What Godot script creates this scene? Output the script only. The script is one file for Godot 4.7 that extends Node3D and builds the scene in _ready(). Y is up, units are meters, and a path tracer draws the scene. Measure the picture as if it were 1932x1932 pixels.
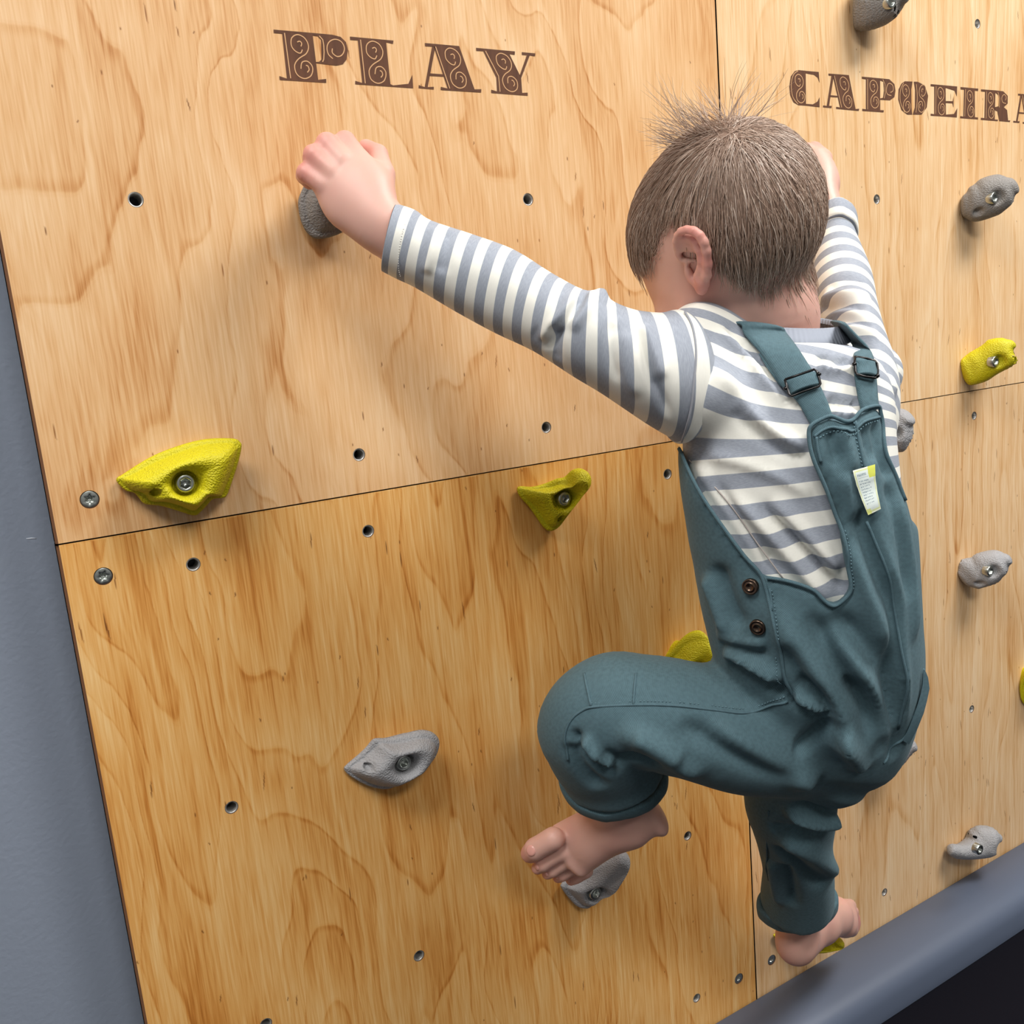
extends Node3D
# A toddler on an indoor plywood climbing wall. Metres, y up: the plywood faces lie in the plane z = 0, the room is on the +z side.

var used := {}
var noise_a := FastNoiseLite.new()

func numbered(called: String) -> String:
	if not used.has(called):
		used[called] = 0
		return called
	used[called] += 1
	return "%s_%03d" % [called, used[called]]

func tag(o: Node, label: String, category: String, group := "") -> void:
	o.set_meta("label", label)
	o.set_meta("category", category)
	if group:
		o.set_meta("group", group)

func thing(called: String, label: String, category: String, at := Vector3.ZERO, group := "") -> Node3D:
	var o := Node3D.new()
	o.name = numbered(called)
	add_child(o)
	o.position = at
	tag(o, label, category, group)
	return o

func put(called: String, m: Mesh, material: Material, parent: Node) -> MeshInstance3D:
	var o := MeshInstance3D.new()
	o.name = numbered(called) if parent == self else called
	o.mesh = m
	if material:
		o.material_override = material
	parent.add_child(o, true)
	return o

func v3(a: Array) -> PackedVector3Array:
	var r := PackedVector3Array()
	for i in range(0, a.size(), 3):
		r.append(Vector3(a[i], a[i + 1], a[i + 2]))
	return r

func mat(c: Color, rough := 0.6, metal := 0.0) -> StandardMaterial3D:
	var m := StandardMaterial3D.new()
	m.albedo_color = c
	m.roughness = rough
	m.metallic = metal
	return m

func build(verts: PackedVector3Array, idx: PackedInt32Array, uvs := PackedVector2Array(), smooth := true, cols := PackedColorArray()) -> ArrayMesh:
	var st := SurfaceTool.new()
	st.begin(Mesh.PRIMITIVE_TRIANGLES)
	st.set_smooth_group(0 if smooth else -1)
	if smooth:
		for i in verts.size():
			if uvs.size():
				st.set_uv(uvs[i])
			if cols.size():
				st.set_color(cols[i])
			st.add_vertex(verts[i])
		for i in idx:
			st.add_index(i)
	else:
		for i in idx:
			if uvs.size():
				st.set_uv(uvs[i])
			st.add_vertex(verts[i])
	st.generate_normals()
	return st.commit()

# rows x columns of points -> triangles; closed_u joins the last column to the first
func grid(rows: Array, closed_u := true, uv_rows := [], flip := false) -> ArrayMesh:
	var verts := PackedVector3Array()
	var uvs := PackedVector2Array()
	var idx := PackedInt32Array()
	var n: int = rows[0].size()
	for r in rows.size():
		verts.append_array(rows[r])
		if uv_rows.size():
			uvs.append_array(uv_rows[r])
	for r in rows.size() - 1:
		for c in (n if closed_u else n - 1):
			var a := r * n + c
			var b := r * n + (c + 1) % n
			if flip:
				idx.append_array([a, b, a + n, b, b + n, a + n])
			else:
				idx.append_array([a, a + n, b, b, a + n, b + n])
	return build(verts, idx, uvs)

func smooth_loop(p: PackedVector3Array, per: int) -> PackedVector3Array:
	var r := PackedVector3Array()
	var n := p.size()
	for i in n:
		for k in per:
			r.append(p[i].cubic_interpolate(p[(i + 1) % n], p[(i - 1 + n) % n], p[(i + 2) % n], float(k) / per))
	return r

func smooth_line(p: PackedVector3Array, per: int) -> PackedVector3Array:
	var r := PackedVector3Array()
	var n := p.size()
	for i in n - 1:
		for k in per:
			r.append(p[i].cubic_interpolate(p[i + 1], p[maxi(i - 1, 0)], p[mini(i + 2, n - 1)], float(k) / per))
	r.append(p[n - 1])
	return r

# a tube along a line; radii one number per point, or one for all
func tube(line: PackedVector3Array, radii: Array, sides := 8) -> ArrayMesh:
	var rows := []
	var up := Vector3(0.31, 0.87, 0.38)
	for i in line.size():
		var t := (line[mini(i + 1, line.size() - 1)] - line[maxi(i - 1, 0)]).normalized()
		var a := t.cross(up).normalized()
		var b := t.cross(a)
		up = -b if i else up
		var rad: float = radii[mini(i, radii.size() - 1)]
		var row := PackedVector3Array()
		for k in sides:
			var w := TAU * k / sides
			row.append(line[i] + (a * cos(w) + b * sin(w)) * rad)
		rows.append(row)
	var first := PackedVector3Array()
	var last := PackedVector3Array()
	for k in sides:
		first.append(line[0])
		last.append(line[line.size() - 1])
	rows.push_front(first)
	rows.append(last)
	return grid(rows, true)

# profile of (radius, height) pairs turned about the z axis
func lathe(profile: Array, sides := 24) -> ArrayMesh:
	var rows := []
	for q in profile:
		var row := PackedVector3Array()
		for k in sides:
			var w := TAU * k / sides
			row.append(Vector3(cos(w) * q[0], sin(w) * q[0], q[1]))
		rows.append(row)
	return grid(rows, true)

# ---------------------------------------------------------------- textures
func noise_tex(size: int, freq: float, from: Color, to: Color, seed_: int, octaves := 4, stretch := Vector2.ONE) -> ImageTexture:
	var n := FastNoiseLite.new()
	n.seed = seed_
	n.frequency = freq
	n.fractal_octaves = octaves
	n.noise_type = FastNoiseLite.TYPE_SIMPLEX_SMOOTH
	var im := n.get_seamless_image(int(size / stretch.x), int(size / stretch.y))
	im.resize(size, size, Image.INTERPOLATE_CUBIC)
	var d := im.get_data()
	var o := PackedByteArray()
	o.resize(d.size() * 3)
	var r := PackedByteArray()
	var g := PackedByteArray()
	var b := PackedByteArray()
	for i in 256:
		var c := from.lerp(to, i / 255.0)
		r.append(int(c.r * 255))
		g.append(int(c.g * 255))
		b.append(int(c.b * 255))
	for i in d.size():
		var v := d[i]
		o[i * 3] = r[v]
		o[i * 3 + 1] = g[v]
		o[i * 3 + 2] = b[v]
	return ImageTexture.create_from_image(Image.create_from_data(size, size, false, Image.FORMAT_RGB8, o))

# rotary-cut birch: the growth rings show as contour lines of a smooth field stretched along the grain
func wood_tex(w: int, h: int, wide: float, high: float, seed_: int, swirl: float, bands: float, tones: Array, ink: float, streak: float) -> ImageTexture:
	var n1 := FastNoiseLite.new()
	n1.seed = seed_
	n1.frequency = 1.0
	n1.fractal_octaves = 2
	n1.fractal_gain = 0.35
	var n2 := FastNoiseLite.new()
	n2.seed = seed_ + 7
	n2.frequency = 1.0
	n2.fractal_octaves = 3
	var lw := w / 2
	var lh := h / 5
	var field := PackedFloat32Array()
	field.resize(lw * lh)
	var blotch := PackedFloat32Array()
	blotch.resize(lw * lh)
	for j in lh:
		var y := high * j / lh
		for i in lw:
			var x := wide * i / lw
			var wx := n2.get_noise_2d(x * 5.0 + 40.0, y * 2.4) * 0.055 * swirl + n2.get_noise_2d(x * 30.0, y * 16.0 + 9.0) * 0.003 * swirl
			var xs := x + wx * 0.45
			field[j * lw + i] = (n1.get_noise_2d((x + wx) * 3.4 / (0.6 + 0.4 * swirl), y * 0.95 * swirl) + 0.1 * n2.get_noise_2d((x + wx) * 9.0, y * 0.8)) * bands + (x + wx) * bands * 0.9 + 30.0
			blotch[j * lw + i] = n2.get_noise_2d(x * 9.0, y * 4.0 + 70.0) * 0.55 + n2.get_noise_2d(xs * 55.0 + 5.0, y * 1.3) * 0.50 * streak + n2.get_noise_2d(xs * 150.0 + 55.0, y * 3.2) * 0.30 * streak
	var fi := Image.create_from_data(lw, lh, false, Image.FORMAT_RF, field.to_byte_array())
	fi.resize(w, h, Image.INTERPOLATE_CUBIC)
	field = fi.get_data().to_float32_array()
	var bi := Image.create_from_data(lw, lh, false, Image.FORMAT_RF, blotch.to_byte_array())
	bi.resize(w, h, Image.INTERPOLATE_CUBIC)
	blotch = bi.get_data().to_float32_array()
	var fn := FastNoiseLite.new()
	fn.seed = seed_ + 3
	fn.frequency = 0.42
	fn.fractal_octaves = 2
	var fine := fn.get_image(w, h / 24)
	fine.resize(w, h, Image.INTERPOLATE_CUBIC)
	var fb := fine.get_data()
	fn.frequency = 0.16
	fn.seed = seed_ + 4
	var fine2 := fn.get_image(w, h / 48)
	fine2.resize(w, h, Image.INTERPOLATE_CUBIC)
	var fb2 := fine2.get_data()
	var ring := PackedFloat32Array()
	for i in 256:
		var f := i / 255.0
		ring.append(0.13 * smoothstep(0.1, 0.8, f) * (1.0 - smoothstep(0.94, 1.0, f)) + 0.27 * smoothstep(0.86, 0.955, f) * (1.0 - smoothstep(0.962, 0.99, f)) - 0.10 * (smoothstep(0.0, 0.02, f) - smoothstep(0.02, 0.4, f)))
	var pr := PackedByteArray()
	var pg := PackedByteArray()
	var pb := PackedByteArray()
	for i in 256:
		var t := i / 255.0 * (tones.size() - 1)
		var k := mini(int(t), tones.size() - 2)
		var c: Color = tones[k].lerp(tones[k + 1], t - k)
		pr.append(int(c.r * 255))
		pg.append(int(c.g * 255))
		pb.append(int(c.b * 255))
	var o := PackedByteArray()
	o.resize(w * h * 3)
	var at := 0
	for i in w * h:
		var f := field[i]
		var bl := blotch[i]
		var amp := 0.8 + bl * 0.5
		var v := ring[int((f - floorf(f)) * 255.0)] * amp * ink + bl * 0.30 + 0.31 + (fb[i] - 128) * 0.0012 + (fb2[i] - 128) * 0.0010
		var t := clampi(int(v * 255.0), 0, 255)
		o[at] = pr[t]
		o[at + 1] = pg[t]
		o[at + 2] = pb[t]
		at += 3
	var im := Image.create_from_data(w, h, false, Image.FORMAT_RGB8, o)
	# mineral streaks and pin knots along the grain
	var rng := RandomNumberGenerator.new()
	rng.seed = seed_
	for k in 150:
		var x := rng.randf() * w
		var y := rng.randf() * h
		var length := int(rng.randf_range(4.0, 9.0) if rng.randf() < 0.6 else rng.randf_range(10.0, 34.0))
		var lean := rng.randf_range(-0.35, 0.35)
		var dark := Color(0.45, 0.25, 0.1).lerp(Color(0.3, 0.15, 0.06), rng.randf())
		for s in length:
			x += lean * 0.6
			var px := clampi(int(x), 0, w - 2)
			var py := clampi(int(y) + s, 0, h - 1)
			var a := 0.75 * sin(PI * (s + 0.5) / length)
			im.set_pixel(px, py, im.get_pixel(px, py).lerp(dark, a))
			im.set_pixel(px + 1, py, im.get_pixel(px + 1, py).lerp(dark, a * 0.45))
	return ImageTexture.create_from_image(im)

const PLAY_LETTERS := [
		[[[0.2377, 0.412, 0.2727, 0.4122, 0.2724, 0.4101, 0.2726, 0.3735, 0.2802, 0.3747, 0.2798, 0.3715, 0.2375, 0.3714, 0.2377, 0.3745, 0.2442, 0.3728, 0.245, 0.4094, 0.2376, 0.4093], [0.2727, 0.4122, 0.2908, 0.4122, 0.2985, 0.411, 0.3029, 0.4071, 0.3037, 0.3999, 0.3016, 0.3924, 0.2976, 0.3882, 0.2912, 0.3866, 0.2724, 0.3874, 0.2721, 0.3882, 0.2755, 0.3887, 0.278, 0.3908, 0.2797, 0.4071, 0.277, 0.4099, 0.2724, 0.4101]],
		[[0.247, 0.41, 0.2475, 0.3732], [0.2784, 0.4102, 0.2812, 0.4072, 0.2815, 0.4031, 0.2811, 0.397, 0.2799, 0.3909, 0.2786, 0.3887], [0.2886, 0.3921, 0.2878, 0.3927, 0.2868, 0.3935, 0.2857, 0.3944, 0.2849, 0.3955, 0.2845, 0.3967, 0.2842, 0.3981, 0.2841, 0.3995, 0.2843, 0.4009, 0.2846, 0.4022, 0.2852, 0.4036, 0.286, 0.4048, 0.287, 0.4059, 0.2882, 0.4068, 0.2896, 0.4076, 0.2912, 0.4082, 0.2927, 0.4085, 0.2943, 0.4085, 0.2959, 0.4082, 0.2974, 0.4076, 0.2986, 0.4068, 0.2995, 0.4057, 0.3002, 0.4044, 0.3006, 0.4029, 0.3007, 0.4015, 0.3004, 0.4001, 0.2998, 0.3986, 0.2989, 0.3972, 0.2979, 0.3961, 0.2968, 0.3952, 0.2955, 0.3946, 0.2942, 0.3943, 0.2929, 0.3942, 0.2917, 0.3946, 0.2905, 0.3953, 0.2895, 0.3961, 0.2888, 0.397, 0.2886, 0.3979, 0.2888, 0.399, 0.2891, 0.4, 0.2893, 0.4006], [0.2613, 0.3976, 0.261, 0.397, 0.2605, 0.396, 0.2599, 0.3951, 0.2591, 0.3946, 0.2582, 0.3945, 0.2572, 0.3947, 0.2561, 0.3952, 0.2551, 0.3957, 0.2541, 0.3965, 0.2532, 0.3974, 0.2524, 0.3985, 0.2519, 0.3998, 0.2517, 0.4013, 0.2518, 0.4031, 0.2522, 0.4048, 0.2528, 0.4063, 0.2539, 0.4074, 0.2553, 0.4085, 0.2568, 0.4092, 0.2584, 0.4096, 0.26, 0.4095, 0.2617, 0.409, 0.2634, 0.4082, 0.2647, 0.4072, 0.2657, 0.4059, 0.2666, 0.4043, 0.2671, 0.4026, 0.2673, 0.401, 0.2671, 0.3993, 0.2665, 0.3977, 0.2656, 0.3961, 0.2644, 0.3946, 0.2628, 0.3933, 0.2607, 0.3922, 0.2587, 0.391, 0.2569, 0.3898, 0.2554, 0.3884, 0.2542, 0.3871, 0.2532, 0.3856, 0.2525, 0.3841, 0.2523, 0.3823, 0.2524, 0.3804, 0.2528, 0.3785, 0.2536, 0.377, 0.2548, 0.3757, 0.2564, 0.3747, 0.2581, 0.374, 0.2599, 0.3737, 0.2616, 0.3739, 0.2634, 0.3746, 0.2652, 0.3755, 0.2665, 0.3767, 0.2675, 0.3782, 0.2683, 0.3801, 0.2687, 0.382, 0.2687, 0.3837, 0.2682, 0.3851, 0.2672, 0.3865, 0.266, 0.3875, 0.2649, 0.3882, 0.2636, 0.3884, 0.2621, 0.3882, 0.2607, 0.3878, 0.2597, 0.3871, 0.2589, 0.3859, 0.2584, 0.3843, 0.2581, 0.3827, 0.2579, 0.3816], [0.2575, 0.4034, 0.2581, 0.4038, 0.259, 0.4042, 0.2599, 0.4043, 0.2605, 0.404, 0.2611, 0.4034, 0.2614, 0.4027, 0.2612, 0.4018, 0.2607, 0.4008, 0.2604, 0.4001], [0.2633, 0.379, 0.2639, 0.3796, 0.2647, 0.3804, 0.2653, 0.3813, 0.2653, 0.3823, 0.265, 0.3834, 0.2647, 0.3842, 0.2641, 0.3846, 0.2634, 0.3847, 0.2628, 0.3848]]],
		[[[0.3073, 0.412, 0.3497, 0.412, 0.349, 0.4092, 0.3422, 0.41, 0.3421, 0.3739, 0.3447, 0.373, 0.3604, 0.3752, 0.3654, 0.3835, 0.3649, 0.3717, 0.3073, 0.3719, 0.3077, 0.3748, 0.3143, 0.3733, 0.3146, 0.4095, 0.3072, 0.4093]],
		[[0.3171, 0.4101, 0.3171, 0.3731], [0.3315, 0.3978, 0.3311, 0.3971, 0.3306, 0.3962, 0.33, 0.3953, 0.3292, 0.3947, 0.3282, 0.3947, 0.3271, 0.3949, 0.326, 0.3953, 0.325, 0.3959, 0.324, 0.3966, 0.323, 0.3976, 0.3222, 0.3987, 0.3217, 0.3999, 0.3216, 0.4015, 0.3217, 0.4032, 0.3221, 0.405, 0.3228, 0.4064, 0.3239, 0.4076, 0.3254, 0.4087, 0.327, 0.4094, 0.3286, 0.4098, 0.3303, 0.4097, 0.3322, 0.4092, 0.3339, 0.4084, 0.3353, 0.4074, 0.3363, 0.4061, 0.3371, 0.4045, 0.3377, 0.4028, 0.3378, 0.4011, 0.3375, 0.3995, 0.3369, 0.3978, 0.3359, 0.3962, 0.3347, 0.3948, 0.3329, 0.3935, 0.3308, 0.3923, 0.3286, 0.3911, 0.3268, 0.3899, 0.3253, 0.3886, 0.3239, 0.3872, 0.3229, 0.3857, 0.3222, 0.3842, 0.322, 0.3824, 0.322, 0.3805, 0.3225, 0.3786, 0.3232, 0.377, 0.3244, 0.3758, 0.326, 0.3748, 0.3277, 0.3741, 0.3295, 0.3738, 0.3312, 0.374, 0.3331, 0.3746, 0.3349, 0.3756, 0.3363, 0.3767, 0.3373, 0.3783, 0.3382, 0.3802, 0.3386, 0.3821, 0.3387, 0.3838, 0.3382, 0.3852, 0.3373, 0.3865, 0.3361, 0.3876, 0.3349, 0.3883, 0.3336, 0.3885, 0.3321, 0.3884, 0.3307, 0.3879, 0.3296, 0.3872, 0.3288, 0.386, 0.3283, 0.3844, 0.3279, 0.3828, 0.3276, 0.3816], [0.3276, 0.4036, 0.3283, 0.4039, 0.3293, 0.4044, 0.3301, 0.4045, 0.3308, 0.4042, 0.3314, 0.4036, 0.3317, 0.4028, 0.3315, 0.4019, 0.3309, 0.4009, 0.3305, 0.4002], [0.3331, 0.3791, 0.3337, 0.3797, 0.3346, 0.3805, 0.3351, 0.3814, 0.3352, 0.3824, 0.335, 0.3835, 0.3346, 0.3843, 0.334, 0.3847, 0.3333, 0.3848, 0.3328, 0.3849]]],
		[[[0.3817, 0.4124, 0.4181, 0.4125, 0.4307, 0.3743, 0.4383, 0.3748, 0.4377, 0.3718, 0.3938, 0.3717, 0.3941, 0.3745, 0.4013, 0.3734, 0.3908, 0.4099, 0.3817, 0.4097], [0.3893, 0.4107, 0.3923, 0.4096, 0.3802, 0.3735, 0.3867, 0.3741, 0.3864, 0.3718, 0.3706, 0.3721, 0.371, 0.3748, 0.3771, 0.3733], [0.3835, 0.3859, 0.398, 0.3859, 0.3986, 0.3839, 0.3829, 0.3837]],
		[[0.3926, 0.41, 0.4036, 0.3735], [0.4125, 0.3981, 0.4122, 0.3974, 0.4119, 0.3965, 0.4114, 0.3956, 0.4107, 0.3951, 0.4097, 0.395, 0.4086, 0.3952, 0.4074, 0.3956, 0.4063, 0.3962, 0.4052, 0.397, 0.4041, 0.3979, 0.4031, 0.399, 0.4024, 0.4002, 0.402, 0.4018, 0.4019, 0.4035, 0.402, 0.4052, 0.4025, 0.4067, 0.4034, 0.4078, 0.4047, 0.4088, 0.4062, 0.4096, 0.4077, 0.4099, 0.4094, 0.4098, 0.4113, 0.4093, 0.4131, 0.4085, 0.4146, 0.4076, 0.4159, 0.4063, 0.417, 0.4047, 0.4178, 0.403, 0.4182, 0.4013, 0.4182, 0.3998, 0.4178, 0.3981, 0.4171, 0.3966, 0.4161, 0.3951, 0.4146, 0.3938, 0.4127, 0.3927, 0.4107, 0.3915, 0.409, 0.3903, 0.4077, 0.389, 0.4066, 0.3876, 0.4058, 0.3862, 0.4054, 0.3847, 0.4054, 0.3829, 0.4057, 0.381, 0.4065, 0.3791, 0.4075, 0.3776, 0.4089, 0.3764, 0.4107, 0.3754, 0.4126, 0.3746, 0.4144, 0.3744, 0.4162, 0.3746, 0.418, 0.3752, 0.4196, 0.3761, 0.4209, 0.3773, 0.4217, 0.3788, 0.4222, 0.3807, 0.4223, 0.3826, 0.4221, 0.3843, 0.4214, 0.3857, 0.4202, 0.387, 0.4188, 0.388, 0.4175, 0.3887, 0.4161, 0.3889, 0.4147, 0.3888, 0.4133, 0.3883, 0.4123, 0.3876, 0.4117, 0.3864, 0.4114, 0.3848, 0.4113, 0.3832, 0.4112, 0.3821], [0.4077, 0.4038, 0.4083, 0.4042, 0.4092, 0.4046, 0.41, 0.4047, 0.4108, 0.4044, 0.4114, 0.4038, 0.4118, 0.4031, 0.4118, 0.4022, 0.4114, 0.4012, 0.4111, 0.4005], [0.4172, 0.3796, 0.4177, 0.3802, 0.4185, 0.381, 0.4189, 0.3819, 0.4188, 0.3829, 0.4184, 0.3839, 0.4179, 0.3847, 0.4172, 0.3851, 0.4164, 0.3852, 0.4159, 0.3853]]],
		[[[0.4364, 0.4123, 0.4804, 0.4123, 0.4797, 0.4091, 0.4737, 0.4095, 0.4851, 0.3882, 0.485, 0.3739, 0.4914, 0.3745, 0.4913, 0.3716, 0.4491, 0.372, 0.4494, 0.375, 0.4559, 0.3737, 0.4564, 0.3865, 0.4442, 0.4099, 0.4364, 0.4097], [0.4883, 0.4122, 0.5042, 0.4122, 0.5036, 0.4095, 0.4974, 0.4099, 0.485, 0.3876, 0.4836, 0.3902, 0.494, 0.4099, 0.4882, 0.4097]],
		[[0.4466, 0.4102, 0.459, 0.388, 0.4592, 0.3736], [0.4693, 0.3977, 0.4691, 0.3971, 0.4688, 0.3961, 0.4683, 0.3953, 0.4677, 0.3947, 0.4667, 0.3947, 0.4655, 0.3949, 0.4643, 0.3953, 0.4631, 0.3959, 0.4619, 0.3966, 0.4607, 0.3975, 0.4596, 0.3986, 0.4588, 0.3998, 0.4583, 0.4013, 0.458, 0.403, 0.458, 0.4047, 0.4583, 0.4061, 0.4592, 0.4073, 0.4605, 0.4082, 0.462, 0.409, 0.4636, 0.4093, 0.4653, 0.4092, 0.4673, 0.4087, 0.4692, 0.408, 0.4709, 0.407, 0.4723, 0.4057, 0.4735, 0.4042, 0.4744, 0.4025, 0.4749, 0.4009, 0.475, 0.3993, 0.4748, 0.3977, 0.4741, 0.3962, 0.4732, 0.3947, 0.4718, 0.3935, 0.4699, 0.3923, 0.4679, 0.3912, 0.4663, 0.39, 0.4651, 0.3887, 0.4641, 0.3874, 0.4634, 0.386, 0.463, 0.3845, 0.4632, 0.3828, 0.4637, 0.3809, 0.4646, 0.379, 0.4657, 0.3775, 0.4672, 0.3763, 0.4691, 0.3753, 0.471, 0.3746, 0.4728, 0.3743, 0.4746, 0.3745, 0.4763, 0.3751, 0.4779, 0.3761, 0.4791, 0.3772, 0.4798, 0.3787, 0.4802, 0.3805, 0.4802, 0.3824, 0.4799, 0.3841, 0.4791, 0.3855, 0.4778, 0.3867, 0.4764, 0.3878, 0.475, 0.3884, 0.4736, 0.3887, 0.4721, 0.3885, 0.4708, 0.3881, 0.4698, 0.3874, 0.4693, 0.3862, 0.4691, 0.3846, 0.4691, 0.3831, 0.4691, 0.382], [0.464, 0.4033, 0.4646, 0.4037, 0.4655, 0.4041, 0.4663, 0.4042, 0.4671, 0.4039, 0.4678, 0.4033, 0.4683, 0.4026, 0.4683, 0.4017, 0.468, 0.4007, 0.4677, 0.4001], [0.4753, 0.3795, 0.4758, 0.3801, 0.4764, 0.3809, 0.4768, 0.3817, 0.4766, 0.3827, 0.4762, 0.3837, 0.4756, 0.3845, 0.4749, 0.3849, 0.4741, 0.3851, 0.4736, 0.3851]]]]
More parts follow.
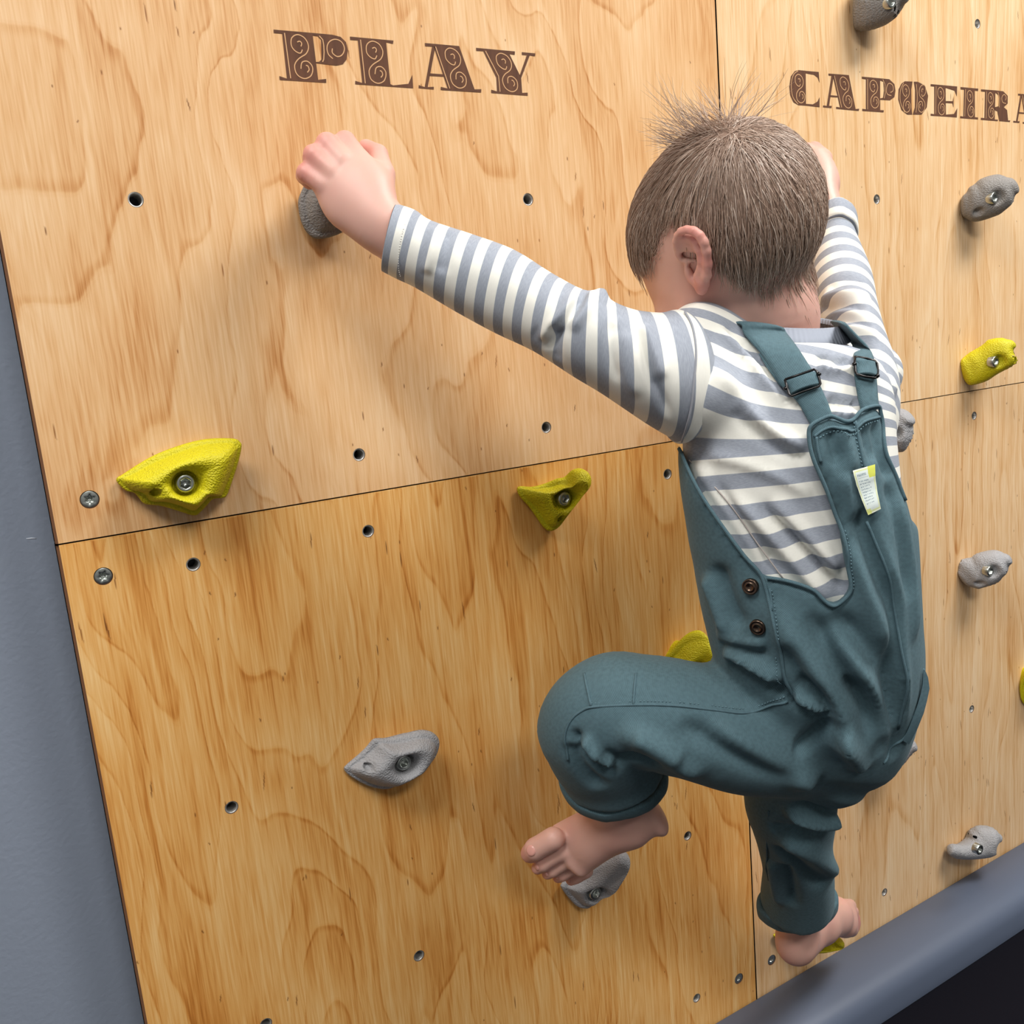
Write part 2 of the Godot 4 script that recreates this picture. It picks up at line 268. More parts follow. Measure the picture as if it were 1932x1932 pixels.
const CAPOEIRA_LETTERS := [
		[[[0.8795, 0.4207, 0.8917, 0.4207, 0.8907, 0.3811, 0.8779, 0.3809, 0.8692, 0.3838, 0.864, 0.3916, 0.8629, 0.401, 0.866, 0.4128, 0.8728, 0.4191], [0.8906, 0.4206, 0.9143, 0.4208, 0.9154, 0.4084, 0.9124, 0.4142, 0.9062, 0.4171, 0.8916, 0.4179], [0.8907, 0.3811, 0.8905, 0.383, 0.9027, 0.383, 0.9108, 0.3865, 0.9149, 0.392, 0.9145, 0.3803]],
		[[0.8783, 0.4197, 0.8767, 0.4189, 0.8744, 0.4179, 0.872, 0.4164, 0.87, 0.4145, 0.8685, 0.412, 0.8673, 0.4091, 0.8664, 0.4058, 0.866, 0.4026, 0.866, 0.3993, 0.8664, 0.3958, 0.8671, 0.3925, 0.8683, 0.3896, 0.8702, 0.3871, 0.8727, 0.3849, 0.8752, 0.3832, 0.8768, 0.3819], [0.8817, 0.405, 0.8814, 0.4044, 0.881, 0.4036, 0.8805, 0.4028, 0.8799, 0.4023, 0.8791, 0.4023, 0.8781, 0.4025, 0.8771, 0.4029, 0.8761, 0.4034, 0.8752, 0.4041, 0.8743, 0.405, 0.8736, 0.406, 0.8731, 0.4071, 0.8729, 0.4085, 0.8729, 0.4101, 0.8731, 0.4116, 0.8736, 0.4129, 0.8745, 0.4139, 0.8757, 0.4148, 0.877, 0.4155, 0.8784, 0.4158, 0.8798, 0.4157, 0.8814, 0.4152, 0.8829, 0.4145, 0.8842, 0.4136, 0.8852, 0.4124, 0.886, 0.4109, 0.8866, 0.4094, 0.8868, 0.4079, 0.8867, 0.4065, 0.8863, 0.405, 0.8856, 0.4036, 0.8846, 0.4023, 0.8832, 0.4011, 0.8814, 0.4001, 0.8796, 0.3991, 0.8781, 0.398, 0.8769, 0.3969, 0.8758, 0.3956, 0.875, 0.3944, 0.8745, 0.393, 0.8744, 0.3914, 0.8745, 0.3897, 0.875, 0.388, 0.8758, 0.3866, 0.8769, 0.3855, 0.8784, 0.3846, 0.8801, 0.3839, 0.8816, 0.3836, 0.8832, 0.3838, 0.8848, 0.3843, 0.8863, 0.3852, 0.8875, 0.3862, 0.8883, 0.3876, 0.8889, 0.3892, 0.8891, 0.391, 0.8891, 0.3925, 0.8885, 0.3937, 0.8876, 0.3949, 0.8865, 0.3959, 0.8853, 0.3965, 0.8842, 0.3967, 0.8829, 0.3966, 0.8817, 0.3962, 0.8807, 0.3956, 0.8801, 0.3945, 0.8798, 0.3931, 0.8796, 0.3916, 0.8794, 0.3907], [0.8779, 0.4103, 0.8785, 0.4106, 0.8793, 0.4109, 0.88, 0.411, 0.8806, 0.4107, 0.8812, 0.4102, 0.8815, 0.4095, 0.8813, 0.4087, 0.881, 0.4078, 0.8807, 0.4072], [0.8844, 0.3883, 0.885, 0.3888, 0.8856, 0.3896, 0.8861, 0.3904, 0.8861, 0.3912, 0.8858, 0.3922, 0.8854, 0.3929, 0.8848, 0.3933, 0.8842, 0.3934, 0.8837, 0.3935]]],
		[[[0.9315, 0.4201, 0.9686, 0.4206, 0.9802, 0.3811, 0.987, 0.3818, 0.9862, 0.3792, 0.9443, 0.3798, 0.9443, 0.3821, 0.9514, 0.3817, 0.9395, 0.4181, 0.9319, 0.4178], [0.9372, 0.419, 0.9412, 0.4182, 0.9315, 0.3826, 0.9364, 0.3828, 0.9358, 0.3803, 0.9205, 0.3805, 0.921, 0.3827, 0.9275, 0.3824], [0.933, 0.3952, 0.9471, 0.3951, 0.9475, 0.3933, 0.9325, 0.3932]],
		[[0.9419, 0.4182, 0.9542, 0.3818], [0.9627, 0.4056, 0.9625, 0.405, 0.9622, 0.404, 0.9618, 0.4031, 0.9611, 0.4026, 0.9602, 0.4025, 0.9591, 0.4028, 0.9579, 0.4032, 0.9568, 0.4038, 0.9556, 0.4046, 0.9545, 0.4056, 0.9534, 0.4067, 0.9527, 0.408, 0.9522, 0.4095, 0.9519, 0.4113, 0.9519, 0.413, 0.9523, 0.4145, 0.9531, 0.4156, 0.9543, 0.4166, 0.9558, 0.4173, 0.9573, 0.4177, 0.959, 0.4175, 0.9609, 0.417, 0.9627, 0.4162, 0.9643, 0.4152, 0.9656, 0.4139, 0.9668, 0.4122, 0.9677, 0.4105, 0.9682, 0.4088, 0.9682, 0.4072, 0.968, 0.4056, 0.9674, 0.404, 0.9665, 0.4025, 0.9651, 0.4012, 0.9632, 0.4001, 0.9614, 0.399, 0.9598, 0.3978, 0.9587, 0.3965, 0.9577, 0.3951, 0.957, 0.3937, 0.9567, 0.3921, 0.9568, 0.3904, 0.9573, 0.3884, 0.9581, 0.3865, 0.9592, 0.3849, 0.9606, 0.3837, 0.9624, 0.3826, 0.9643, 0.3819, 0.966, 0.3816, 0.9677, 0.3817, 0.9694, 0.3823, 0.9709, 0.3833, 0.972, 0.3844, 0.9727, 0.386, 0.9731, 0.3878, 0.9731, 0.3898, 0.9728, 0.3915, 0.972, 0.3929, 0.9708, 0.3942, 0.9695, 0.3953, 0.9681, 0.396, 0.9668, 0.3963, 0.9654, 0.3961, 0.9641, 0.3957, 0.9632, 0.395, 0.9627, 0.3938, 0.9625, 0.3922, 0.9625, 0.3906, 0.9625, 0.3895], [0.9576, 0.4115, 0.9582, 0.4118, 0.9591, 0.4122, 0.9599, 0.4124, 0.9607, 0.412, 0.9614, 0.4114, 0.9618, 0.4107, 0.9618, 0.4098, 0.9615, 0.4088, 0.9613, 0.4081], [0.9683, 0.3868, 0.9688, 0.3874, 0.9695, 0.3882, 0.9698, 0.3891, 0.9697, 0.3901, 0.9692, 0.3912, 0.9687, 0.392, 0.968, 0.3924, 0.9673, 0.3926, 0.9668, 0.3926]]],
		[[[0.9928, 0.4203, 1.0279, 0.4204, 1.0273, 0.382, 1.0344, 0.382, 1.0338, 0.3795, 0.9928, 0.3795, 0.9929, 0.382, 0.9998, 0.3816, 1.0005, 0.4177, 0.9932, 0.4179], [1.0279, 0.4204, 1.0456, 0.4204, 1.0558, 0.415, 1.0578, 0.4072, 1.0556, 0.3992, 1.0465, 0.3948, 1.0275, 0.3946, 1.0275, 0.3962, 1.0331, 0.3972, 1.0352, 0.406, 1.0341, 0.4169, 1.0279, 0.4178]],
		[[1.0035, 0.4179, 1.0027, 0.3817], [1.0329, 0.4192, 1.0366, 0.4139, 1.0372, 0.403, 1.0351, 0.3965], [1.0492, 0.4004, 1.0475, 0.4007, 1.045, 0.4009, 1.0425, 0.4015, 1.0408, 0.4024, 1.0399, 0.4038, 1.0395, 0.4056, 1.0395, 0.4076, 1.0399, 0.4094, 1.0405, 0.4111, 1.0415, 0.4128, 1.0428, 0.4143, 1.0443, 0.4151, 1.0461, 0.4153, 1.0483, 0.4149, 1.0504, 0.4142, 1.0519, 0.4132, 1.0527, 0.4119, 1.0531, 0.4101, 1.053, 0.4083, 1.0526, 0.4069, 1.0516, 0.4059, 1.0501, 0.4052, 1.0485, 0.4047, 1.0474, 0.4043], [1.0169, 0.4061, 1.0166, 0.4055, 1.0162, 0.4046, 1.0156, 0.4038, 1.015, 0.4033, 1.0141, 0.4032, 1.013, 0.4034, 1.012, 0.4038, 1.011, 0.4044, 1.01, 0.4051, 1.0091, 0.406, 1.0083, 0.4071, 1.0078, 0.4082, 1.0075, 0.4097, 1.0075, 0.4113, 1.0078, 0.4129, 1.0084, 0.4143, 1.0094, 0.4153, 1.0107, 0.4163, 1.0122, 0.4169, 1.0137, 0.4172, 1.0152, 0.4171, 1.0169, 0.4166, 1.0186, 0.4159, 1.0199, 0.4149, 1.0209, 0.4137, 1.0218, 0.4122, 1.0224, 0.4106, 1.0226, 0.4091, 1.0224, 0.4076, 1.0219, 0.406, 1.0211, 0.4046, 1.02, 0.4032, 1.0185, 0.402, 1.0166, 0.401, 1.0146, 0.3999, 1.013, 0.3988, 1.0116, 0.3976, 1.0105, 0.3964, 1.0096, 0.395, 1.009, 0.3936, 1.0089, 0.392, 1.009, 0.3901, 1.0095, 0.3884, 1.0103, 0.387, 1.0115, 0.3858, 1.013, 0.3848, 1.0147, 0.3842, 1.0164, 0.3839, 1.018, 0.384, 1.0197, 0.3846, 1.0213, 0.3854, 1.0226, 0.3865, 1.0235, 0.3879, 1.0241, 0.3897, 1.0245, 0.3915, 1.0244, 0.393, 1.0239, 0.3943, 1.0229, 0.3956, 1.0218, 0.3966, 1.0206, 0.3972, 1.0194, 0.3974, 1.018, 0.3973, 1.0167, 0.3969, 1.0157, 0.3963, 1.0151, 0.3952, 1.0147, 0.3937, 1.0144, 0.3922, 1.0142, 0.3912], [1.013, 0.4115, 1.0136, 0.4118, 1.0145, 0.4122, 1.0153, 0.4123, 1.016, 0.412, 1.0165, 0.4114, 1.0168, 0.4107, 1.0167, 0.4099, 1.0163, 0.409, 1.0159, 0.4084], [1.0194, 0.3887, 1.02, 0.3893, 1.0207, 0.39, 1.0212, 0.3908, 1.0212, 0.3918, 1.021, 0.3927, 1.0206, 0.3935, 1.02, 0.3939, 1.0193, 0.394, 1.0188, 0.3941]]],
		[[[1.0924, 0.4203, 1.0766, 0.4197, 1.07, 0.4166, 1.064, 0.4091, 1.0633, 0.3964, 1.0697, 0.3839, 1.0815, 0.3788, 1.0916, 0.3792, 1.09, 0.388, 1.0897, 0.4105], [1.095, 0.4203, 1.103, 0.4206, 1.1178, 0.417, 1.1246, 0.4043, 1.1218, 0.3895, 1.1109, 0.38, 1.0926, 0.3793, 1.097, 0.3884, 1.0976, 0.411]],
		[[1.074, 0.4176, 1.0726, 0.416, 1.0707, 0.4136, 1.0687, 0.4107, 1.0673, 0.4077, 1.0666, 0.4044, 1.0663, 0.4007, 1.0664, 0.3969, 1.0672, 0.3934, 1.069, 0.3899, 1.0717, 0.3863, 1.0744, 0.3832, 1.0762, 0.381], [1.0998, 0.4175, 1.1002, 0.4144, 1.1009, 0.4099, 1.1014, 0.4048, 1.1016, 0.3999, 1.1011, 0.395, 1.1003, 0.3898, 1.0994, 0.3852, 1.0988, 0.382], [1.0804, 0.4041, 1.0801, 0.4035, 1.0797, 0.4026, 1.0792, 0.4017, 1.0786, 0.4012, 1.0778, 0.4012, 1.0768, 0.4014, 1.0759, 0.4018, 1.075, 0.4024, 1.0741, 0.4031, 1.0733, 0.4041, 1.0725, 0.4051, 1.0721, 0.4063, 1.0719, 0.4078, 1.0719, 0.4095, 1.0722, 0.4111, 1.0727, 0.4125, 1.0736, 0.4136, 1.0748, 0.4145, 1.0761, 0.4152, 1.0775, 0.4155, 1.0789, 0.4153, 1.0804, 0.4148, 1.0819, 0.414, 1.0831, 0.4131, 1.084, 0.4118, 1.0848, 0.4103, 1.0853, 0.4086, 1.0855, 0.4071, 1.0853, 0.4055, 1.0849, 0.404, 1.0841, 0.4025, 1.0831, 0.4011, 1.0817, 0.3999, 1.08, 0.3989, 1.0782, 0.3978, 1.0767, 0.3967, 1.0755, 0.3955, 1.0745, 0.3942, 1.0736, 0.3929, 1.0731, 0.3914, 1.073, 0.3897, 1.0731, 0.3879, 1.0735, 0.3861, 1.0742, 0.3846, 1.0753, 0.3834, 1.0767, 0.3825, 1.0782, 0.3818, 1.0797, 0.3814, 1.0811, 0.3816, 1.0827, 0.3822, 1.0841, 0.383, 1.0853, 0.3841, 1.0861, 0.3855, 1.0867, 0.3873, 1.087, 0.3891, 1.087, 0.3907, 1.0865, 0.3921, 1.0857, 0.3933, 1.0847, 0.3943, 1.0836, 0.395, 1.0825, 0.3952, 1.0813, 0.3951, 1.0801, 0.3947, 1.0792, 0.3941, 1.0786, 0.393, 1.0782, 0.3914, 1.078, 0.3899, 1.0778, 0.3889], [1.0769, 0.4097, 1.0774, 0.4099, 1.0782, 0.4103, 1.0789, 0.4104, 1.0795, 0.4101, 1.08, 0.4095, 1.0803, 0.4088, 1.0802, 0.408, 1.0798, 0.4071, 1.0795, 0.4064], [1.0825, 0.3864, 1.083, 0.3869, 1.0837, 0.3877, 1.0841, 0.3885, 1.0841, 0.3895, 1.0839, 0.3905, 1.0835, 0.3912, 1.083, 0.3916, 1.0824, 0.3918, 1.082, 0.3918], [1.1106, 0.4056, 1.1108, 0.4051, 1.1112, 0.4042, 1.1117, 0.4034, 1.1123, 0.403, 1.1132, 0.403, 1.1141, 0.4033, 1.1151, 0.4039, 1.1161, 0.4045, 1.117, 0.4054, 1.1179, 0.4064, 1.1187, 0.4076, 1.1192, 0.4089, 1.1194, 0.4104, 1.1194, 0.4121, 1.1192, 0.4137, 1.1187, 0.4151, 1.1178, 0.4161, 1.1166, 0.4169, 1.1152, 0.4174, 1.1139, 0.4175, 1.1124, 0.4172, 1.1108, 0.4165, 1.1093, 0.4156, 1.108, 0.4145, 1.107, 0.4131, 1.1062, 0.4115, 1.1057, 0.4097, 1.1054, 0.4081, 1.1055, 0.4066, 1.106, 0.4051, 1.1067, 0.4037, 1.1077, 0.4024, 1.109, 0.4013, 1.1108, 0.4004, 1.1126, 0.3996, 1.1141, 0.3986, 1.1153, 0.3974, 1.1164, 0.3963, 1.1172, 0.395, 1.1177, 0.3935, 1.1178, 0.3918, 1.1176, 0.39, 1.1171, 0.3881, 1.1164, 0.3865, 1.1152, 0.3852, 1.1138, 0.3841, 1.1122, 0.3832, 1.1107, 0.3828, 1.1091, 0.3828, 1.1076, 0.3833, 1.1061, 0.384, 1.105, 0.385, 1.1042, 0.3863, 1.1036, 0.3881, 1.1034, 0.3899, 1.1034, 0.3915, 1.1039, 0.3929, 1.1048, 0.3942, 1.1059, 0.3954, 1.107, 0.3961, 1.1081, 0.3965, 1.1094, 0.3965, 1.1106, 0.3962, 1.1115, 0.3957, 1.1121, 0.3946, 1.1124, 0.3931, 1.1126, 0.3916, 1.1128, 0.3905], [1.1143, 0.4117, 1.1138, 0.4119, 1.1129, 0.4122, 1.1122, 0.4123, 1.1116, 0.4119, 1.1111, 0.4112, 1.1108, 0.4105, 1.1109, 0.4096, 1.1113, 0.4087, 1.1116, 0.4081], [1.1079, 0.3875, 1.1074, 0.388, 1.1067, 0.3887, 1.1063, 0.3895, 1.1063, 0.3905, 1.1066, 0.3915, 1.107, 0.3923, 1.1075, 0.3928, 1.1081, 0.393, 1.1086, 0.3931]]],
		[[[1.13, 0.4193, 1.1618, 0.4195, 1.1628, 0.3797, 1.13, 0.3795, 1.13, 0.382, 1.1377, 0.3817, 1.1377, 0.4168, 1.13, 0.4168], [1.1618, 0.4195, 1.1873, 0.4196, 1.1865, 0.4067, 1.1816, 0.4139, 1.1618, 0.4165], [1.1628, 0.3997, 1.1775, 0.4001, 1.1797, 0.4064, 1.1792, 0.3921, 1.1769, 0.3974, 1.1628, 0.3972], [1.1628, 0.3797, 1.1628, 0.3822, 1.1804, 0.3838, 1.1875, 0.3917, 1.1868, 0.3796]],
		[[1.141, 0.417, 1.1402, 0.3821], [1.153, 0.4046, 1.1527, 0.404, 1.1523, 0.4031, 1.1518, 0.4022, 1.1512, 0.4017, 1.1504, 0.4016, 1.1495, 0.4019, 1.1485, 0.4023, 1.1476, 0.4029, 1.1467, 0.4037, 1.1459, 0.4046, 1.1451, 0.4057, 1.1447, 0.4069, 1.1445, 0.4084, 1.1445, 0.4102, 1.1447, 0.4119, 1.1452, 0.4133, 1.1461, 0.4144, 1.1472, 0.4153, 1.1486, 0.416, 1.1499, 0.4163, 1.1513, 0.4162, 1.1528, 0.4157, 1.1543, 0.4148, 1.1555, 0.4138, 1.1565, 0.4125, 1.1572, 0.411, 1.1578, 0.4093, 1.158, 0.4076, 1.1579, 0.4061, 1.1575, 0.4045, 1.1568, 0.403, 1.1558, 0.4016, 1.1544, 0.4003, 1.1527, 0.3993, 1.1509, 0.3982, 1.1494, 0.397, 1.1482, 0.3958, 1.1472, 0.3945, 1.1464, 0.3931, 1.1459, 0.3916, 1.1457, 0.3899, 1.1459, 0.388, 1.1464, 0.3861, 1.1471, 0.3846, 1.1482, 0.3834, 1.1496, 0.3824, 1.1512, 0.3816, 1.1527, 0.3813, 1.1542, 0.3815, 1.1558, 0.382, 1.1572, 0.3829, 1.1584, 0.384, 1.1592, 0.3855, 1.1598, 0.3873, 1.16, 0.3892, 1.16, 0.3908, 1.1595, 0.3922, 1.1586, 0.3935, 1.1575, 0.3946, 1.1564, 0.3953, 1.1553, 0.3955, 1.1541, 0.3954, 1.1529, 0.395, 1.152, 0.3943, 1.1514, 0.3932, 1.151, 0.3916, 1.1508, 0.3901, 1.1506, 0.389], [1.1494, 0.4103, 1.1499, 0.4106, 1.1507, 0.411, 1.1514, 0.4112, 1.152, 0.4108, 1.1525, 0.4102, 1.1528, 0.4095, 1.1527, 0.4086, 1.1523, 0.4077, 1.152, 0.407], [1.1555, 0.3864, 1.156, 0.3869, 1.1567, 0.3877, 1.1571, 0.3886, 1.1571, 0.3895, 1.1568, 0.3906, 1.1564, 0.3914, 1.1559, 0.3918, 1.1553, 0.3919, 1.1548, 0.392]]],
		[[[1.1945, 0.4193, 1.2347, 0.4194, 1.2342, 0.4163, 1.2265, 0.4164, 1.2276, 0.3816, 1.2347, 0.3814, 1.2348, 0.379, 1.1943, 0.379, 1.1942, 0.3817, 1.2012, 0.3813, 1.2026, 0.4164, 1.1951, 0.4163]],
		[[1.2055, 0.4169, 1.2041, 0.3815], [1.2175, 0.4041, 1.2172, 0.4035, 1.2169, 0.4026, 1.2164, 0.4018, 1.2158, 0.4013, 1.215, 0.4012, 1.2141, 0.4014, 1.2132, 0.4019, 1.2123, 0.4025, 1.2114, 0.4032, 1.2106, 0.4042, 1.2098, 0.4053, 1.2094, 0.4065, 1.2092, 0.408, 1.2091, 0.4097, 1.2094, 0.4113, 1.2098, 0.4127, 1.2107, 0.4138, 1.2118, 0.4148, 1.2131, 0.4154, 1.2144, 0.4157, 1.2158, 0.4156, 1.2173, 0.4151, 1.2187, 0.4143, 1.2199, 0.4133, 1.2209, 0.412, 1.2216, 0.4104, 1.2222, 0.4088, 1.2224, 0.4071, 1.2223, 0.4056, 1.2219, 0.404, 1.2212, 0.4025, 1.2203, 0.4011, 1.219, 0.3999, 1.2173, 0.3989, 1.2156, 0.3978, 1.2141, 0.3967, 1.213, 0.3954, 1.2119, 0.3941, 1.2112, 0.3928, 1.2107, 0.3913, 1.2106, 0.3896, 1.2107, 0.3877, 1.2112, 0.3859, 1.2119, 0.3844, 1.213, 0.3832, 1.2144, 0.3822, 1.216, 0.3815, 1.2175, 0.3812, 1.2189, 0.3813, 1.2205, 0.3819, 1.2219, 0.3827, 1.223, 0.3838, 1.2238, 0.3853, 1.2243, 0.3871, 1.2246, 0.3889, 1.2245, 0.3905, 1.224, 0.3919, 1.2231, 0.3932, 1.222, 0.3942, 1.221, 0.3949, 1.2199, 0.3952, 1.2187, 0.3951, 1.2175, 0.3947, 1.2166, 0.394, 1.2161, 0.3929, 1.2157, 0.3913, 1.2155, 0.3898, 1.2154, 0.3887], [1.214, 0.4098, 1.2145, 0.4101, 1.2153, 0.4105, 1.2159, 0.4106, 1.2165, 0.4103, 1.217, 0.4097, 1.2173, 0.409, 1.2172, 0.4081, 1.2168, 0.4072, 1.2166, 0.4065], [1.2201, 0.3862, 1.2206, 0.3867, 1.2213, 0.3875, 1.2217, 0.3883, 1.2217, 0.3893, 1.2214, 0.3903, 1.221, 0.3911, 1.2205, 0.3915, 1.2199, 0.3916, 1.2195, 0.3917]]],
		[[[1.2407, 0.4189, 1.2745, 0.4193, 1.2738, 0.3805, 1.2815, 0.3803, 1.2809, 0.3785, 1.2413, 0.3787, 1.2413, 0.3813, 1.2494, 0.3813, 1.2503, 0.4163, 1.2413, 0.4163], [1.2745, 0.4193, 1.2929, 0.4191, 1.304, 0.4136, 1.3042, 0.4032, 1.295, 0.3978, 1.3029, 0.3943, 1.3058, 0.3804, 1.3111, 0.3806, 1.3102, 0.3785, 1.2846, 0.3787, 1.2797, 0.3916, 1.2735, 0.393, 1.2734, 0.3968, 1.2826, 0.3986, 1.2838, 0.4126, 1.2745, 0.4164]],
		[[1.2533, 0.4165, 1.253, 0.3809], [1.28, 0.4172, 1.2845, 0.4091, 1.2836, 0.3969], [1.2996, 0.4029, 1.298, 0.4031, 1.2958, 0.4032, 1.2935, 0.4036, 1.2917, 0.4043, 1.2906, 0.4055, 1.2898, 0.4071, 1.2894, 0.4088, 1.2894, 0.4103, 1.2902, 0.4117, 1.2915, 0.4131, 1.2931, 0.4143, 1.2946, 0.4149, 1.2961, 0.4147, 1.2977, 0.4138, 1.2991, 0.4127, 1.3, 0.4117, 1.2999, 0.4105, 1.2993, 0.4092, 1.2984, 0.408, 1.2979, 0.4072], [1.265, 0.4042, 1.2647, 0.4036, 1.2644, 0.4027, 1.2639, 0.4019, 1.2634, 0.4014, 1.2626, 0.4013, 1.2617, 0.4015, 1.2608, 0.402, 1.26, 0.4026, 1.2592, 0.4033, 1.2584, 0.4043, 1.2577, 0.4054, 1.2572, 0.4066, 1.257, 0.408, 1.2571, 0.4097, 1.2573, 0.4114, 1.2578, 0.4128, 1.2586, 0.4139, 1.2597, 0.4148, 1.2609, 0.4155, 1.2622, 0.4157, 1.2635, 0.4156, 1.2649, 0.4151, 1.2663, 0.4143, 1.2674, 0.4133, 1.2683, 0.412, 1.269, 0.4105, 1.2695, 0.4088, 1.2697, 0.4072, 1.2696, 0.4057, 1.2692, 0.4041, 1.2686, 0.4026, 1.2677, 0.4012, 1.2664, 0.4, 1.2647, 0.399, 1.2631, 0.3979, 1.2617, 0.3968, 1.2606, 0.3956, 1.2596, 0.3943, 1.2588, 0.3929, 1.2583, 0.3915, 1.2582, 0.3898, 1.2584, 0.3879, 1.2588, 0.3861, 1.2594, 0.3846, 1.2605, 0.3834, 1.2618, 0.3824, 1.2633, 0.3817, 1.2647, 0.3814, 1.2661, 0.3815, 1.2676, 0.3821, 1.269, 0.3829, 1.2701, 0.384, 1.2708, 0.3855, 1.2714, 0.3872, 1.2716, 0.3891, 1.2716, 0.3907, 1.2711, 0.3921, 1.2703, 0.3933, 1.2692, 0.3944, 1.2682, 0.395, 1.2672, 0.3953, 1.266, 0.3952, 1.2649, 0.3948, 1.264, 0.3942, 1.2635, 0.393, 1.2632, 0.3915, 1.263, 0.39, 1.2628, 0.3889], [1.2617, 0.4099, 1.2622, 0.4102, 1.2629, 0.4106, 1.2636, 0.4107, 1.2641, 0.4103, 1.2646, 0.4097, 1.2649, 0.409, 1.2648, 0.4082, 1.2644, 0.4072, 1.2641, 0.4066], [1.2673, 0.3863, 1.2678, 0.3869, 1.2684, 0.3876, 1.2688, 0.3885, 1.2688, 0.3894, 1.2686, 0.3904, 1.2682, 0.3912, 1.2678, 0.3916, 1.2672, 0.3918, 1.2667, 0.3919]]],
		[[[1.3291, 0.4178, 1.3663, 0.4183, 1.3778, 0.3788, 1.3847, 0.3794, 1.3839, 0.3769, 1.3419, 0.3775, 1.342, 0.3798, 1.3491, 0.3794, 1.3372, 0.4158, 1.3295, 0.4154], [1.3349, 0.4167, 1.3388, 0.4159, 1.3291, 0.3802, 1.334, 0.3805, 1.3335, 0.378, 1.3182, 0.3782, 1.3187, 0.3804, 1.3252, 0.3801], [1.3307, 0.3929, 1.3447, 0.3928, 1.3451, 0.391, 1.3302, 0.3909]],
		[[1.3395, 0.4159, 1.3519, 0.3795], [1.3604, 0.4033, 1.3602, 0.4027, 1.3599, 0.4017, 1.3594, 0.4008, 1.3588, 0.4003, 1.3579, 0.4002, 1.3568, 0.4005, 1.3556, 0.4009, 1.3544, 0.4015, 1.3533, 0.4023, 1.3521, 0.4032, 1.3511, 0.4044, 1.3504, 0.4056, 1.3499, 0.4072, 1.3496, 0.409, 1.3496, 0.4107, 1.3499, 0.4121, 1.3508, 0.4133, 1.352, 0.4143, 1.3534, 0.415, 1.355, 0.4154, 1.3567, 0.4152, 1.3586, 0.4147, 1.3604, 0.4139, 1.362, 0.4129, 1.3633, 0.4116, 1.3645, 0.4099, 1.3653, 0.4082, 1.3658, 0.4065, 1.3659, 0.4049, 1.3656, 0.4033, 1.365, 0.4017, 1.3641, 0.4002, 1.3628, 0.3989, 1.3609, 0.3978, 1.359, 0.3967, 1.3575, 0.3955, 1.3563, 0.3942, 1.3554, 0.3928, 1.3546, 0.3914, 1.3543, 0.3898, 1.3545, 0.388, 1.355, 0.3861, 1.3558, 0.3842, 1.3568, 0.3826, 1.3583, 0.3814, 1.36, 0.3803, 1.3619, 0.3796, 1.3637, 0.3793, 1.3653, 0.3794, 1.367, 0.38, 1.3685, 0.381, 1.3696, 0.3821, 1.3703, 0.3836, 1.3707, 0.3855, 1.3708, 0.3875, 1.3705, 0.3892, 1.3697, 0.3906, 1.3685, 0.3919, 1.3671, 0.393, 1.3658, 0.3937, 1.3645, 0.394, 1.3631, 0.3938, 1.3618, 0.3934, 1.3608, 0.3927, 1.3603, 0.3915, 1.3602, 0.3899, 1.3602, 0.3883, 1.3602, 0.3872], [1.3553, 0.4092, 1.3559, 0.4095, 1.3568, 0.4099, 1.3576, 0.4101, 1.3583, 0.4097, 1.359, 0.4091, 1.3595, 0.4084, 1.3595, 0.4075, 1.3592, 0.4065, 1.3589, 0.4058], [1.366, 0.3845, 1.3665, 0.3851, 1.3672, 0.3859, 1.3675, 0.3868, 1.3674, 0.3878, 1.3669, 0.3889, 1.3664, 0.3897, 1.3657, 0.3901, 1.365, 0.3902, 1.3645, 0.3903]]]]

# ---------------------------------------------------------------- the wall and what is fixed to it
const GRID_X := [0.104, 0.269, 0.482, 0.644]
const GRID_Y := [0.0375, 0.2715, 0.503, 0.7375]

func hex_radius(a: float, w: float) -> float:
	var k := fposmod(w + PI / 6, PI / 3) - PI / 6
	return a / cos(k)

func rows_mesh(rows: Array, sides: int, flip := true) -> ArrayMesh:
	# rows of [radius callable or number, z]
	var out := []
	for q in rows:
		var row := PackedVector3Array()
		for k in sides:
			var w := TAU * k / sides
			var r: float = q[0].call(w) if q[0] is Callable else q[0]
			row.append(Vector3(cos(w) * r, sin(w) * r, q[1]))
		out.append(row)
	return grid(out, true, [], flip)

func flat_polys(polys: Array, z: float) -> ArrayMesh:
	var verts := PackedVector3Array()
	var idx := PackedInt32Array()
	for q in polys:
		var p := PackedVector2Array()
		for i in range(0, q.size(), 2):
			p.append(Vector2(q[i], q[i + 1]))
		var t := Geometry2D.triangulate_polygon(p)
		var base := verts.size()
		for w in p:
			verts.append(Vector3(w.x, w.y, z))
		for i in range(0, t.size(), 3):
			var a := p[t[i]]
			var b := p[t[i + 1]]
			var c := p[t[i + 2]]
			if (b - a).cross(c - a) > 0.0:
				idx.append_array([base + t[i], base + t[i + 2], base + t[i + 1]])
			else:
				idx.append_array([base + t[i], base + t[i + 1], base + t[i + 2]])
	return build(verts, idx, PackedVector2Array(), false)

func strips(lines: Array, width: float, z: float) -> ArrayMesh:
	var verts := PackedVector3Array()
	var idx := PackedInt32Array()
	for q in lines:
		var n: int = q.size() / 2
		var base := verts.size()
		for i in n:
			var a := Vector2(q[maxi(i - 1, 0) * 2], q[maxi(i - 1, 0) * 2 + 1])
			var b := Vector2(q[mini(i + 1, n - 1) * 2], q[mini(i + 1, n - 1) * 2 + 1])
			var s := (b - a).normalized().orthogonal() * width * 0.5
			var c := Vector2(q[i * 2], q[i * 2 + 1])
			verts.append(Vector3(c.x + s.x, c.y + s.y, z))
			verts.append(Vector3(c.x - s.x, c.y - s.y, z))
		for i in n - 1:
			var k := base + i * 2
			idx.append_array([k, k + 2, k + 1, k + 1, k + 2, k + 3])
	return build(verts, idx, PackedVector2Array(), false)

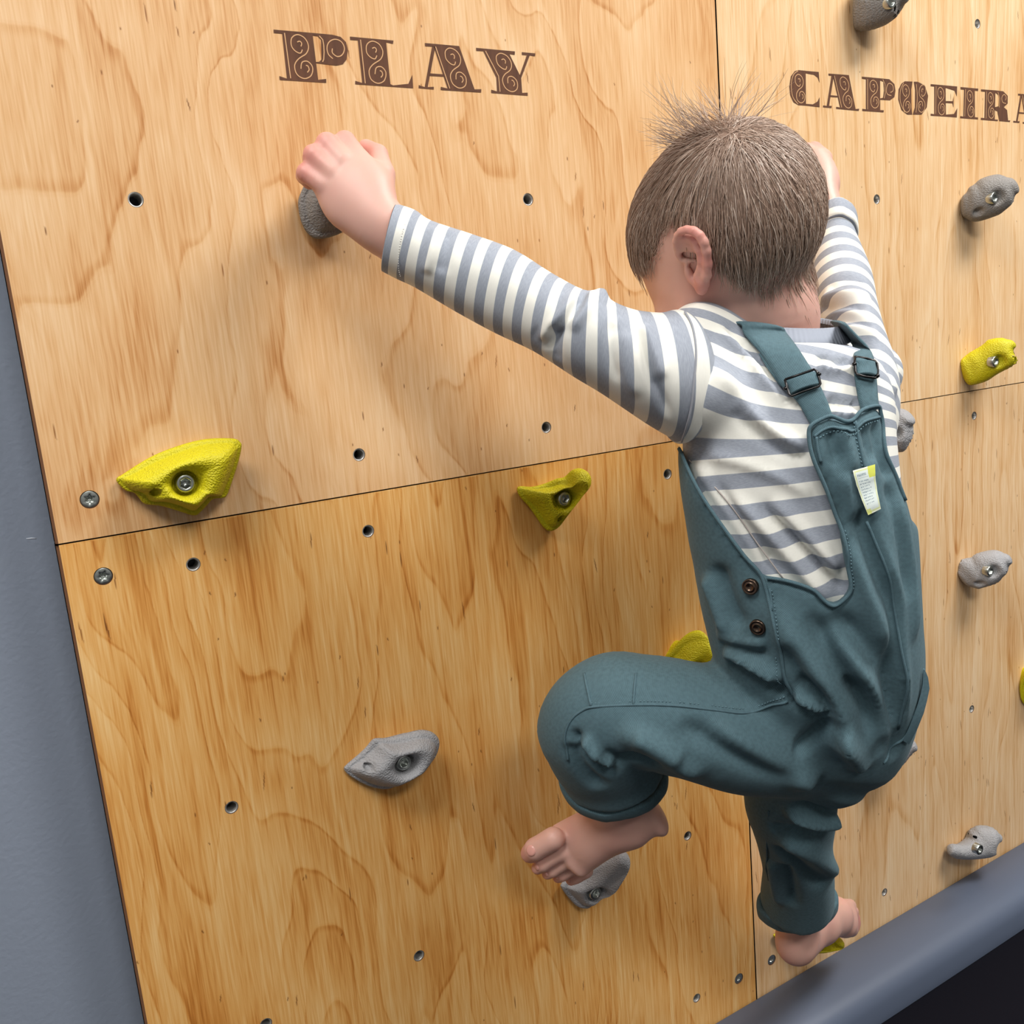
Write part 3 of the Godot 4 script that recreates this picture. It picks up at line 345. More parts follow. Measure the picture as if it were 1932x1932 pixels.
var m_nut: StandardMaterial3D
var m_zinc: StandardMaterial3D
var m_nut_mesh: ArrayMesh
var m_screw_mesh: ArrayMesh
var m_bolt_mesh: ArrayMesh
var m_edge: StandardMaterial3D

func face(st: SurfaceTool, x0: float, y0: float, x1: float, y1: float, w: float, h: float) -> void:
	for p in [Vector3(x0, y0, 0), Vector3(x0, y1, 0), Vector3(x1, y0, 0), Vector3(x1, y0, 0), Vector3(x0, y1, 0), Vector3(x1, y1, 0)]:
		st.set_normal(Vector3.BACK)
		st.set_uv(Vector2(p.x / w, 1.0 - p.y / h))
		st.add_vertex(p)

func hole(st: SurfaceTool, side: SurfaceTool, c: Vector2, r: float, half: float, deep: float, w: float, h: float) -> void:
	for k in 32:
		var e := [Vector2.from_angle(TAU * k / 32), Vector2.from_angle(TAU * (k + 1) / 32)]
		var inner := []
		var outer := []
		for d in e:
			inner.append(c + d * r)
			outer.append(c + d * (half / maxf(absf(d.x), absf(d.y))))
		for p in [inner[0], inner[1], outer[0], outer[0], inner[1], outer[1]]:
			st.set_normal(Vector3.BACK)
			st.set_uv(Vector2(p.x / w, 1.0 - p.y / h))
			st.add_vertex(Vector3(p.x, p.y, 0))
		for q in [[0, 0.0], [0, -deep], [1, 0.0], [1, 0.0], [0, -deep], [1, -deep]]:
			side.set_normal(-Vector3(e[q[0]].x, e[q[0]].y, 0))
			side.set_uv(Vector2(q[0], q[1]))
			side.add_vertex(Vector3(inner[q[0]].x, inner[q[0]].y, q[1]))

func panel(x0: float, y0: float, x1: float, y1: float, wood: Material, label: String) -> Node3D:
	var root := thing("plywood_panel", label, "panel", Vector3(x0, y0, 0), "plywood climbing panels")
	var w := x1 - x0
	var h := y1 - y0
	var nuts := []
	var screws := []
	var col := floorf((x0 + 0.01) / 0.75) * 0.75
	for gx in GRID_X:
		for gy in GRID_Y:
			nuts.append(Vector2(col + gx - x0, (gy if y0 >= 0 else -gy) - y0))
	for sx in [0.031, 0.719]:
		for sy in [0.033, 0.744]:
			screws.append(Vector2(col + sx - x0, (sy if y0 >= 0 else -sy) - y0))
	# the face is cut into strips, one for each column of holes, and each hole sits in a small square of its strip
	var front := SurfaceTool.new()
	var side := SurfaceTool.new()
	front.begin(Mesh.PRIMITIVE_TRIANGLES)
	side.begin(Mesh.PRIMITIVE_TRIANGLES)
	var half := 0.0095
	var columns := {}
	for q in nuts + screws:
		if not columns.has(q.x):
			columns[q.x] = []
		columns[q.x].append(q.y)
	var xs := columns.keys()
	xs.sort()
	var bevel := 0.0022 if x0 == 0.0 else 0.0
	var last := bevel
	for x in xs:
		face(front, last, 0, x - half, h, w, h)
		last = x + half
		var ys: Array = columns[x]
		ys.sort()
		var low := 0.0
		for y in ys:
			face(front, x - half, low, x + half, y - half, w, h)
			low = y + half
			var nut := Vector2(x, y) in nuts
			hole(front, side, Vector2(x, y), 0.0062 if nut else 0.0076, half, 0.018 if nut else 0.004, w, h)
		face(front, x - half, low, x + half, h, w, h)
	face(front, last, 0, w, h, w, h)
	for p in [Vector3(0, 0, -bevel), Vector3(0, h, -bevel), Vector3(bevel, 0, 0), Vector3(bevel, 0, 0), Vector3(0, h, -bevel), Vector3(bevel, h, 0)]:
		side.set_normal(Vector3(-0.7, 0, 0.7))
		side.set_uv(Vector2(p.x, p.y))
		side.add_vertex(p)
	var rim := [Vector3(0, 0, 0), Vector3(w, 0, 0), Vector3(w, h, 0), Vector3(0, h, 0)]
	var back := Vector3(0, 0, -0.018)
	for k in 4:
		var a: Vector3 = rim[k]
		var b: Vector3 = rim[(k + 1) % 4]
		if k == 3:
			a.z = -bevel
			b.z = -bevel
		for p in [a, a + back, b, b, a + back, b + back]:
			side.set_normal(Vector3(b.y - a.y, a.x - b.x, 0).normalized())
			side.set_uv(Vector2(p.x, p.y))
			side.add_vertex(p)
	var m := front.commit()
	m = side.commit(m)
	var board := put("board", m, null, root)
	board.set_surface_override_material(0, wood)
	board.set_surface_override_material(1, m_edge)
	for q in nuts:
		put("t_nut", m_nut_mesh, m_nut, root).position = Vector3(q.x, q.y, 0)
	for q in screws:
		var s := put("screw", m_screw_mesh, m_zinc, root)
		s.position = Vector3(q.x, q.y, 0)
		s.rotation.z = q.x * 37.0 + q.y * 11.0
	return root

func letters(root: Node3D, all: Array, dark: Material, pale: Material) -> void:
	for l in all:
		var o := put("letter", flat_polys(l[0], 0.0003), dark, root)
		o.position = -Vector3(root.position.x, root.position.y, 0)
		put("scroll_line", strips(l[1], 0.0009, 0.0005), pale, o)

# one moulded hold: a rim outline (world points) round its bolt, rising from the rim to the bolt's pit
func hold(label: String, m: Material, bolt: Vector3, top: float, rim: Array, bulge: float, inset: float, hole := Vector3.ZERO, group := "") -> Node3D:
	var root := thing("climbing_hold", label, "climbing hold", Vector3(bolt.x, bolt.y, 0), group)
	var loop := smooth_loop(v3(rim), 6)
	var area := 0.0
	for i in loop.size():
		var q := loop[(i + 1) % loop.size()]
		area += loop[i].x * q.y - q.x * loop[i].y
	if area < 0:
		loop.reverse()
	var rows := []
	var c := Vector3(bolt.x, bolt.y, 0)
	var mean := Vector3.ZERO
	for r in loop:
		mean += r / loop.size()
	var tilt := Vector3.ZERO
	var spread := Vector3.ZERO
	for r in loop:
		tilt += Vector3(r.x - mean.x, r.y - mean.y, 0) * (r.z - mean.z)
		spread += Vector3((r.x - mean.x) * (r.x - mean.x), (r.y - mean.y) * (r.y - mean.y), 1)
	tilt = Vector3(tilt.x / spread.x, tilt.y / spread.y, 0)
	var plan := []
	for k in 4:
		plan.append([0, [0.0, 0.55, 0.97, 1.0][k], [0.0, 0.0, 0.0, 0.35][k]])
	for k in 26:
		plan.append([1, k / 25.0, 0.0])
	for k in 5:
		plan.append([2, (k + 1) / 5.0, 0.0])
	for k in 6:
		plan.append([3, (k + 1) / 6.0, 0.0])
	for q in plan:
		var row := PackedVector3Array()
		for r in loop:
			var flat := Vector3(r.x - c.x, r.y - c.y, 0)
			var far := flat.length()
			var d := flat / far
			var pit := minf(0.0105, far * 0.6)
			var rr := clampf(r.z * 0.24, minf(0.005, r.z * 0.5), 0.013)
			var p: Vector3
			var s: float = q[1]
			if q[0] == 0:
				p = d * pit * s + Vector3(0, 0, lerpf(bolt.z, maxf(top + tilt.dot(d) * pit, bolt.z), q[2]))
			elif q[0] == 1:
				var run := lerpf(pit * 1.06, far - rr, s)
				var z := lerpf(maxf(top + tilt.dot(d) * pit, bolt.z), r.z, s * s * (1.6 - 0.6 * s)) + bulge * 4.0 * s * (1.0 - s) - 0.0022 * exp(-s * s * 220.0)
				p = d * run + Vector3(0, 0, z)
				if hole != Vector3.ZERO:
					var e := Vector2(c.x + p.x - hole.x, c.y + p.y - hole.y).length()
					p.z -= 0.010 * (1.0 - smoothstep(0.0022, 0.0042, e)) + 0.0016 * (1.0 - smoothstep(0.005, 0.008, e))
			elif q[0] == 2:
				p = d * (far - rr * (1.0 - sin(s * PI / 2))) + Vector3(0, 0, r.z - rr * (1.0 - cos(s * PI / 2)))
			else:
				var under := inset + 0.55 * minf(r.z / 0.06, 1.0)
				p = d * (far * (1.0 - under * (1.0 - (1.0 - s) * (1.0 - s)))) + Vector3(0, 0, (r.z - rr) * (1.0 - s))
			row.append(p)
		rows.append(row)
	put("body", grid(rows, true, [], true), m, root)
	var b := put("bolt", m_bolt_mesh, m_zinc, root)
	b.position = Vector3(0, 0, bolt.z)
	b.rotation.z = bolt.x * 29.0
	return root

# a hold that juts out sideways: a rounded lump built from ribs, with a pit for its bolt
func lump(label: String, m: Material, ribs: Array, at: Vector3, hole: Vector3, lo: Vector3, hi: Vector3) -> Node3D:
	var root := thing("climbing_hold", label, "climbing hold", Vector3(at.x, at.y, 0))
	var f := Field.new()
	f.chain(Chain.new(ribs, 4, 0.5, 2.3))
	f.ell([at.x, at.y, at.z + 0.003, 0.0098, 0, 0, 0, 0.0098, 0, 0, 0, 0.0105], 0.004, true)
	if hole != Vector3.ZERO:
		f.ell([hole.x, hole.y, hole.z, 0.0052, 0, 0, 0, 0.0052, 0, 0, 0, 0.009], 0.003, true)
	f.lows.append([Vector3.ZERO, Vector3(0, 0, -1)])
	var net := surface_net(f, lo, hi, 0.0022)
	var v := relax(net[0], net[1], 1, 0.5)
	for i in v.size():
		v[i] -= root.position
	put("body", build(v, net[1]), m, root)
	var b := put("bolt", m_bolt_mesh, m_zinc, root)
	b.position = Vector3(0, 0, at.z - 0.0095)
	b.rotation.z = at.x * 29.0
	return root

func prism(profile: Array, x0: float, x1: float, wave := 0.0) -> ArrayMesh:
	# profile of (z, y) pairs swept along x
	var rows := []
	for k in 61:
		var row := PackedVector3Array()
		for q in profile:
			var x := lerpf(x0, x1, k / 60.0)
			row.append(Vector3(x, q[1] + wave * noise_a.get_noise_2d(x * 60.0, q[0] * 200.0), q[0] + wave * noise_a.get_noise_2d(x * 70.0 + 50.0, q[1] * 200.0)))
		rows.append(row)
	return grid(rows, false)

func box_mesh(a: Vector3, b: Vector3) -> ArrayMesh:
	var st := SurfaceTool.new()
	var m := BoxMesh.new()
	m.size = (b - a).abs()
	st.begin(Mesh.PRIMITIVE_TRIANGLES)
	st.append_from(m, 0, Transform3D(Basis(), (a + b) / 2))
	return st.commit()

func structure(called: String, m: Mesh, material: Material) -> MeshInstance3D:
	var o := put(called, m, material, self)
	o.set_meta("kind", "structure")
	return o

func build_place() -> void:
	noise_a.seed = 5
	# the room
	var m_wall := mat(Color(0.50, 0.535, 0.595), 0.75)
	m_wall.heightmap_enabled = true
	m_wall.heightmap_texture = noise_tex(512, 0.05, Color.BLACK, Color.WHITE, 21, 4)
	m_wall.heightmap_scale = 0.02
	m_wall.uv1_triplanar = true
	m_wall.uv1_scale = Vector3(5, 5, 5)
	var m_white := mat(Color(0.66, 0.66, 0.65), 0.9)
	structure("wall_back", box_mesh(Vector3(-2.6, -1.3, -0.2), Vector3(3.9, 1.9, -0.04)), m_wall)
	structure("wall_front", box_mesh(Vector3(-2.6, -1.3, 4.0), Vector3(3.9, 1.9, 4.1)), m_white)
	structure("wall_left", box_mesh(Vector3(-2.7, -1.3, -0.2), Vector3(-2.6, 1.9, 4.1)), m_white)
	structure("wall_right", box_mesh(Vector3(3.9, -1.3, -0.2), Vector3(4.0, 1.9, 4.1)), m_white)
	structure("ceiling", box_mesh(Vector3(-2.7, 1.9, -0.2), Vector3(4.0, 2.0, 4.1)), m_white)
	var m_floor := mat(Color(0.15, 0.15, 0.2), 0.7)
	structure("floor", box_mesh(Vector3(-2.7, -1.4, -0.2), Vector3(4.0, -1.1, 4.1)), m_floor)
	var scratch := put("scratch", tube(v3([0.0, 0, 0, 0.004, -0.0004, 0, 0.0075, -0.0012, 0]), [0.0003, 0.0005, 0.0003], 6), mat(Color(0.8, 0.82, 0.85), 0.8), get_node("wall_back"))
	scratch.position = Vector3(-0.0195, 0.0032, -0.04)
	# plywood panels
	var w_a := [Color(0.925, 0.795, 0.635), Color(0.895, 0.74, 0.56), Color(0.86, 0.68, 0.48), Color(0.79, 0.575, 0.36), Color(0.66, 0.42, 0.21), Color(0.52, 0.30, 0.13)]
	var w_b := [Color(0.93, 0.775, 0.54), Color(0.90, 0.705, 0.44), Color(0.86, 0.63, 0.345), Color(0.78, 0.515, 0.235), Color(0.64, 0.38, 0.145), Color(0.5, 0.28, 0.1)]
	var w_c := [Color(0.935, 0.83, 0.685), Color(0.915, 0.78, 0.61), Color(0.88, 0.72, 0.53), Color(0.82, 0.625, 0.41), Color(0.70, 0.47, 0.25), Color(0.52, 0.30, 0.13)]
	var woods := []
	for q in [[101, 1.5, 3.2, w_a, 0.62, 0.55], [214, 0.5, 5.0, w_c, 0.5, 1.0], [330, 0.62, 6.0, w_b, 0.58, 1.05], [452, 0.5, 5.0, w_c, 0.55, 1.0]]:
		var m := mat(Color.WHITE, 0.42)
		m.albedo_texture = wood_tex(1200, 1240, 0.75, 0.775, q[0], q[1], q[2], q[3], q[4], q[5])
		m.metallic_specular = 0.4
		woods.append(m)
	m_edge = mat(Color(0.47, 0.31, 0.20), 0.8)
	m_nut = mat(Color(0.72, 0.71, 0.69), 0.4, 0.75)
	m_zinc = mat(Color(0.74, 0.76, 0.74), 0.3, 1.0)
	m_nut_mesh = rows_mesh([[0.0047, -0.017], [0.0047, -0.0012], [0.0051, -0.0006], [0.0060, -0.0004], [0.0062, -0.0006], [0.0062, -0.017]], 28, true)
	var star := func(w: float) -> float: return 0.0027 + 0.0006 * cos(6.0 * w)
	var star_in := func(w: float) -> float: return 0.0021 + 0.0005 * cos(6.0 * w)
	m_screw_mesh = rows_mesh([[0.0, -0.0034], [star_in, -0.0032], [star, -0.0007], [0.0034, -0.0005], [0.0066, -0.0004], [0.0072, -0.0007], [0.0072, -0.0024]], 48, true)
	var hex := func(w: float) -> float: return hex_radius(0.0040, w)
	m_bolt_mesh = rows_mesh([[0.0, 0.003], [hex, 0.0034], [hex, 0.0088], [0.0052, 0.0092], [0.0070, 0.0092], [0.0078, 0.0084], [0.0078, 0.0]], 48, true)
	var g := 0.0011
	var e := 0.0006
	var ul := panel(0.0, e, 0.75 - g, 0.785, woods[0], "birch plywood climbing panel engraved PLAY, upper left")
	var ur := panel(0.75 + g, e, 1.5, 0.785, woods[1], "birch plywood climbing panel engraved CAPOEIRA, upper right")
	panel(0.0, -0.8, 0.75 - g, -e, woods[2], "plain birch plywood climbing panel below the PLAY panel")
	panel(0.75 + g, -0.8, 1.5, -e, woods[3], "plain birch plywood climbing panel below the CAPOEIRA panel")
	var m_burn := mat(Color(0.40, 0.245, 0.15), 0.8)
	m_burn.albedo_texture = noise_tex(256, 0.06, Color(0.8, 0.78, 0.75), Color(1, 1, 1), 77, 4, Vector2(1, 10))
	m_burn.uv1_triplanar = true
	m_burn.uv1_scale = Vector3(9, 9, 9)
	var m_pale := mat(Color(0.80, 0.62, 0.44), 0.7)
	letters(ul, PLAY_LETTERS, m_burn, m_pale)
	letters(ur, CAPOEIRA_LETTERS, m_burn, m_pale)
	# crash padding
	var m_pad := mat(Color(0.345, 0.385, 0.46), 0.5)
	var pad := put("foam_kerb_pad", prism([[0.0015, -1.1], [0.0015, -0.79], [0.006, -0.7855], [0.05, -0.785], [0.066, -0.7865], [0.078, -0.791], [0.086, -0.799], [0.090, -0.811], [0.092, -0.84], [0.092, -1.1]], -0.9, 2.4, 0.0012), m_pad, self)
	tag(pad, "grey-blue vinyl kerb pad along the foot of the plywood wall", "pad")
	var m_mat := mat(Color(0.07, 0.07, 0.1), 0.95)
	m_mat.metallic_specular = 0.2
	var fl := put("floor_mat", prism([[0.0935, -1.1], [0.0935, -0.836], [0.1, -0.830], [0.4, -0.829], [1.9, -0.829], [1.91, -0.84], [1.91, -1.1]], -1.2, 2.6, 0.0015), m_mat, self)
	tag(fl, "black vinyl floor mat below the grey kerb pad", "mat")
	# holds
	var rough := noise_tex(512, 0.06, Color.BLACK, Color.WHITE, 31, 3)
	var m_yellow := mat(Color(0.80, 0.755, 0.02), 0.55)
	var m_grey := mat(Color(0.625, 0.625, 0.635), 0.62)
	var m_warm := mat(Color(0.53, 0.515, 0.50), 0.62)
	for m in [m_yellow, m_grey, m_warm]:
		m.heightmap_enabled = true
		m.heightmap_texture = rough
		m.heightmap_scale = 0.13
		m.uv1_triplanar = true
		m.uv1_scale = Vector3(14, 14, 14)
	hold("large yellow climbing hold with curved top edge at the left", m_yellow, Vector3(0.104, 0.0375, 0.016), 0.027, [0.0536, 0.0478, 0.008, 0.0591, 0.0507, 0.009, 0.082, 0.0619, 0.012, 0.1047, 0.0685, 0.015, 0.1274, 0.0716, 0.018, 0.1498, 0.0694, 0.02, 0.1559, 0.0657, 0.02, 0.1566, 0.0609, 0.02, 0.1524, 0.0478, 0.018, 0.1459, 0.032, 0.014, 0.1407, 0.0201, 0.01, 0.1371, 0.0176, 0.01, 0.128, 0.0183, 0.012, 0.122, 0.0139, 0.012, 0.1161, 0.0092, 0.012, 0.11, 0.0063, 0.01, 0.0969, 0.013, 0.012, 0.0844, 0.0193, 0.012, 0.072, 0.023, 0.01, 0.0678, 0.0296, 0.01, 0.065, 0.0336, 0.009, 0.0588, 0.0367, 0.008, 0.0539, 0.0435, 0.007], 0.012, 0.06, Vector3(0.0794, 0.0337, 0.02))
	hold("small yellow three-lobed climbing hold under the seam left of the child", m_yellow, Vector3(0.482, -0.0375, 0.017), 0.027, [0.4369, -0.0219, 0.008, 0.4408, -0.0196, 0.008, 0.4535, -0.0218, 0.012, 0.4664, -0.0203, 0.016, 0.4778, -0.0158, 0.025, 0.4843, -0.0145, 0.032, 0.4892, -0.0075, 0.042, 0.4964, -0.006, 0.048, 0.503, -0.0102, 0.05, 0.5072, -0.0172, 0.048, 0.5073, -0.0258, 0.044, 0.5021, -0.0363, 0.036, 0.4952, -0.0481, 0.028, 0.4883, -0.0599, 0.02, 0.4812, -0.0716, 0.012, 0.4723, -0.0738, 0.01, 0.4656, -0.0687, 0.008, 0.4583, -0.0574, 0.008, 0.4499, -0.044, 0.008, 0.4391, -0.0301, 0.008], 0.006, 0.05, Vector3(0.4784, -0.0595, 0.02))
	hold("pale grey kidney-shaped climbing hold on the lower left panel", m_grey, Vector3(0.269, -0.2715, 0.015), 0.03, [0.2134, -0.2663, 0.008, 0.2158, -0.2635, 0.009, 0.2269, -0.2564, 0.012, 0.2356, -0.2496, 0.015, 0.2412, -0.243, 0.018, 0.2452, -0.2407, 0.02, 0.2569, -0.2431, 0.022, 0.2708, -0.243, 0.025, 0.2874, -0.2429, 0.028, 0.2967, -0.2456, 0.028, 0.3041, -0.2505, 0.028, 0.3092, -0.2576, 0.027, 0.31, -0.2651, 0.026, 0.3062, -0.2757, 0.024, 0.2989, -0.2843, 0.022, 0.2912, -0.2909, 0.02, 0.2812, -0.2942, 0.018, 0.2731, -0.2984, 0.014, 0.2627, -0.3021, 0.01, 0.254, -0.3025, 0.008, 0.2443, -0.2985, 0.008, 0.2338, -0.2915, 0.008, 0.2223, -0.2807, 0.008, 0.2149, -0.2717, 0.007], 0.008, 0.05, Vector3(0.2327, -0.2656, 0.022))
	hold("grey climbing hold under the child's raised left foot", m_grey, Vector3(0.482, -0.503, 0.018), 0.03, [0.5184, -0.4613, 0.055, 0.5145, -0.4528, 0.055, 0.5063, -0.4481, 0.052, 0.4971, -0.4538, 0.045, 0.485, -0.4635, 0.035, 0.4667, -0.4793, 0.02, 0.4547, -0.4846, 0.012, 0.4491, -0.4885, 0.01, 0.4487, -0.4927, 0.01, 0.4555, -0.5065, 0.01, 0.4653, -0.5218, 0.012, 0.4726, -0.5273, 0.014, 0.4794, -0.5266, 0.018, 0.4888, -0.5134, 0.028, 0.4996, -0.5054, 0.036, 0.507, -0.4957, 0.044, 0.5097, -0.4849, 0.048, 0.5137, -0.4733, 0.052], 0.003, 0.05, Vector3.ZERO)
	hold("grey climbing hold gripped by the child's left hand", m_warm, Vector3(0.269, 0.2715, 0.016), 0.032, [0.2384, 0.2697, 0.012, 0.2376, 0.2604, 0.012, 0.2389, 0.2501, 0.012, 0.2429, 0.2417, 0.012, 0.2484, 0.2366, 0.014, 0.2566, 0.236, 0.017, 0.2687, 0.2389, 0.022, 0.2797, 0.2447, 0.028, 0.2898, 0.255, 0.034, 0.2966, 0.2702, 0.038, 0.2969, 0.2851, 0.042, 0.2921, 0.2983, 0.042, 0.2796, 0.3029, 0.04, 0.2662, 0.2999, 0.036, 0.2552, 0.2939, 0.028, 0.2472, 0.2865, 0.02, 0.2423, 0.2783, 0.014], 0.004, 0.06, Vector3.ZERO)
	hold("yellow climbing hold half hidden behind the child's left knee", m_yellow, Vector3(0.644, -0.2715, 0.018), 0.036, [0.6212, -0.2584, 0.01, 0.6267, -0.2471, 0.016, 0.6346, -0.2344, 0.024, 0.6432, -0.2254, 0.034, 0.6512, -0.2231, 0.044, 0.6558, -0.2292, 0.05, 0.6618, -0.2413, 0.052, 0.6595, -0.2544, 0.05, 0.6572, -0.2706, 0.042, 0.6521, -0.2934, 0.028, 0.6373, -0.2983, 0.016, 0.6237, -0.2815, 0.01], 0.006, 0.05, Vector3.ZERO)
	hold("yellow climbing hold cut off by the right edge of the picture", m_yellow, Vector3(1.394, -0.503, 0.018), 0.036, [1.358, -0.5075, 0.005, 1.3569, -0.4924, 0.008, 1.3579, -0.4663, 0.02, 1.3595, -0.4475, 0.04, 1.3716, -0.4525, 0.05, 1.3742, -0.4771, 0.045, 1.3808, -0.5124, 0.025, 1.3732, -0.5342, 0.008, 1.363, -0.5247, 0.005], 0.0, 0.05, Vector3.ZERO)
	hold("yellow climbing hold under the child's right foot", m_yellow, Vector3(0.854, -0.7375, 0.014), 0.024, [0.7825, -0.7052, 0.006, 0.7868, -0.7022, 0.006, 0.8051, -0.6986, 0.012, 0.8305, -0.7023, 0.022, 0.8536, -0.7113, 0.034, 0.8715, -0.7242, 0.044, 0.8818, -0.7376, 0.046, 0.8776, -0.7465, 0.042, 0.8569, -0.7527, 0.03, 0.8281, -0.7451, 0.018, 0.806, -0.7299, 0.01, 0.7903, -0.7152, 0.006], 0.0, 0.05, Vector3.ZERO)
	hold("grey climbing hold gripped by the child's right hand behind the head", m_grey, Vector3(0.854, 0.2715, 0.016), 0.032, [0.8054, 0.2678, 0.008, 0.8108, 0.2852, 0.012, 0.8227, 0.2983, 0.022, 0.8407, 0.3039, 0.034, 0.8561, 0.3022, 0.044, 0.8656, 0.2938, 0.048, 0.862, 0.2792, 0.046, 0.857, 0.2633, 0.034, 0.8449, 0.2473, 0.02, 0.8241, 0.243, 0.01, 0.809, 0.2526, 0.008], 0.004, 0.05, Vector3.ZERO)
	lump("dark grey climbing hold above the word CAPOEIRA", m_warm, [0.97658, 0.49743, 0.01002, -0.01049, 0.02072, -0.00367, -0.01010, -0.00351, 0.00903, 0.98363, 0.49770, 0.01801, -0.01047, 0.02693, -0.00092, -0.01223, -0.00424, 0.01525, 0.99734, 0.50219, 0.02799, -0.00969, 0.02815, 0.00063, -0.01387, -0.00520, 0.01888, 1.00885, 0.50298, 0.03799, -0.00705, 0.02266, 0.00142, -0.01596, -0.00584, 0.01397, 1.01296, 0.50257, 0.04600, -0.00331, 0.01071, 0.00069, -0.01200, -0.00409, 0.00594], Vector3(0.9883, 0.4916, 0.0486), Vector3(0.968, 0.5045, 0.0324), Vector3(0.944, 0.4524, -0.006), Vector3(1.045, 0.5488, 0.0704))
	lump("grey climbing hold with two sockets at the upper right", m_warm, [1.19703, 0.26130, 0.00700, -0.00211, 0.01545, -0.00071, -0.00847, -0.00077, 0.00847, 1.20296, 0.26199, 0.01300, -0.00257, 0.02350, -0.00011, -0.01203, -0.00125, 0.01333, 1.21323, 0.26542, 0.02200, -0.00345, 0.02502, -0.00117, -0.01486, -0.00136, 0.01477, 1.22193, 0.27197, 0.03300, -0.00271, 0.02531, 0.00022, -0.01482, -0.00172, 0.01478, 1.23181, 0.27711, 0.04200, -0.00245, 0.02138, 0.00004, -0.01368, -0.00159, 0.01309, 1.23625, 0.28047, 0.04900, -0.00127, 0.01183, 0.00020, -0.01146, -0.00137, 0.00792], Vector3(1.2051, 0.2657, 0.0455), Vector3(1.1955, 0.2503, 0.0289), Vector3(1.1703, 0.2202, -0.006), Vector3(1.2658, 0.3169, 0.0749))
	lump("yellow climbing hold just above the seam at the right edge", m_yellow, [1.20383, 0.02925, 0.00500, -0.00177, 0.01976, -0.00516, -0.00612, 0.00148, 0.00777, 1.21378, 0.03356, 0.01200, -0.00148, 0.02199, -0.00495, -0.01151, 0.00170, 0.01098, 1.22394, 0.04267, 0.02400, -0.00120, 0.02145, -0.00430, -0.01534, 0.00101, 0.00936, 1.23025, 0.05195, 0.03700, -0.00042, 0.02079, -0.00279, -0.01660, 0.00060, 0.00693, 1.23380, 0.06184, 0.04600, -0.00021, 0.01462, -0.00165, -0.01392, 0.00043, 0.00558, 1.23629, 0.06555, 0.05100, 0.00004, 0.00671, -0.00052, -0.00905, 0.00037, 0.00423], Vector3(1.214, 0.043, 0.0445), Vector3.ZERO, Vector3(1.1795, -0.0086, -0.006), Vector3(1.2659, 0.0945, 0.0733))
	lump("grey climbing hold half hidden behind the child's right side", m_grey, [1.00252, -0.04191, 0.00800, 0.00159, 0.01998, -0.00224, -0.01031, 0.00149, 0.00596, 1.00985, -0.03123, 0.01800, 0.00218, 0.02874, -0.00301, -0.01786, 0.00226, 0.00871, 1.01592, -0.02079, 0.03000, 0.00222, 0.02285, -0.00147, -0.02005, 0.00232, 0.00580, 1.01836, -0.01260, 0.04000, 0.00122, 0.01115, -0.00042, -0.01277, 0.00147, 0.00192], Vector3(0.9961, -0.0325, 0.0399), Vector3.ZERO, Vector3(0.9736, -0.08, -0.006), Vector3(1.0541, 0.0202, 0.06))
	lump("light grey rounded climbing hold at the right, level with the child's waist", m_grey, [1.20118, -0.28045, 0.00600, 0.00222, 0.01308, -0.00328, -0.00708, 0.00282, 0.00647, 1.20895, -0.27471, 0.01199, 0.00436, 0.02273, -0.00474, -0.01298, 0.00458, 0.00998, 1.21702, -0.27043, 0.02199, 0.00397, 0.02112, -0.00445, -0.01606, 0.00489, 0.00889, 1.22555, -0.26017, 0.03400, 0.00389, 0.01953, -0.00352, -0.01679, 0.00508, 0.00961, 1.23408, -0.25380, 0.04300, 0.00298, 0.01641, -0.00330, -0.01492, 0.00452, 0.00899, 1.23748, -0.25062, 0.04900, 0.00161, 0.00838, -0.00152, -0.01072, 0.00288, 0.00456], Vector3(1.2076, -0.264, 0.0445), Vector3(1.2017, -0.2847, 0.0319), Vector3(1.1758, -0.3159, -0.006), Vector3(1.2676, -0.2188, 0.0718))
	lump("grey climbing hold peeking out behind the child's bottom", m_grey, [0.98164, -0.50857, 0.00799, 0.00343, 0.01149, -0.00480, -0.00616, 0.00548, 0.00872, 1.00181, -0.50177, 0.01797, 0.00541, 0.01719, -0.00663, -0.01203, 0.00844, 0.01205, 1.01740, -0.49042, 0.03098, 0.00477, 0.01460, -0.00519, -0.01461, 0.00802, 0.00913, 1.02658, -0.48401, 0.04200, 0.00297, 0.00832, -0.00256, -0.00963, 0.00501, 0.00511], Vector3(0.9967, -0.4916, 0.0387), Vector3.ZERO, Vector3(0.9566, -0.54, -0.006), Vector3(1.0547, -0.4553, 0.0657))
	lump("light grey scooped climbing hold at the lower right above the kerb pad", m_grey, [1.16271, -0.71510, 0.01199, -0.00001, 0.00519, -0.00547, 0.00156, 0.00569, 0.00540, 1.18114, -0.72393, 0.01598, 0.00299, 0.00953, -0.00567, 0.00061, 0.00751, 0.01297, 1.20974, -0.72929, 0.01798, 0.00519, 0.01324, -0.00620, -0.00347, 0.00945, 0.01728, 1.22820, -0.72127, 0.02397, 0.00720, 0.01756, -0.00746, -0.01289, 0.01067, 0.01269, 1.23648, -0.71365, 0.03198, 0.00677, 0.01594, -0.00622, -0.01231, 0.00898, 0.00958, 1.24449, -0.71391, 0.03800, 0.00278, 0.00627, -0.00225, -0.00516, 0.00483, 0.00707], Vector3(1.136, -0.6743, 0.0781), Vector3(1.1227, -0.6826, 0.0666), Vector3(1.1432, -0.7637, -0.006), Vector3(1.269, -0.6774, 0.0634))

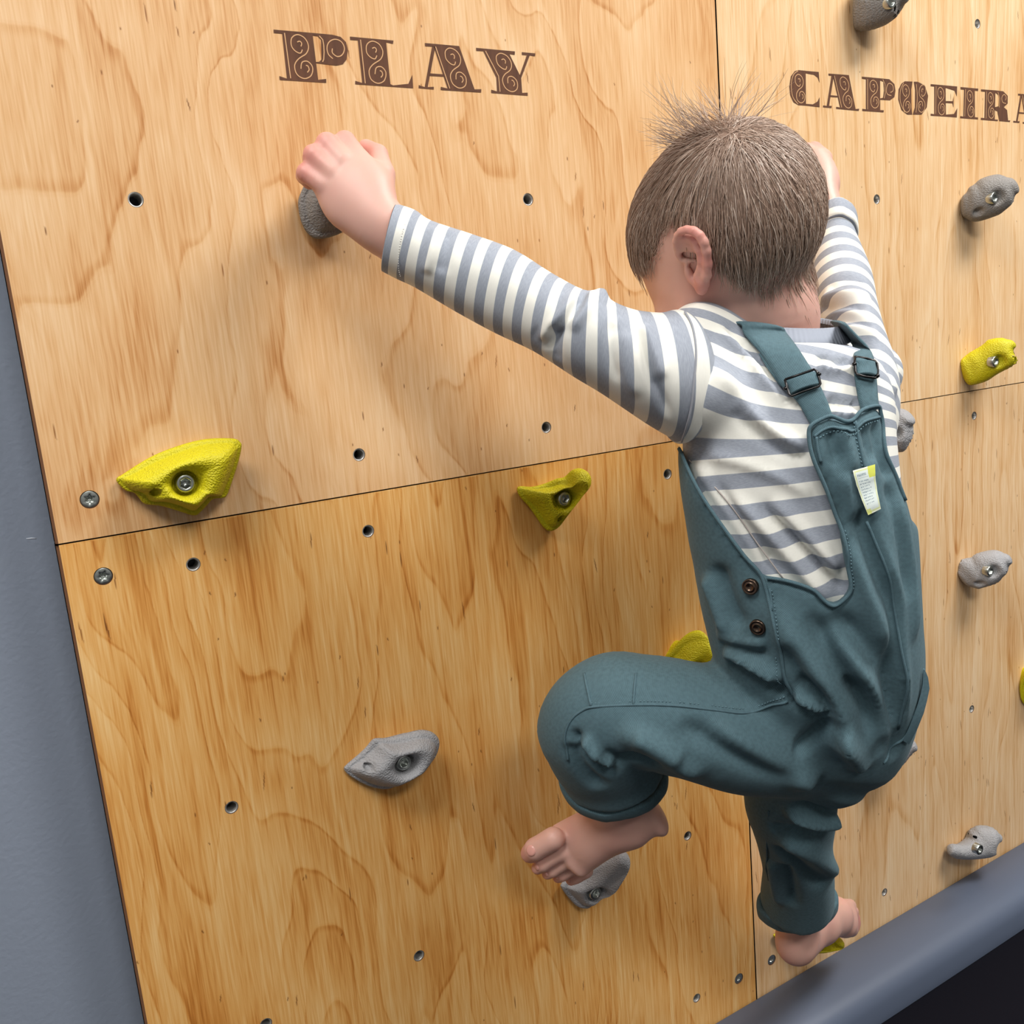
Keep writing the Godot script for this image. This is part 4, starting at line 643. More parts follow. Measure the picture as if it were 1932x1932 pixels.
# ---------------------------------------------------------------- smooth bodies and cloth
# A limb, trunk or garment is a chain of elliptical ribs (centre, half-width vector, half-depth vector); fields are joined by a smooth minimum and meshed as surface nets.
class Chain:
	var c := PackedVector3Array()
	var u := PackedVector3Array()
	var w := PackedVector3Array()
	var iu := PackedVector3Array()
	var iw := PackedVector3Array()
	var cap := 0.5
	var boxy := 2.0
	func _init(ribs: Array, per := 4, cap_ := 0.5, boxy_ := 2.0) -> void:
		cap = cap_
		boxy = boxy_
		var n := ribs.size() / 9
		var a := [PackedVector3Array(), PackedVector3Array(), PackedVector3Array()]
		for i in n:
			for k in 3:
				a[k].append(Vector3(ribs[i * 9 + k * 3], ribs[i * 9 + k * 3 + 1], ribs[i * 9 + k * 3 + 2]))
		var out := [c, u, w]
		for k in 3:
			var s: PackedVector3Array = a[k]
			var o: PackedVector3Array = out[k]
			for i in n - 1:
				for j in per:
					o.append(s[i].cubic_interpolate(s[i + 1], s[maxi(i - 1, 0)], s[mini(i + 2, n - 1)], float(j) / per))
			o.append(s[n - 1])
			if k == 0:
				c = o
			elif k == 1:
				u = o
			else:
				w = o
		for i in c.size():
			iu.append(u[i] / u[i].length_squared())
			iw.append(w[i] / w[i].length_squared())
	func at(p: Vector3) -> float:
		var n := c.size()
		var best := 0
		var bd := 1e9
		for i in n:
			var e := p.distance_squared_to(c[i])
			if e < bd:
				bd = e
				best = i
		var res := 1e9
		for s in [best - 1, best]:
			if s < 0 or s >= n - 1:
				continue
			var g := c[s + 1] - c[s]
			var t := (p - c[s]).dot(g) / g.length_squared()
			var over := 0.0
			if t < 0.0:
				over = -t if s == 0 else 0.0
				t = 0.0
			elif t > 1.0:
				over = t - 1.0 if s == n - 2 else 0.0
				t = 1.0
			var q := p - c[s] - g * t
			var x := q.dot(iu[s].lerp(iu[s + 1], t))
			var y := q.dot(iw[s].lerp(iw[s + 1], t))
			var e := 0.0
			if over > 0.0:
				e = over * g.length() / (cap * w[s].length())
			var k := sqrt(x * x + y * y + e * e) if boxy == 2.0 else pow(pow(absf(x), boxy) + pow(absf(y), boxy) + pow(e, boxy), 1.0 / boxy)
			var d := -0.02
			if k > 0.05:
				d = q.length() * (1.0 - 1.0 / k)
			res = minf(res, d)
		return res
	func point(i: float, angle: float) -> Vector3:
		var k := clampi(int(i), 0, c.size() - 2)
		var t := i - k
		var a := cos(angle)
		var b := sin(angle)
		var m := pow(pow(absf(a), boxy) + pow(absf(b), boxy), -1.0 / boxy)
		return c[k].lerp(c[k + 1], t) + u[k].lerp(u[k + 1], t) * a * m + w[k].lerp(w[k + 1], t) * b * m

class Field:
	var prims := []
	var cut_poly := PackedVector2Array()
	var cut_origin: Vector3
	var cut_axes: Basis
	var lows := []
	func cone(a: Array, k := 0.006) -> void:
		prims.append([0, Vector3(a[0], a[1], a[2]), a[3], Vector3(a[4], a[5], a[6]), a[7], k])
	func chain(c: Chain, k := 0.012) -> void:
		prims.append([2, c, k])
	func ell(a: Array, k := 0.01, cut := false) -> void:
		# centre and three half-axis vectors
		var m := []
		for i in 3:
			var v := Vector3(a[3 + i * 3], a[4 + i * 3], a[5 + i * 3])
			m.append(v / v.length_squared())
		prims.append([3 if cut else 1, Vector3(a[0], a[1], a[2]), m[0], m[1], m[2], k])
	func at(p: Vector3) -> float:
		var d := 1e3
		for q in prims:
			var e: float
			var k: float
			match q[0]:
				0:
					var ba: Vector3 = q[3] - q[1]
					var pa: Vector3 = p - q[1]
					var t := clampf(pa.dot(ba) / maxf(ba.length_squared(), 1e-9), 0.0, 1.0)
					e = (pa - ba * t).length() - lerpf(q[2], q[4], t)
					k = q[5]
				2:
					e = q[1].at(p)
					k = q[2]
				_:
					var v: Vector3 = p - q[1]
					var s := Vector3(v.dot(q[2]), v.dot(q[3]), v.dot(q[4])).length()
					e = v.length() * (1.0 - 1.0 / maxf(s, 0.05))
					k = q[5]
					if q[0] == 3:
						var hc := maxf(k - absf(d + e), 0.0) / k
						d = maxf(d, -e) + hc * hc * k * 0.25
						continue
			var h := maxf(k - absf(d - e), 0.0) / k
			d = minf(d, e) - h * h * k * 0.25
		if cut_poly.size():
			var l := cut_axes * (p - cut_origin)
			if l.z > 0.0:
				var v := Vector2(l.x, l.y)
				var best := 1e9
				var inside := false
				var n := cut_poly.size()
				var j := n - 1
				for i in n:
					var a := cut_poly[i]
					var b := cut_poly[j]
					var ab := b - a
					var t := clampf((v - a).dot(ab) / ab.length_squared(), 0.0, 1.0)
					best = minf(best, v.distance_squared_to(a + ab * t))
					if (a.y > v.y) != (b.y > v.y) and v.x < (b.x - a.x) * (v.y - a.y) / (b.y - a.y) + a.x:
						inside = not inside
					j = i
				best = sqrt(best)
				d = maxf(d, best if inside else -best)
			else:
				d = maxf(d, -0.02)
		for q in lows:
			d = maxf(d, q[1].dot(p - q[0]))
		return d

func surface_net(f: Field, lo: Vector3, hi: Vector3, cell: float) -> Array:
	var nx := int(ceilf((hi.x - lo.x) / cell / 16.0)) * 16
	var ny := int(ceilf((hi.y - lo.y) / cell / 16.0)) * 16
	var nz := int(ceilf((hi.z - lo.z) / cell / 16.0)) * 16
	var sx := nx + 1
	var sxy := (nx + 1) * (ny + 1)
	var vals := PackedFloat32Array()
	vals.resize(sxy * (nz + 1))
	vals.fill(1e8)
	var vid := PackedInt32Array()
	vid.resize(sxy * (nz + 1))
	vid.fill(-1)
	var stack := []
	for z in range(0, nz, 16):
		for y in range(0, ny, 16):
			for x in range(0, nx, 16):
				stack.append([x, y, z, 16])
	var cells := []
	while stack.size():
		var b: Array = stack.pop_back()
		var s: int = b[3]
		var mid := lo + Vector3(b[0] + s * 0.5, b[1] + s * 0.5, b[2] + s * 0.5) * cell
		if absf(f.at(mid)) > s * cell * 1.45:
			continue
		if s > 2:
			var hs := s / 2
			for k in 8:
				stack.append([b[0] + (k & 1) * hs, b[1] + ((k >> 1) & 1) * hs, b[2] + (k >> 2) * hs, hs])
		else:
			for k in 27:
				var i: int = b[0] + k % 3 + (b[1] + (k / 3) % 3) * sx + (b[2] + k / 9) * sxy
				if vals[i] > 1e7:
					vals[i] = f.at(lo + Vector3(b[0] + k % 3, b[1] + (k / 3) % 3, b[2] + k / 9) * cell)
			for k in 8:
				cells.append(Vector3i(b[0] + (k & 1), b[1] + ((k >> 1) & 1), b[2] + (k >> 2)))
	var verts := PackedVector3Array()
	var active := []
	var corner := [0, 1, sx, sx + 1, sxy, sxy + 1, sxy + sx, sxy + sx + 1]
	var edges := [[0, 1], [2, 3], [4, 5], [6, 7], [0, 2], [1, 3], [4, 6], [5, 7], [0, 4], [1, 5], [2, 6], [3, 7]]
	for q: Vector3i in cells:
		var i := q.x + q.y * sx + q.z * sxy
		var mask := 0
		for k in 8:
			if vals[i + corner[k]] < 0.0:
				mask |= 1 << k
		if mask == 0 or mask == 255:
			continue
		var sum := Vector3.ZERO
		var count := 0
		for e in edges:
			if ((mask >> e[0]) & 1) != ((mask >> e[1]) & 1):
				var a := vals[i + corner[e[0]]]
				var b := vals[i + corner[e[1]]]
				var t := a / (a - b)
				var pa := Vector3(e[0] & 1, (e[0] >> 1) & 1, e[0] >> 2)
				var pb := Vector3(e[1] & 1, (e[1] >> 1) & 1, e[1] >> 2)
				sum += pa.lerp(pb, t)
				count += 1
		vid[i] = verts.size()
		verts.append(lo + (Vector3(q) + sum / count) * cell)
		active.append(q)
	var idx := PackedInt32Array()
	var step := [1, sx, sxy]
	for q: Vector3i in active:
		var i := q.x + q.y * sx + q.z * sxy
		for ax in 3:
			var s0 := vals[i] < 0.0
			var s1 := vals[i + step[ax]] < 0.0
			if s0 == s1:
				continue
			var b: int = step[(ax + 1) % 3]
			var c: int = step[(ax + 2) % 3]
			if q[(ax + 1) % 3] == 0 or q[(ax + 2) % 3] == 0:
				continue
			var v0 := vid[i]
			var v1 := vid[i - b]
			var v2 := vid[i - b - c]
			var v3_ := vid[i - c]
			if v1 < 0 or v2 < 0 or v3_ < 0:
				continue
			if s0:
				idx.append_array([v0, v2, v1, v0, v3_, v2])
			else:
				idx.append_array([v0, v1, v2, v0, v2, v3_])
	return [verts, idx]

func relax(verts: PackedVector3Array, idx: PackedInt32Array, times: int, share := 0.6) -> PackedVector3Array:
	var v := verts.duplicate()
	for pass_ in times:
		var sum := PackedVector3Array()
		sum.resize(v.size())
		var count := PackedInt32Array()
		count.resize(v.size())
		for i in range(0, idx.size(), 3):
			var a := idx[i]
			var b := idx[i + 1]
			var c := idx[i + 2]
			sum[a] += v[b] + v[c]
			sum[b] += v[a] + v[c]
			sum[c] += v[a] + v[b]
			count[a] += 2
			count[b] += 2
			count[c] += 2
		for i in v.size():
			if count[i]:
				v[i] = v[i].lerp(sum[i] / count[i], share)
	return v

func normals_of(verts: PackedVector3Array, idx: PackedInt32Array) -> PackedVector3Array:
	var n := PackedVector3Array()
	n.resize(verts.size())
	for i in range(0, idx.size(), 3):
		var a := idx[i]
		var b := idx[i + 1]
		var c := idx[i + 2]
		var f := (verts[c] - verts[a]).cross(verts[b] - verts[a])
		n[a] += f
		n[b] += f
		n[c] += f
	for i in n.size():
		n[i] = n[i].normalized()
	return n

# folds of cloth: lines on the surface with a width and a height (below zero: a crease)
func fold_cloth(verts: PackedVector3Array, normals: PackedVector3Array, folds: Array) -> PackedVector3Array:
	var out := verts.duplicate()
	for q in folds:
		var line := smooth_line(v3(q[2]), 3)
		var wide: float = q[0]
		var high: float = q[1]
		var box := AABB(line[0], Vector3.ZERO)
		for p in line:
			box = box.expand(p)
		box = box.grow(wide * 2.6)
		var n := line.size()
		var flat := wide * wide
		for i in verts.size():
			var p := verts[i]
			if not box.has_point(p):
				continue
			var best := 1e9
			var along := 0.0
			for k in n - 1:
				var g := line[k + 1] - line[k]
				var t := clampf((p - line[k]).dot(g) / g.length_squared(), 0.0, 1.0)
				var e := p.distance_squared_to(line[k] + g * t)
				if e < best:
					best = e
					along = (k + t) / (n - 1)
			var fade := smoothstep(0.0, 0.22, along) * (1.0 - smoothstep(0.78, 1.0, along))
			out[i] += normals[i] * high * exp(-best / flat) * fade
	return out

func loft(ch: Chain, sides: int, per: int, vs: Array, from := 0.0) -> Array:
	# rows of points along a chain, with texture rows: across, and along in stripes
	var rows := []
	var uvs := []
	var n := (ch.c.size() - 1) * per
	for i in n + 1:
		var s := float(i) / per
		var row := PackedVector3Array()
		var uv := PackedVector2Array()
		var r := s / (ch.c.size() - 1) * (vs.size() - 1)
		var k := clampi(int(r), 0, vs.size() - 2)
		var v: float = lerpf(vs[k], vs[k + 1], r - k)
		for j in sides + 1:
			row.append(ch.point(s, TAU * j / sides + from))
			uv.append(Vector2(float(j) / sides * 3.0, v))
		rows.append(row)
		uvs.append(uv)
	return [rows, uvs]

func rows_to_arrays(rows: Array, uvs: Array) -> Array:
	var verts := PackedVector3Array()
	var uv := PackedVector2Array()
	var idx := PackedInt32Array()
	var n: int = rows[0].size()
	for r in rows.size():
		verts.append_array(rows[r])
		if uvs.size():
			uv.append_array(uvs[r])
	for r in rows.size() - 1:
		for c in n - 1:
			var a := r * n + c
			idx.append_array([a, a + n, a + 1, a + 1, a + n, a + n + 1])
	return [verts, idx, uv]

func cloth(rows: Array, uvs: Array, folds: Array) -> ArrayMesh:
	var a := rows_to_arrays(rows, uvs)
	var v := fold_cloth(a[0], normals_of(a[0], a[1]), folds)
	# the two edges of the sheet meet: keep them together
	var n: int = rows[0].size()
	for r in rows.size():
		v[r * n + n - 1] = v[r * n]
	var m := SurfaceTool.new()
	m.begin(Mesh.PRIMITIVE_TRIANGLES)
	var nr := normals_of(v, a[1])
	for r in rows.size():
		var s := (nr[r * n] + nr[r * n + n - 1]).normalized()
		nr[r * n] = s
		nr[r * n + n - 1] = s
	for i in v.size():
		m.set_normal(nr[i])
		m.set_uv(a[2][i])
		m.add_vertex(v[i])
	for i in a[1]:
		m.add_index(i)
	return m.commit()

# a strap or band with thickness between two edge lines
func ribbon(edges: Array, thick: float, out: Vector3, crown := 0.0) -> ArrayMesh:
	var left := PackedVector3Array()
	var right := PackedVector3Array()
	for e in edges:
		left.append(Vector3(e[0], e[1], e[2]))
		right.append(Vector3(e[3], e[4], e[5]))
	left = smooth_line(left, 6)
	right = smooth_line(right, 6)
	var rows := []
	for i in left.size():
		var t := (left[mini(i + 1, left.size() - 1)] - left[maxi(i - 1, 0)])
		var n := t.cross(right[i] - left[i]).normalized()
		if n.dot(out) < 0:
			n = -n
		var row := PackedVector3Array()
		for j in 9:
			var f := j / 8.0
			row.append(left[i].lerp(right[i], f) + n * (thick * 0.5 + crown * sin(PI * f) - (thick * 0.22 if j == 0 or j == 8 else 0.0)))
		for j in 9:
			var f := 1.0 - j / 8.0
			row.append(left[i].lerp(right[i], f) + n * (-thick * 0.5 + crown * sin(PI * f)))
		rows.append(row)
	for k in [0, rows.size() - 1]:
		var c := Vector3.ZERO
		for q in rows[k]:
			c += q / rows[k].size()
		var row := PackedVector3Array()
		for q in rows[k]:
			row.append(c)
		if k == 0:
			rows.push_front(row)
		else:
			rows.append(row)
	return grid(rows, true)

# a turned-up hem: a band of cloth round an ellipse
func cuff(r: Array, tall: float, thick: float, wobble: float) -> ArrayMesh:
	var rows := []
	var uvs := []
	for k in 73:
		var w := TAU * k / 72
		var uv := PackedVector2Array()
		for j in 10:
			uv.append(Vector2(k / 24.0, 0.1 + j * 0.24))
		uvs.append(uv)
		var e: Vector3 = r[1] * cos(w) + r[2] * sin(w)
		var o := e.normalized()
		var shift := wobble * noise_a.get_noise_2d(cos(w) * 90.0, sin(w) * 90.0 + 30.0)
		var row := PackedVector3Array()
		for q in [[-0.9, -1.0], [-1.0, -0.1], [-0.93, 0.75], [-0.7, 1.0], [0.0, 1.08], [0.7, 1.0], [0.95, 0.6], [1.0, 0.0], [0.9, -0.7], [0.4, -1.0]]:
			row.append(r[0] + e + o * (thick * 0.5 * q[1] + shift * 0.6) + r[3] * (tall * 0.5 * q[0] + shift))
		rows.append(row)
	return grid(rows, true, uvs, false)

func dashes(line: PackedVector3Array, long: float, gap: float, radius: float) -> ArrayMesh:
	var st := SurfaceTool.new()
	st.begin(Mesh.PRIMITIVE_TRIANGLES)
	var fine := smooth_line(line, 8)
	var at := 0.0
	var run := PackedVector3Array()
	for i in fine.size() - 1:
		var here := fmod(at, long + gap)
		if here < long:
			run.append(fine[i])
		elif run.size() > 1:
			st.append_from(tube(run, [radius], 5), 0, Transform3D())
			run = PackedVector3Array()
		else:
			run = PackedVector3Array()
		at += fine[i].distance_to(fine[i + 1])
	return st.commit()

# a line laid on folded cloth
func laid(line: PackedVector3Array, f: Field, folds: Array) -> PackedVector3Array:
	var n := PackedVector3Array()
	for p in line:
		n.append(Vector3(f.at(p + Vector3(0.002, 0, 0)) - f.at(p - Vector3(0.002, 0, 0)), f.at(p + Vector3(0, 0.002, 0)) - f.at(p - Vector3(0, 0.002, 0)), f.at(p + Vector3(0, 0, 0.002)) - f.at(p - Vector3(0, 0, 0.002))).normalized())
	return fold_cloth(line, n, folds)

func basis_on(n: Vector3, t := Vector3(0.3, 0.9, 0.2)) -> Basis:
	var x := t.cross(n).normalized()
	return Basis(x, n.cross(x).normalized(), n)

func stripe_tex() -> ImageTexture:
	var n := FastNoiseLite.new()
	n.seed = 12
	n.frequency = 0.05
	n.fractal_octaves = 4
	var im := Image.create(256, 256, false, Image.FORMAT_RGB8)
	for y in 256:
		var t := smoothstep(127.0, 131.0, y) * (1.0 - smoothstep(253.5, 256.0, y)) + (1.0 - smoothstep(0.0, 1.5, y))
		for x in 256:
			var v := n.get_noise_2d(x * 1.0, y * 3.0) * 0.07
			var grey := Color(0.60 + v, 0.625 + v, 0.67 + v)
			var pale := Color(0.925 + v * 0.25, 0.92 + v * 0.25, 0.885 + v * 0.25)
			im.set_pixel(x, y, grey.lerp(pale, t))
	return ImageTexture.create_from_image(im)

func twill_tex() -> ImageTexture:
	var n := FastNoiseLite.new()
	n.seed = 4
	n.frequency = 0.03
	var im := Image.create(256, 256, false, Image.FORMAT_RGB8)
	for y in 256:
		for x in 256:
			var v := 0.5 + 0.5 * sin(TAU * (x + y * 1.0) * 24.0 / 256.0)
			v = 0.80 + 0.20 * v + 0.10 * n.get_noise_2d(x, y)
			im.set_pixel(x, y, Color(v, v, v))
	return ImageTexture.create_from_image(im)

func patch_tex() -> ImageTexture:
	var im := Image.create(96, 192, false, Image.FORMAT_RGB8)
	im.fill(Color(0.86, 0.90, 0.89))
	var yellow := Color(0.80, 0.82, 0.35)
	for y in 192:
		for x in 96:
			var e := minf(minf(x, 95 - x), minf(y, 191 - y) * 0.7)
			if e < 3.0:
				im.set_pixel(x, y, Color(0.93, 0.95, 0.88))
			elif e < 8.0:
				im.set_pixel(x, y, im.get_pixel(x, y).lerp(yellow, 0.45))
			if x + (191 - y) * 0.2 > 95.0 and y < 48 and x > 62:
				im.set_pixel(x, y, yellow)
			if y > 170 and x < 30:
				im.set_pixel(x, y, im.get_pixel(x, y).lerp(yellow, 0.6))
	var ink := Color(0.42, 0.50, 0.55)
	var rng := RandomNumberGenerator.new()
	rng.seed = 3
	for k in 8:
		var x := 14 + k * 5
		im.fill_rect(Rect2i(x, 22, 2, 11), ink)
		if rng.randf() < 0.6:
			im.fill_rect(Rect2i(x, 22 + rng.randi() % 9, 4, 2), ink)
	im.fill_rect(Rect2i(14, 40, 50, 1), ink)
	for row in 9:
		var x := 16 + (row % 3)
		while x < 62 + (row * 7) % 13:
			var w := rng.randi_range(2, 4)
			im.fill_rect(Rect2i(x, 52 + row * 12 + rng.randi() % 2, w, rng.randi_range(3, 5)), ink.lerp(Color(0.86, 0.9, 0.89), rng.randf() * 0.5))
			x += w + (1 if rng.randf() < 0.8 else 4)
	return ImageTexture.create_from_image(im)

# short brown hair: a thin cap over the scalp and thousands of strands that grow away from the crown
func build_hair(parent: Node3D, f_head: Field) -> void:
	var hf := Vector3(-0.1118, -0.4342, -0.8939)
	var hl := Vector3(-0.9662, -0.1626, 0.1999)
	var hu := Vector3(-0.2321, 0.886, -0.4014)
	var hc := Vector3(0.5368, 0.2137, 0.217)
	var line := [[0.0, 0.50], [25.0, 0.30], [40.0, 0.06], [57.0, -0.10], [72.0, -0.10], [84.0, 0.02], [96.0, 0.06], [104.0, 0.0], [109.0, -0.55], [113.0, -0.88], [126.0, -0.965], [180.0, -0.978]]
	var low := func(phi: float) -> float:
		var a := absf(rad_to_deg(phi))
		for i in line.size() - 1:
			if a <= line[i + 1][0]:
				return lerpf(line[i][1], line[i + 1][1], (a - line[i][0]) / (line[i + 1][0] - line[i][0]))
		return -0.978
	var snap := func(dir: Vector3, lift: float) -> Vector3:
		var p: Vector3 = hc + dir * 0.085
		for i in 3:
			p -= dir * (f_head.at(p) - lift)
		return p
	var rng := RandomNumberGenerator.new()
	rng.seed = 11
	# cap
	var rows := []
	for j in 26:
		var row := PackedVector3Array()
		for i in 80:
			var phi := -PI + TAU * i / 80
			var c: float = lerpf(1.0, low.call(phi) + 0.06 + 0.03 * sin(phi * 23.0) * sin(phi * 9.0), pow(j / 25.0, 0.8))
			var s := sqrt(maxf(1.0 - c * c, 0.0))
			var d := hf * (cos(phi) * s) + hl * (sin(phi) * s) + hu * c
			row.append(snap.call(d, 0.0012 + 0.0022 * (1.0 - smoothstep(0.75, 1.0, j / 25.0)) - 0.0030 * smoothstep(0.90, 1.0, j / 25.0)))
		rows.append(row)
	var m_cap := mat(Color(0.58, 0.47, 0.40), 0.7)
	m_cap.albedo_texture = noise_tex(256, 0.05, Color(0.72, 0.72, 0.72), Color(1, 1, 1), 8, 4)
	m_cap.uv1_triplanar = true
	m_cap.uv1_scale = Vector3(20, 20, 20)
	var cap := put("hair", grid(rows, true, [], true), m_cap, parent)
	# strands
	var verts := PackedVector3Array()
	var cols := PackedColorArray()
	var idx := PackedInt32Array()
	var crown := (hf * -0.80 + hl * 0.33 + hu * 0.50).normalized()
	var lock := crown
	var lock_flow := Vector3.ZERO
	var lock_rise := 0.0
	var lock_long := 0.0
	var sets := [[15000, 0], [900, 3], [340, 1], [260, 2]]
	for q in sets:
		for k in q[0]:
			var dir: Vector3
			var mode: int = q[1]
			if mode == 0:
				dir = Vector3(rng.randfn(), rng.randfn(), rng.randfn()).normalized()
			elif mode == 3:
				dir = (crown + Vector3(rng.randfn(), rng.randfn(), rng.randfn()) * 0.16).normalized()
			elif mode == 1:
				# loose locks at the crown: strands of one lock share a root and a bend
				if k % 14 == 0:
					lock = (crown + hu * rng.randf_range(0.05, 0.75) + hf * rng.randf_range(-0.1, 0.5) + hl * rng.randf_range(-0.55, 0.35)).normalized()
					lock_flow = Vector3(rng.randfn(), rng.randfn(), rng.randfn()) * 0.35 + hl * rng.randf_range(-0.4, 0.9)
					lock_rise = rng.randf_range(0.1, 0.8)
					lock_long = rng.randf_range(0.022, 0.046)
				dir = (lock + Vector3(rng.randfn(), rng.randfn(), rng.randfn()) * 0.035).normalized()
			else:
				dir = (hf * 0.75 + hl * rng.randf_range(-0.2, 0.75) + hu * rng.randf_range(0.1, 0.6)).normalized()
			var a := dir.dot(hf)
			var b := dir.dot(hl)
			var c := dir.dot(hu)
			var phi := atan2(b, a)
			var edge: float = c - low.call(phi)
			if edge < -0.012 + rng.randf() * 0.055:
				continue
			var near := smoothstep(0.0, 0.45, edge)
			var length := lerpf(0.010, 0.030, near) * rng.randf_range(0.7, 1.25)
			if c > 0.45:
				length *= 1.5
			var side_deg := absf(rad_to_deg(phi))
			if side_deg > 66.0 and side_deg < 116.0 and c > -0.1 and edge < 0.45:
				length *= 0.25 + 0.9 * edge
			var flow := (dir - crown * dir.dot(crown) * 1.02)
			flow = (dir * crown.dot(dir) - crown)
			if flow.length() < 0.15:
				flow += Vector3(rng.randfn(), rng.randfn(), rng.randfn()) * 0.2
			flow = flow.normalized()
			flow = (flow - hu * 0.55 * (1.0 - smoothstep(0.2, 0.8, c)) + Vector3(rng.randfn(), rng.randfn(), rng.randfn()) * 0.13).normalized()
			var lift := rng.randf_range(0.0022, 0.0060) * lerpf(0.45, 1.0, near)
			var rise := 0.0
			if mode == 1:
				length = lock_long * rng.randf_range(0.75, 1.1)
				rise = lock_rise
				flow = (flow * 0.8 + hu * 0.3 + lock_flow + Vector3(rng.randfn(), rng.randfn(), rng.randfn()) * 0.12).normalized()
			elif mode == 2:
				length = rng.randf_range(0.02, 0.036)
				flow = (flow + hf * 0.4 - hu * 0.3).normalized()
			var tone := rng.randf()
			var light := rng.randf() < 0.16
			var col := Color(0.29, 0.185, 0.13).lerp(Color(0.54, 0.40, 0.315), tone)
			if light:
				col = Color(0.68, 0.56, 0.47)
			var p: Vector3 = snap.call(dir, 0.0006)
			if p.distance_to(hc) > 0.108:
				continue
			var r := rng.randf_range(0.00022, 0.00042) * (0.85 if mode == 1 else 1.0)
			var segs := 5
			var base := verts.size()
			var bend := Vector3(rng.randfn(), rng.randfn(), rng.randfn()) * 0.10
			for s in segs + 1:
				var t := float(s) / segs
				var w := r * (1.0 - 0.8 * t * t)
				var side := flow.cross(dir).normalized()
				var upn := side.cross(flow).normalized()
				for e in 3:
					verts.append(p + (side * cos(TAU * e / 3.0) + upn * sin(TAU * e / 3.0)) * w)
					cols.append(col)
				if s == segs:
					break
				p += flow * length / segs
				if mode == 1:
					p += dir * rise * length / segs * (1.0 - t * 0.4)
					flow = (flow + bend * 0.9 + lock_flow * 0.12).normalized()
				else:
					dir = (p - hc).normalized()
					var want := 0.0006 + lift * sin(minf(t + 0.3, 1.0) * PI * 0.62)
					p -= dir * (f_head.at(p) - want)
					flow = (flow - dir * flow.dot(dir) * 0.85 + bend * 0.5).normalized()
			for s in segs:
				for e in 3:
					var i0 := base + s * 3 + e
					var i1 := base + s * 3 + (e + 1) % 3
					idx.append_array([i0, i0 + 3, i1, i1, i0 + 3, i1 + 3])
	var m_strand := mat(Color.WHITE, 0.45)
	m_strand.vertex_color_use_as_albedo = true
	var o := put("strands", build(verts, idx, PackedVector2Array(), true, cols), m_strand, cap)
	o.set_meta("kind", "stuff")

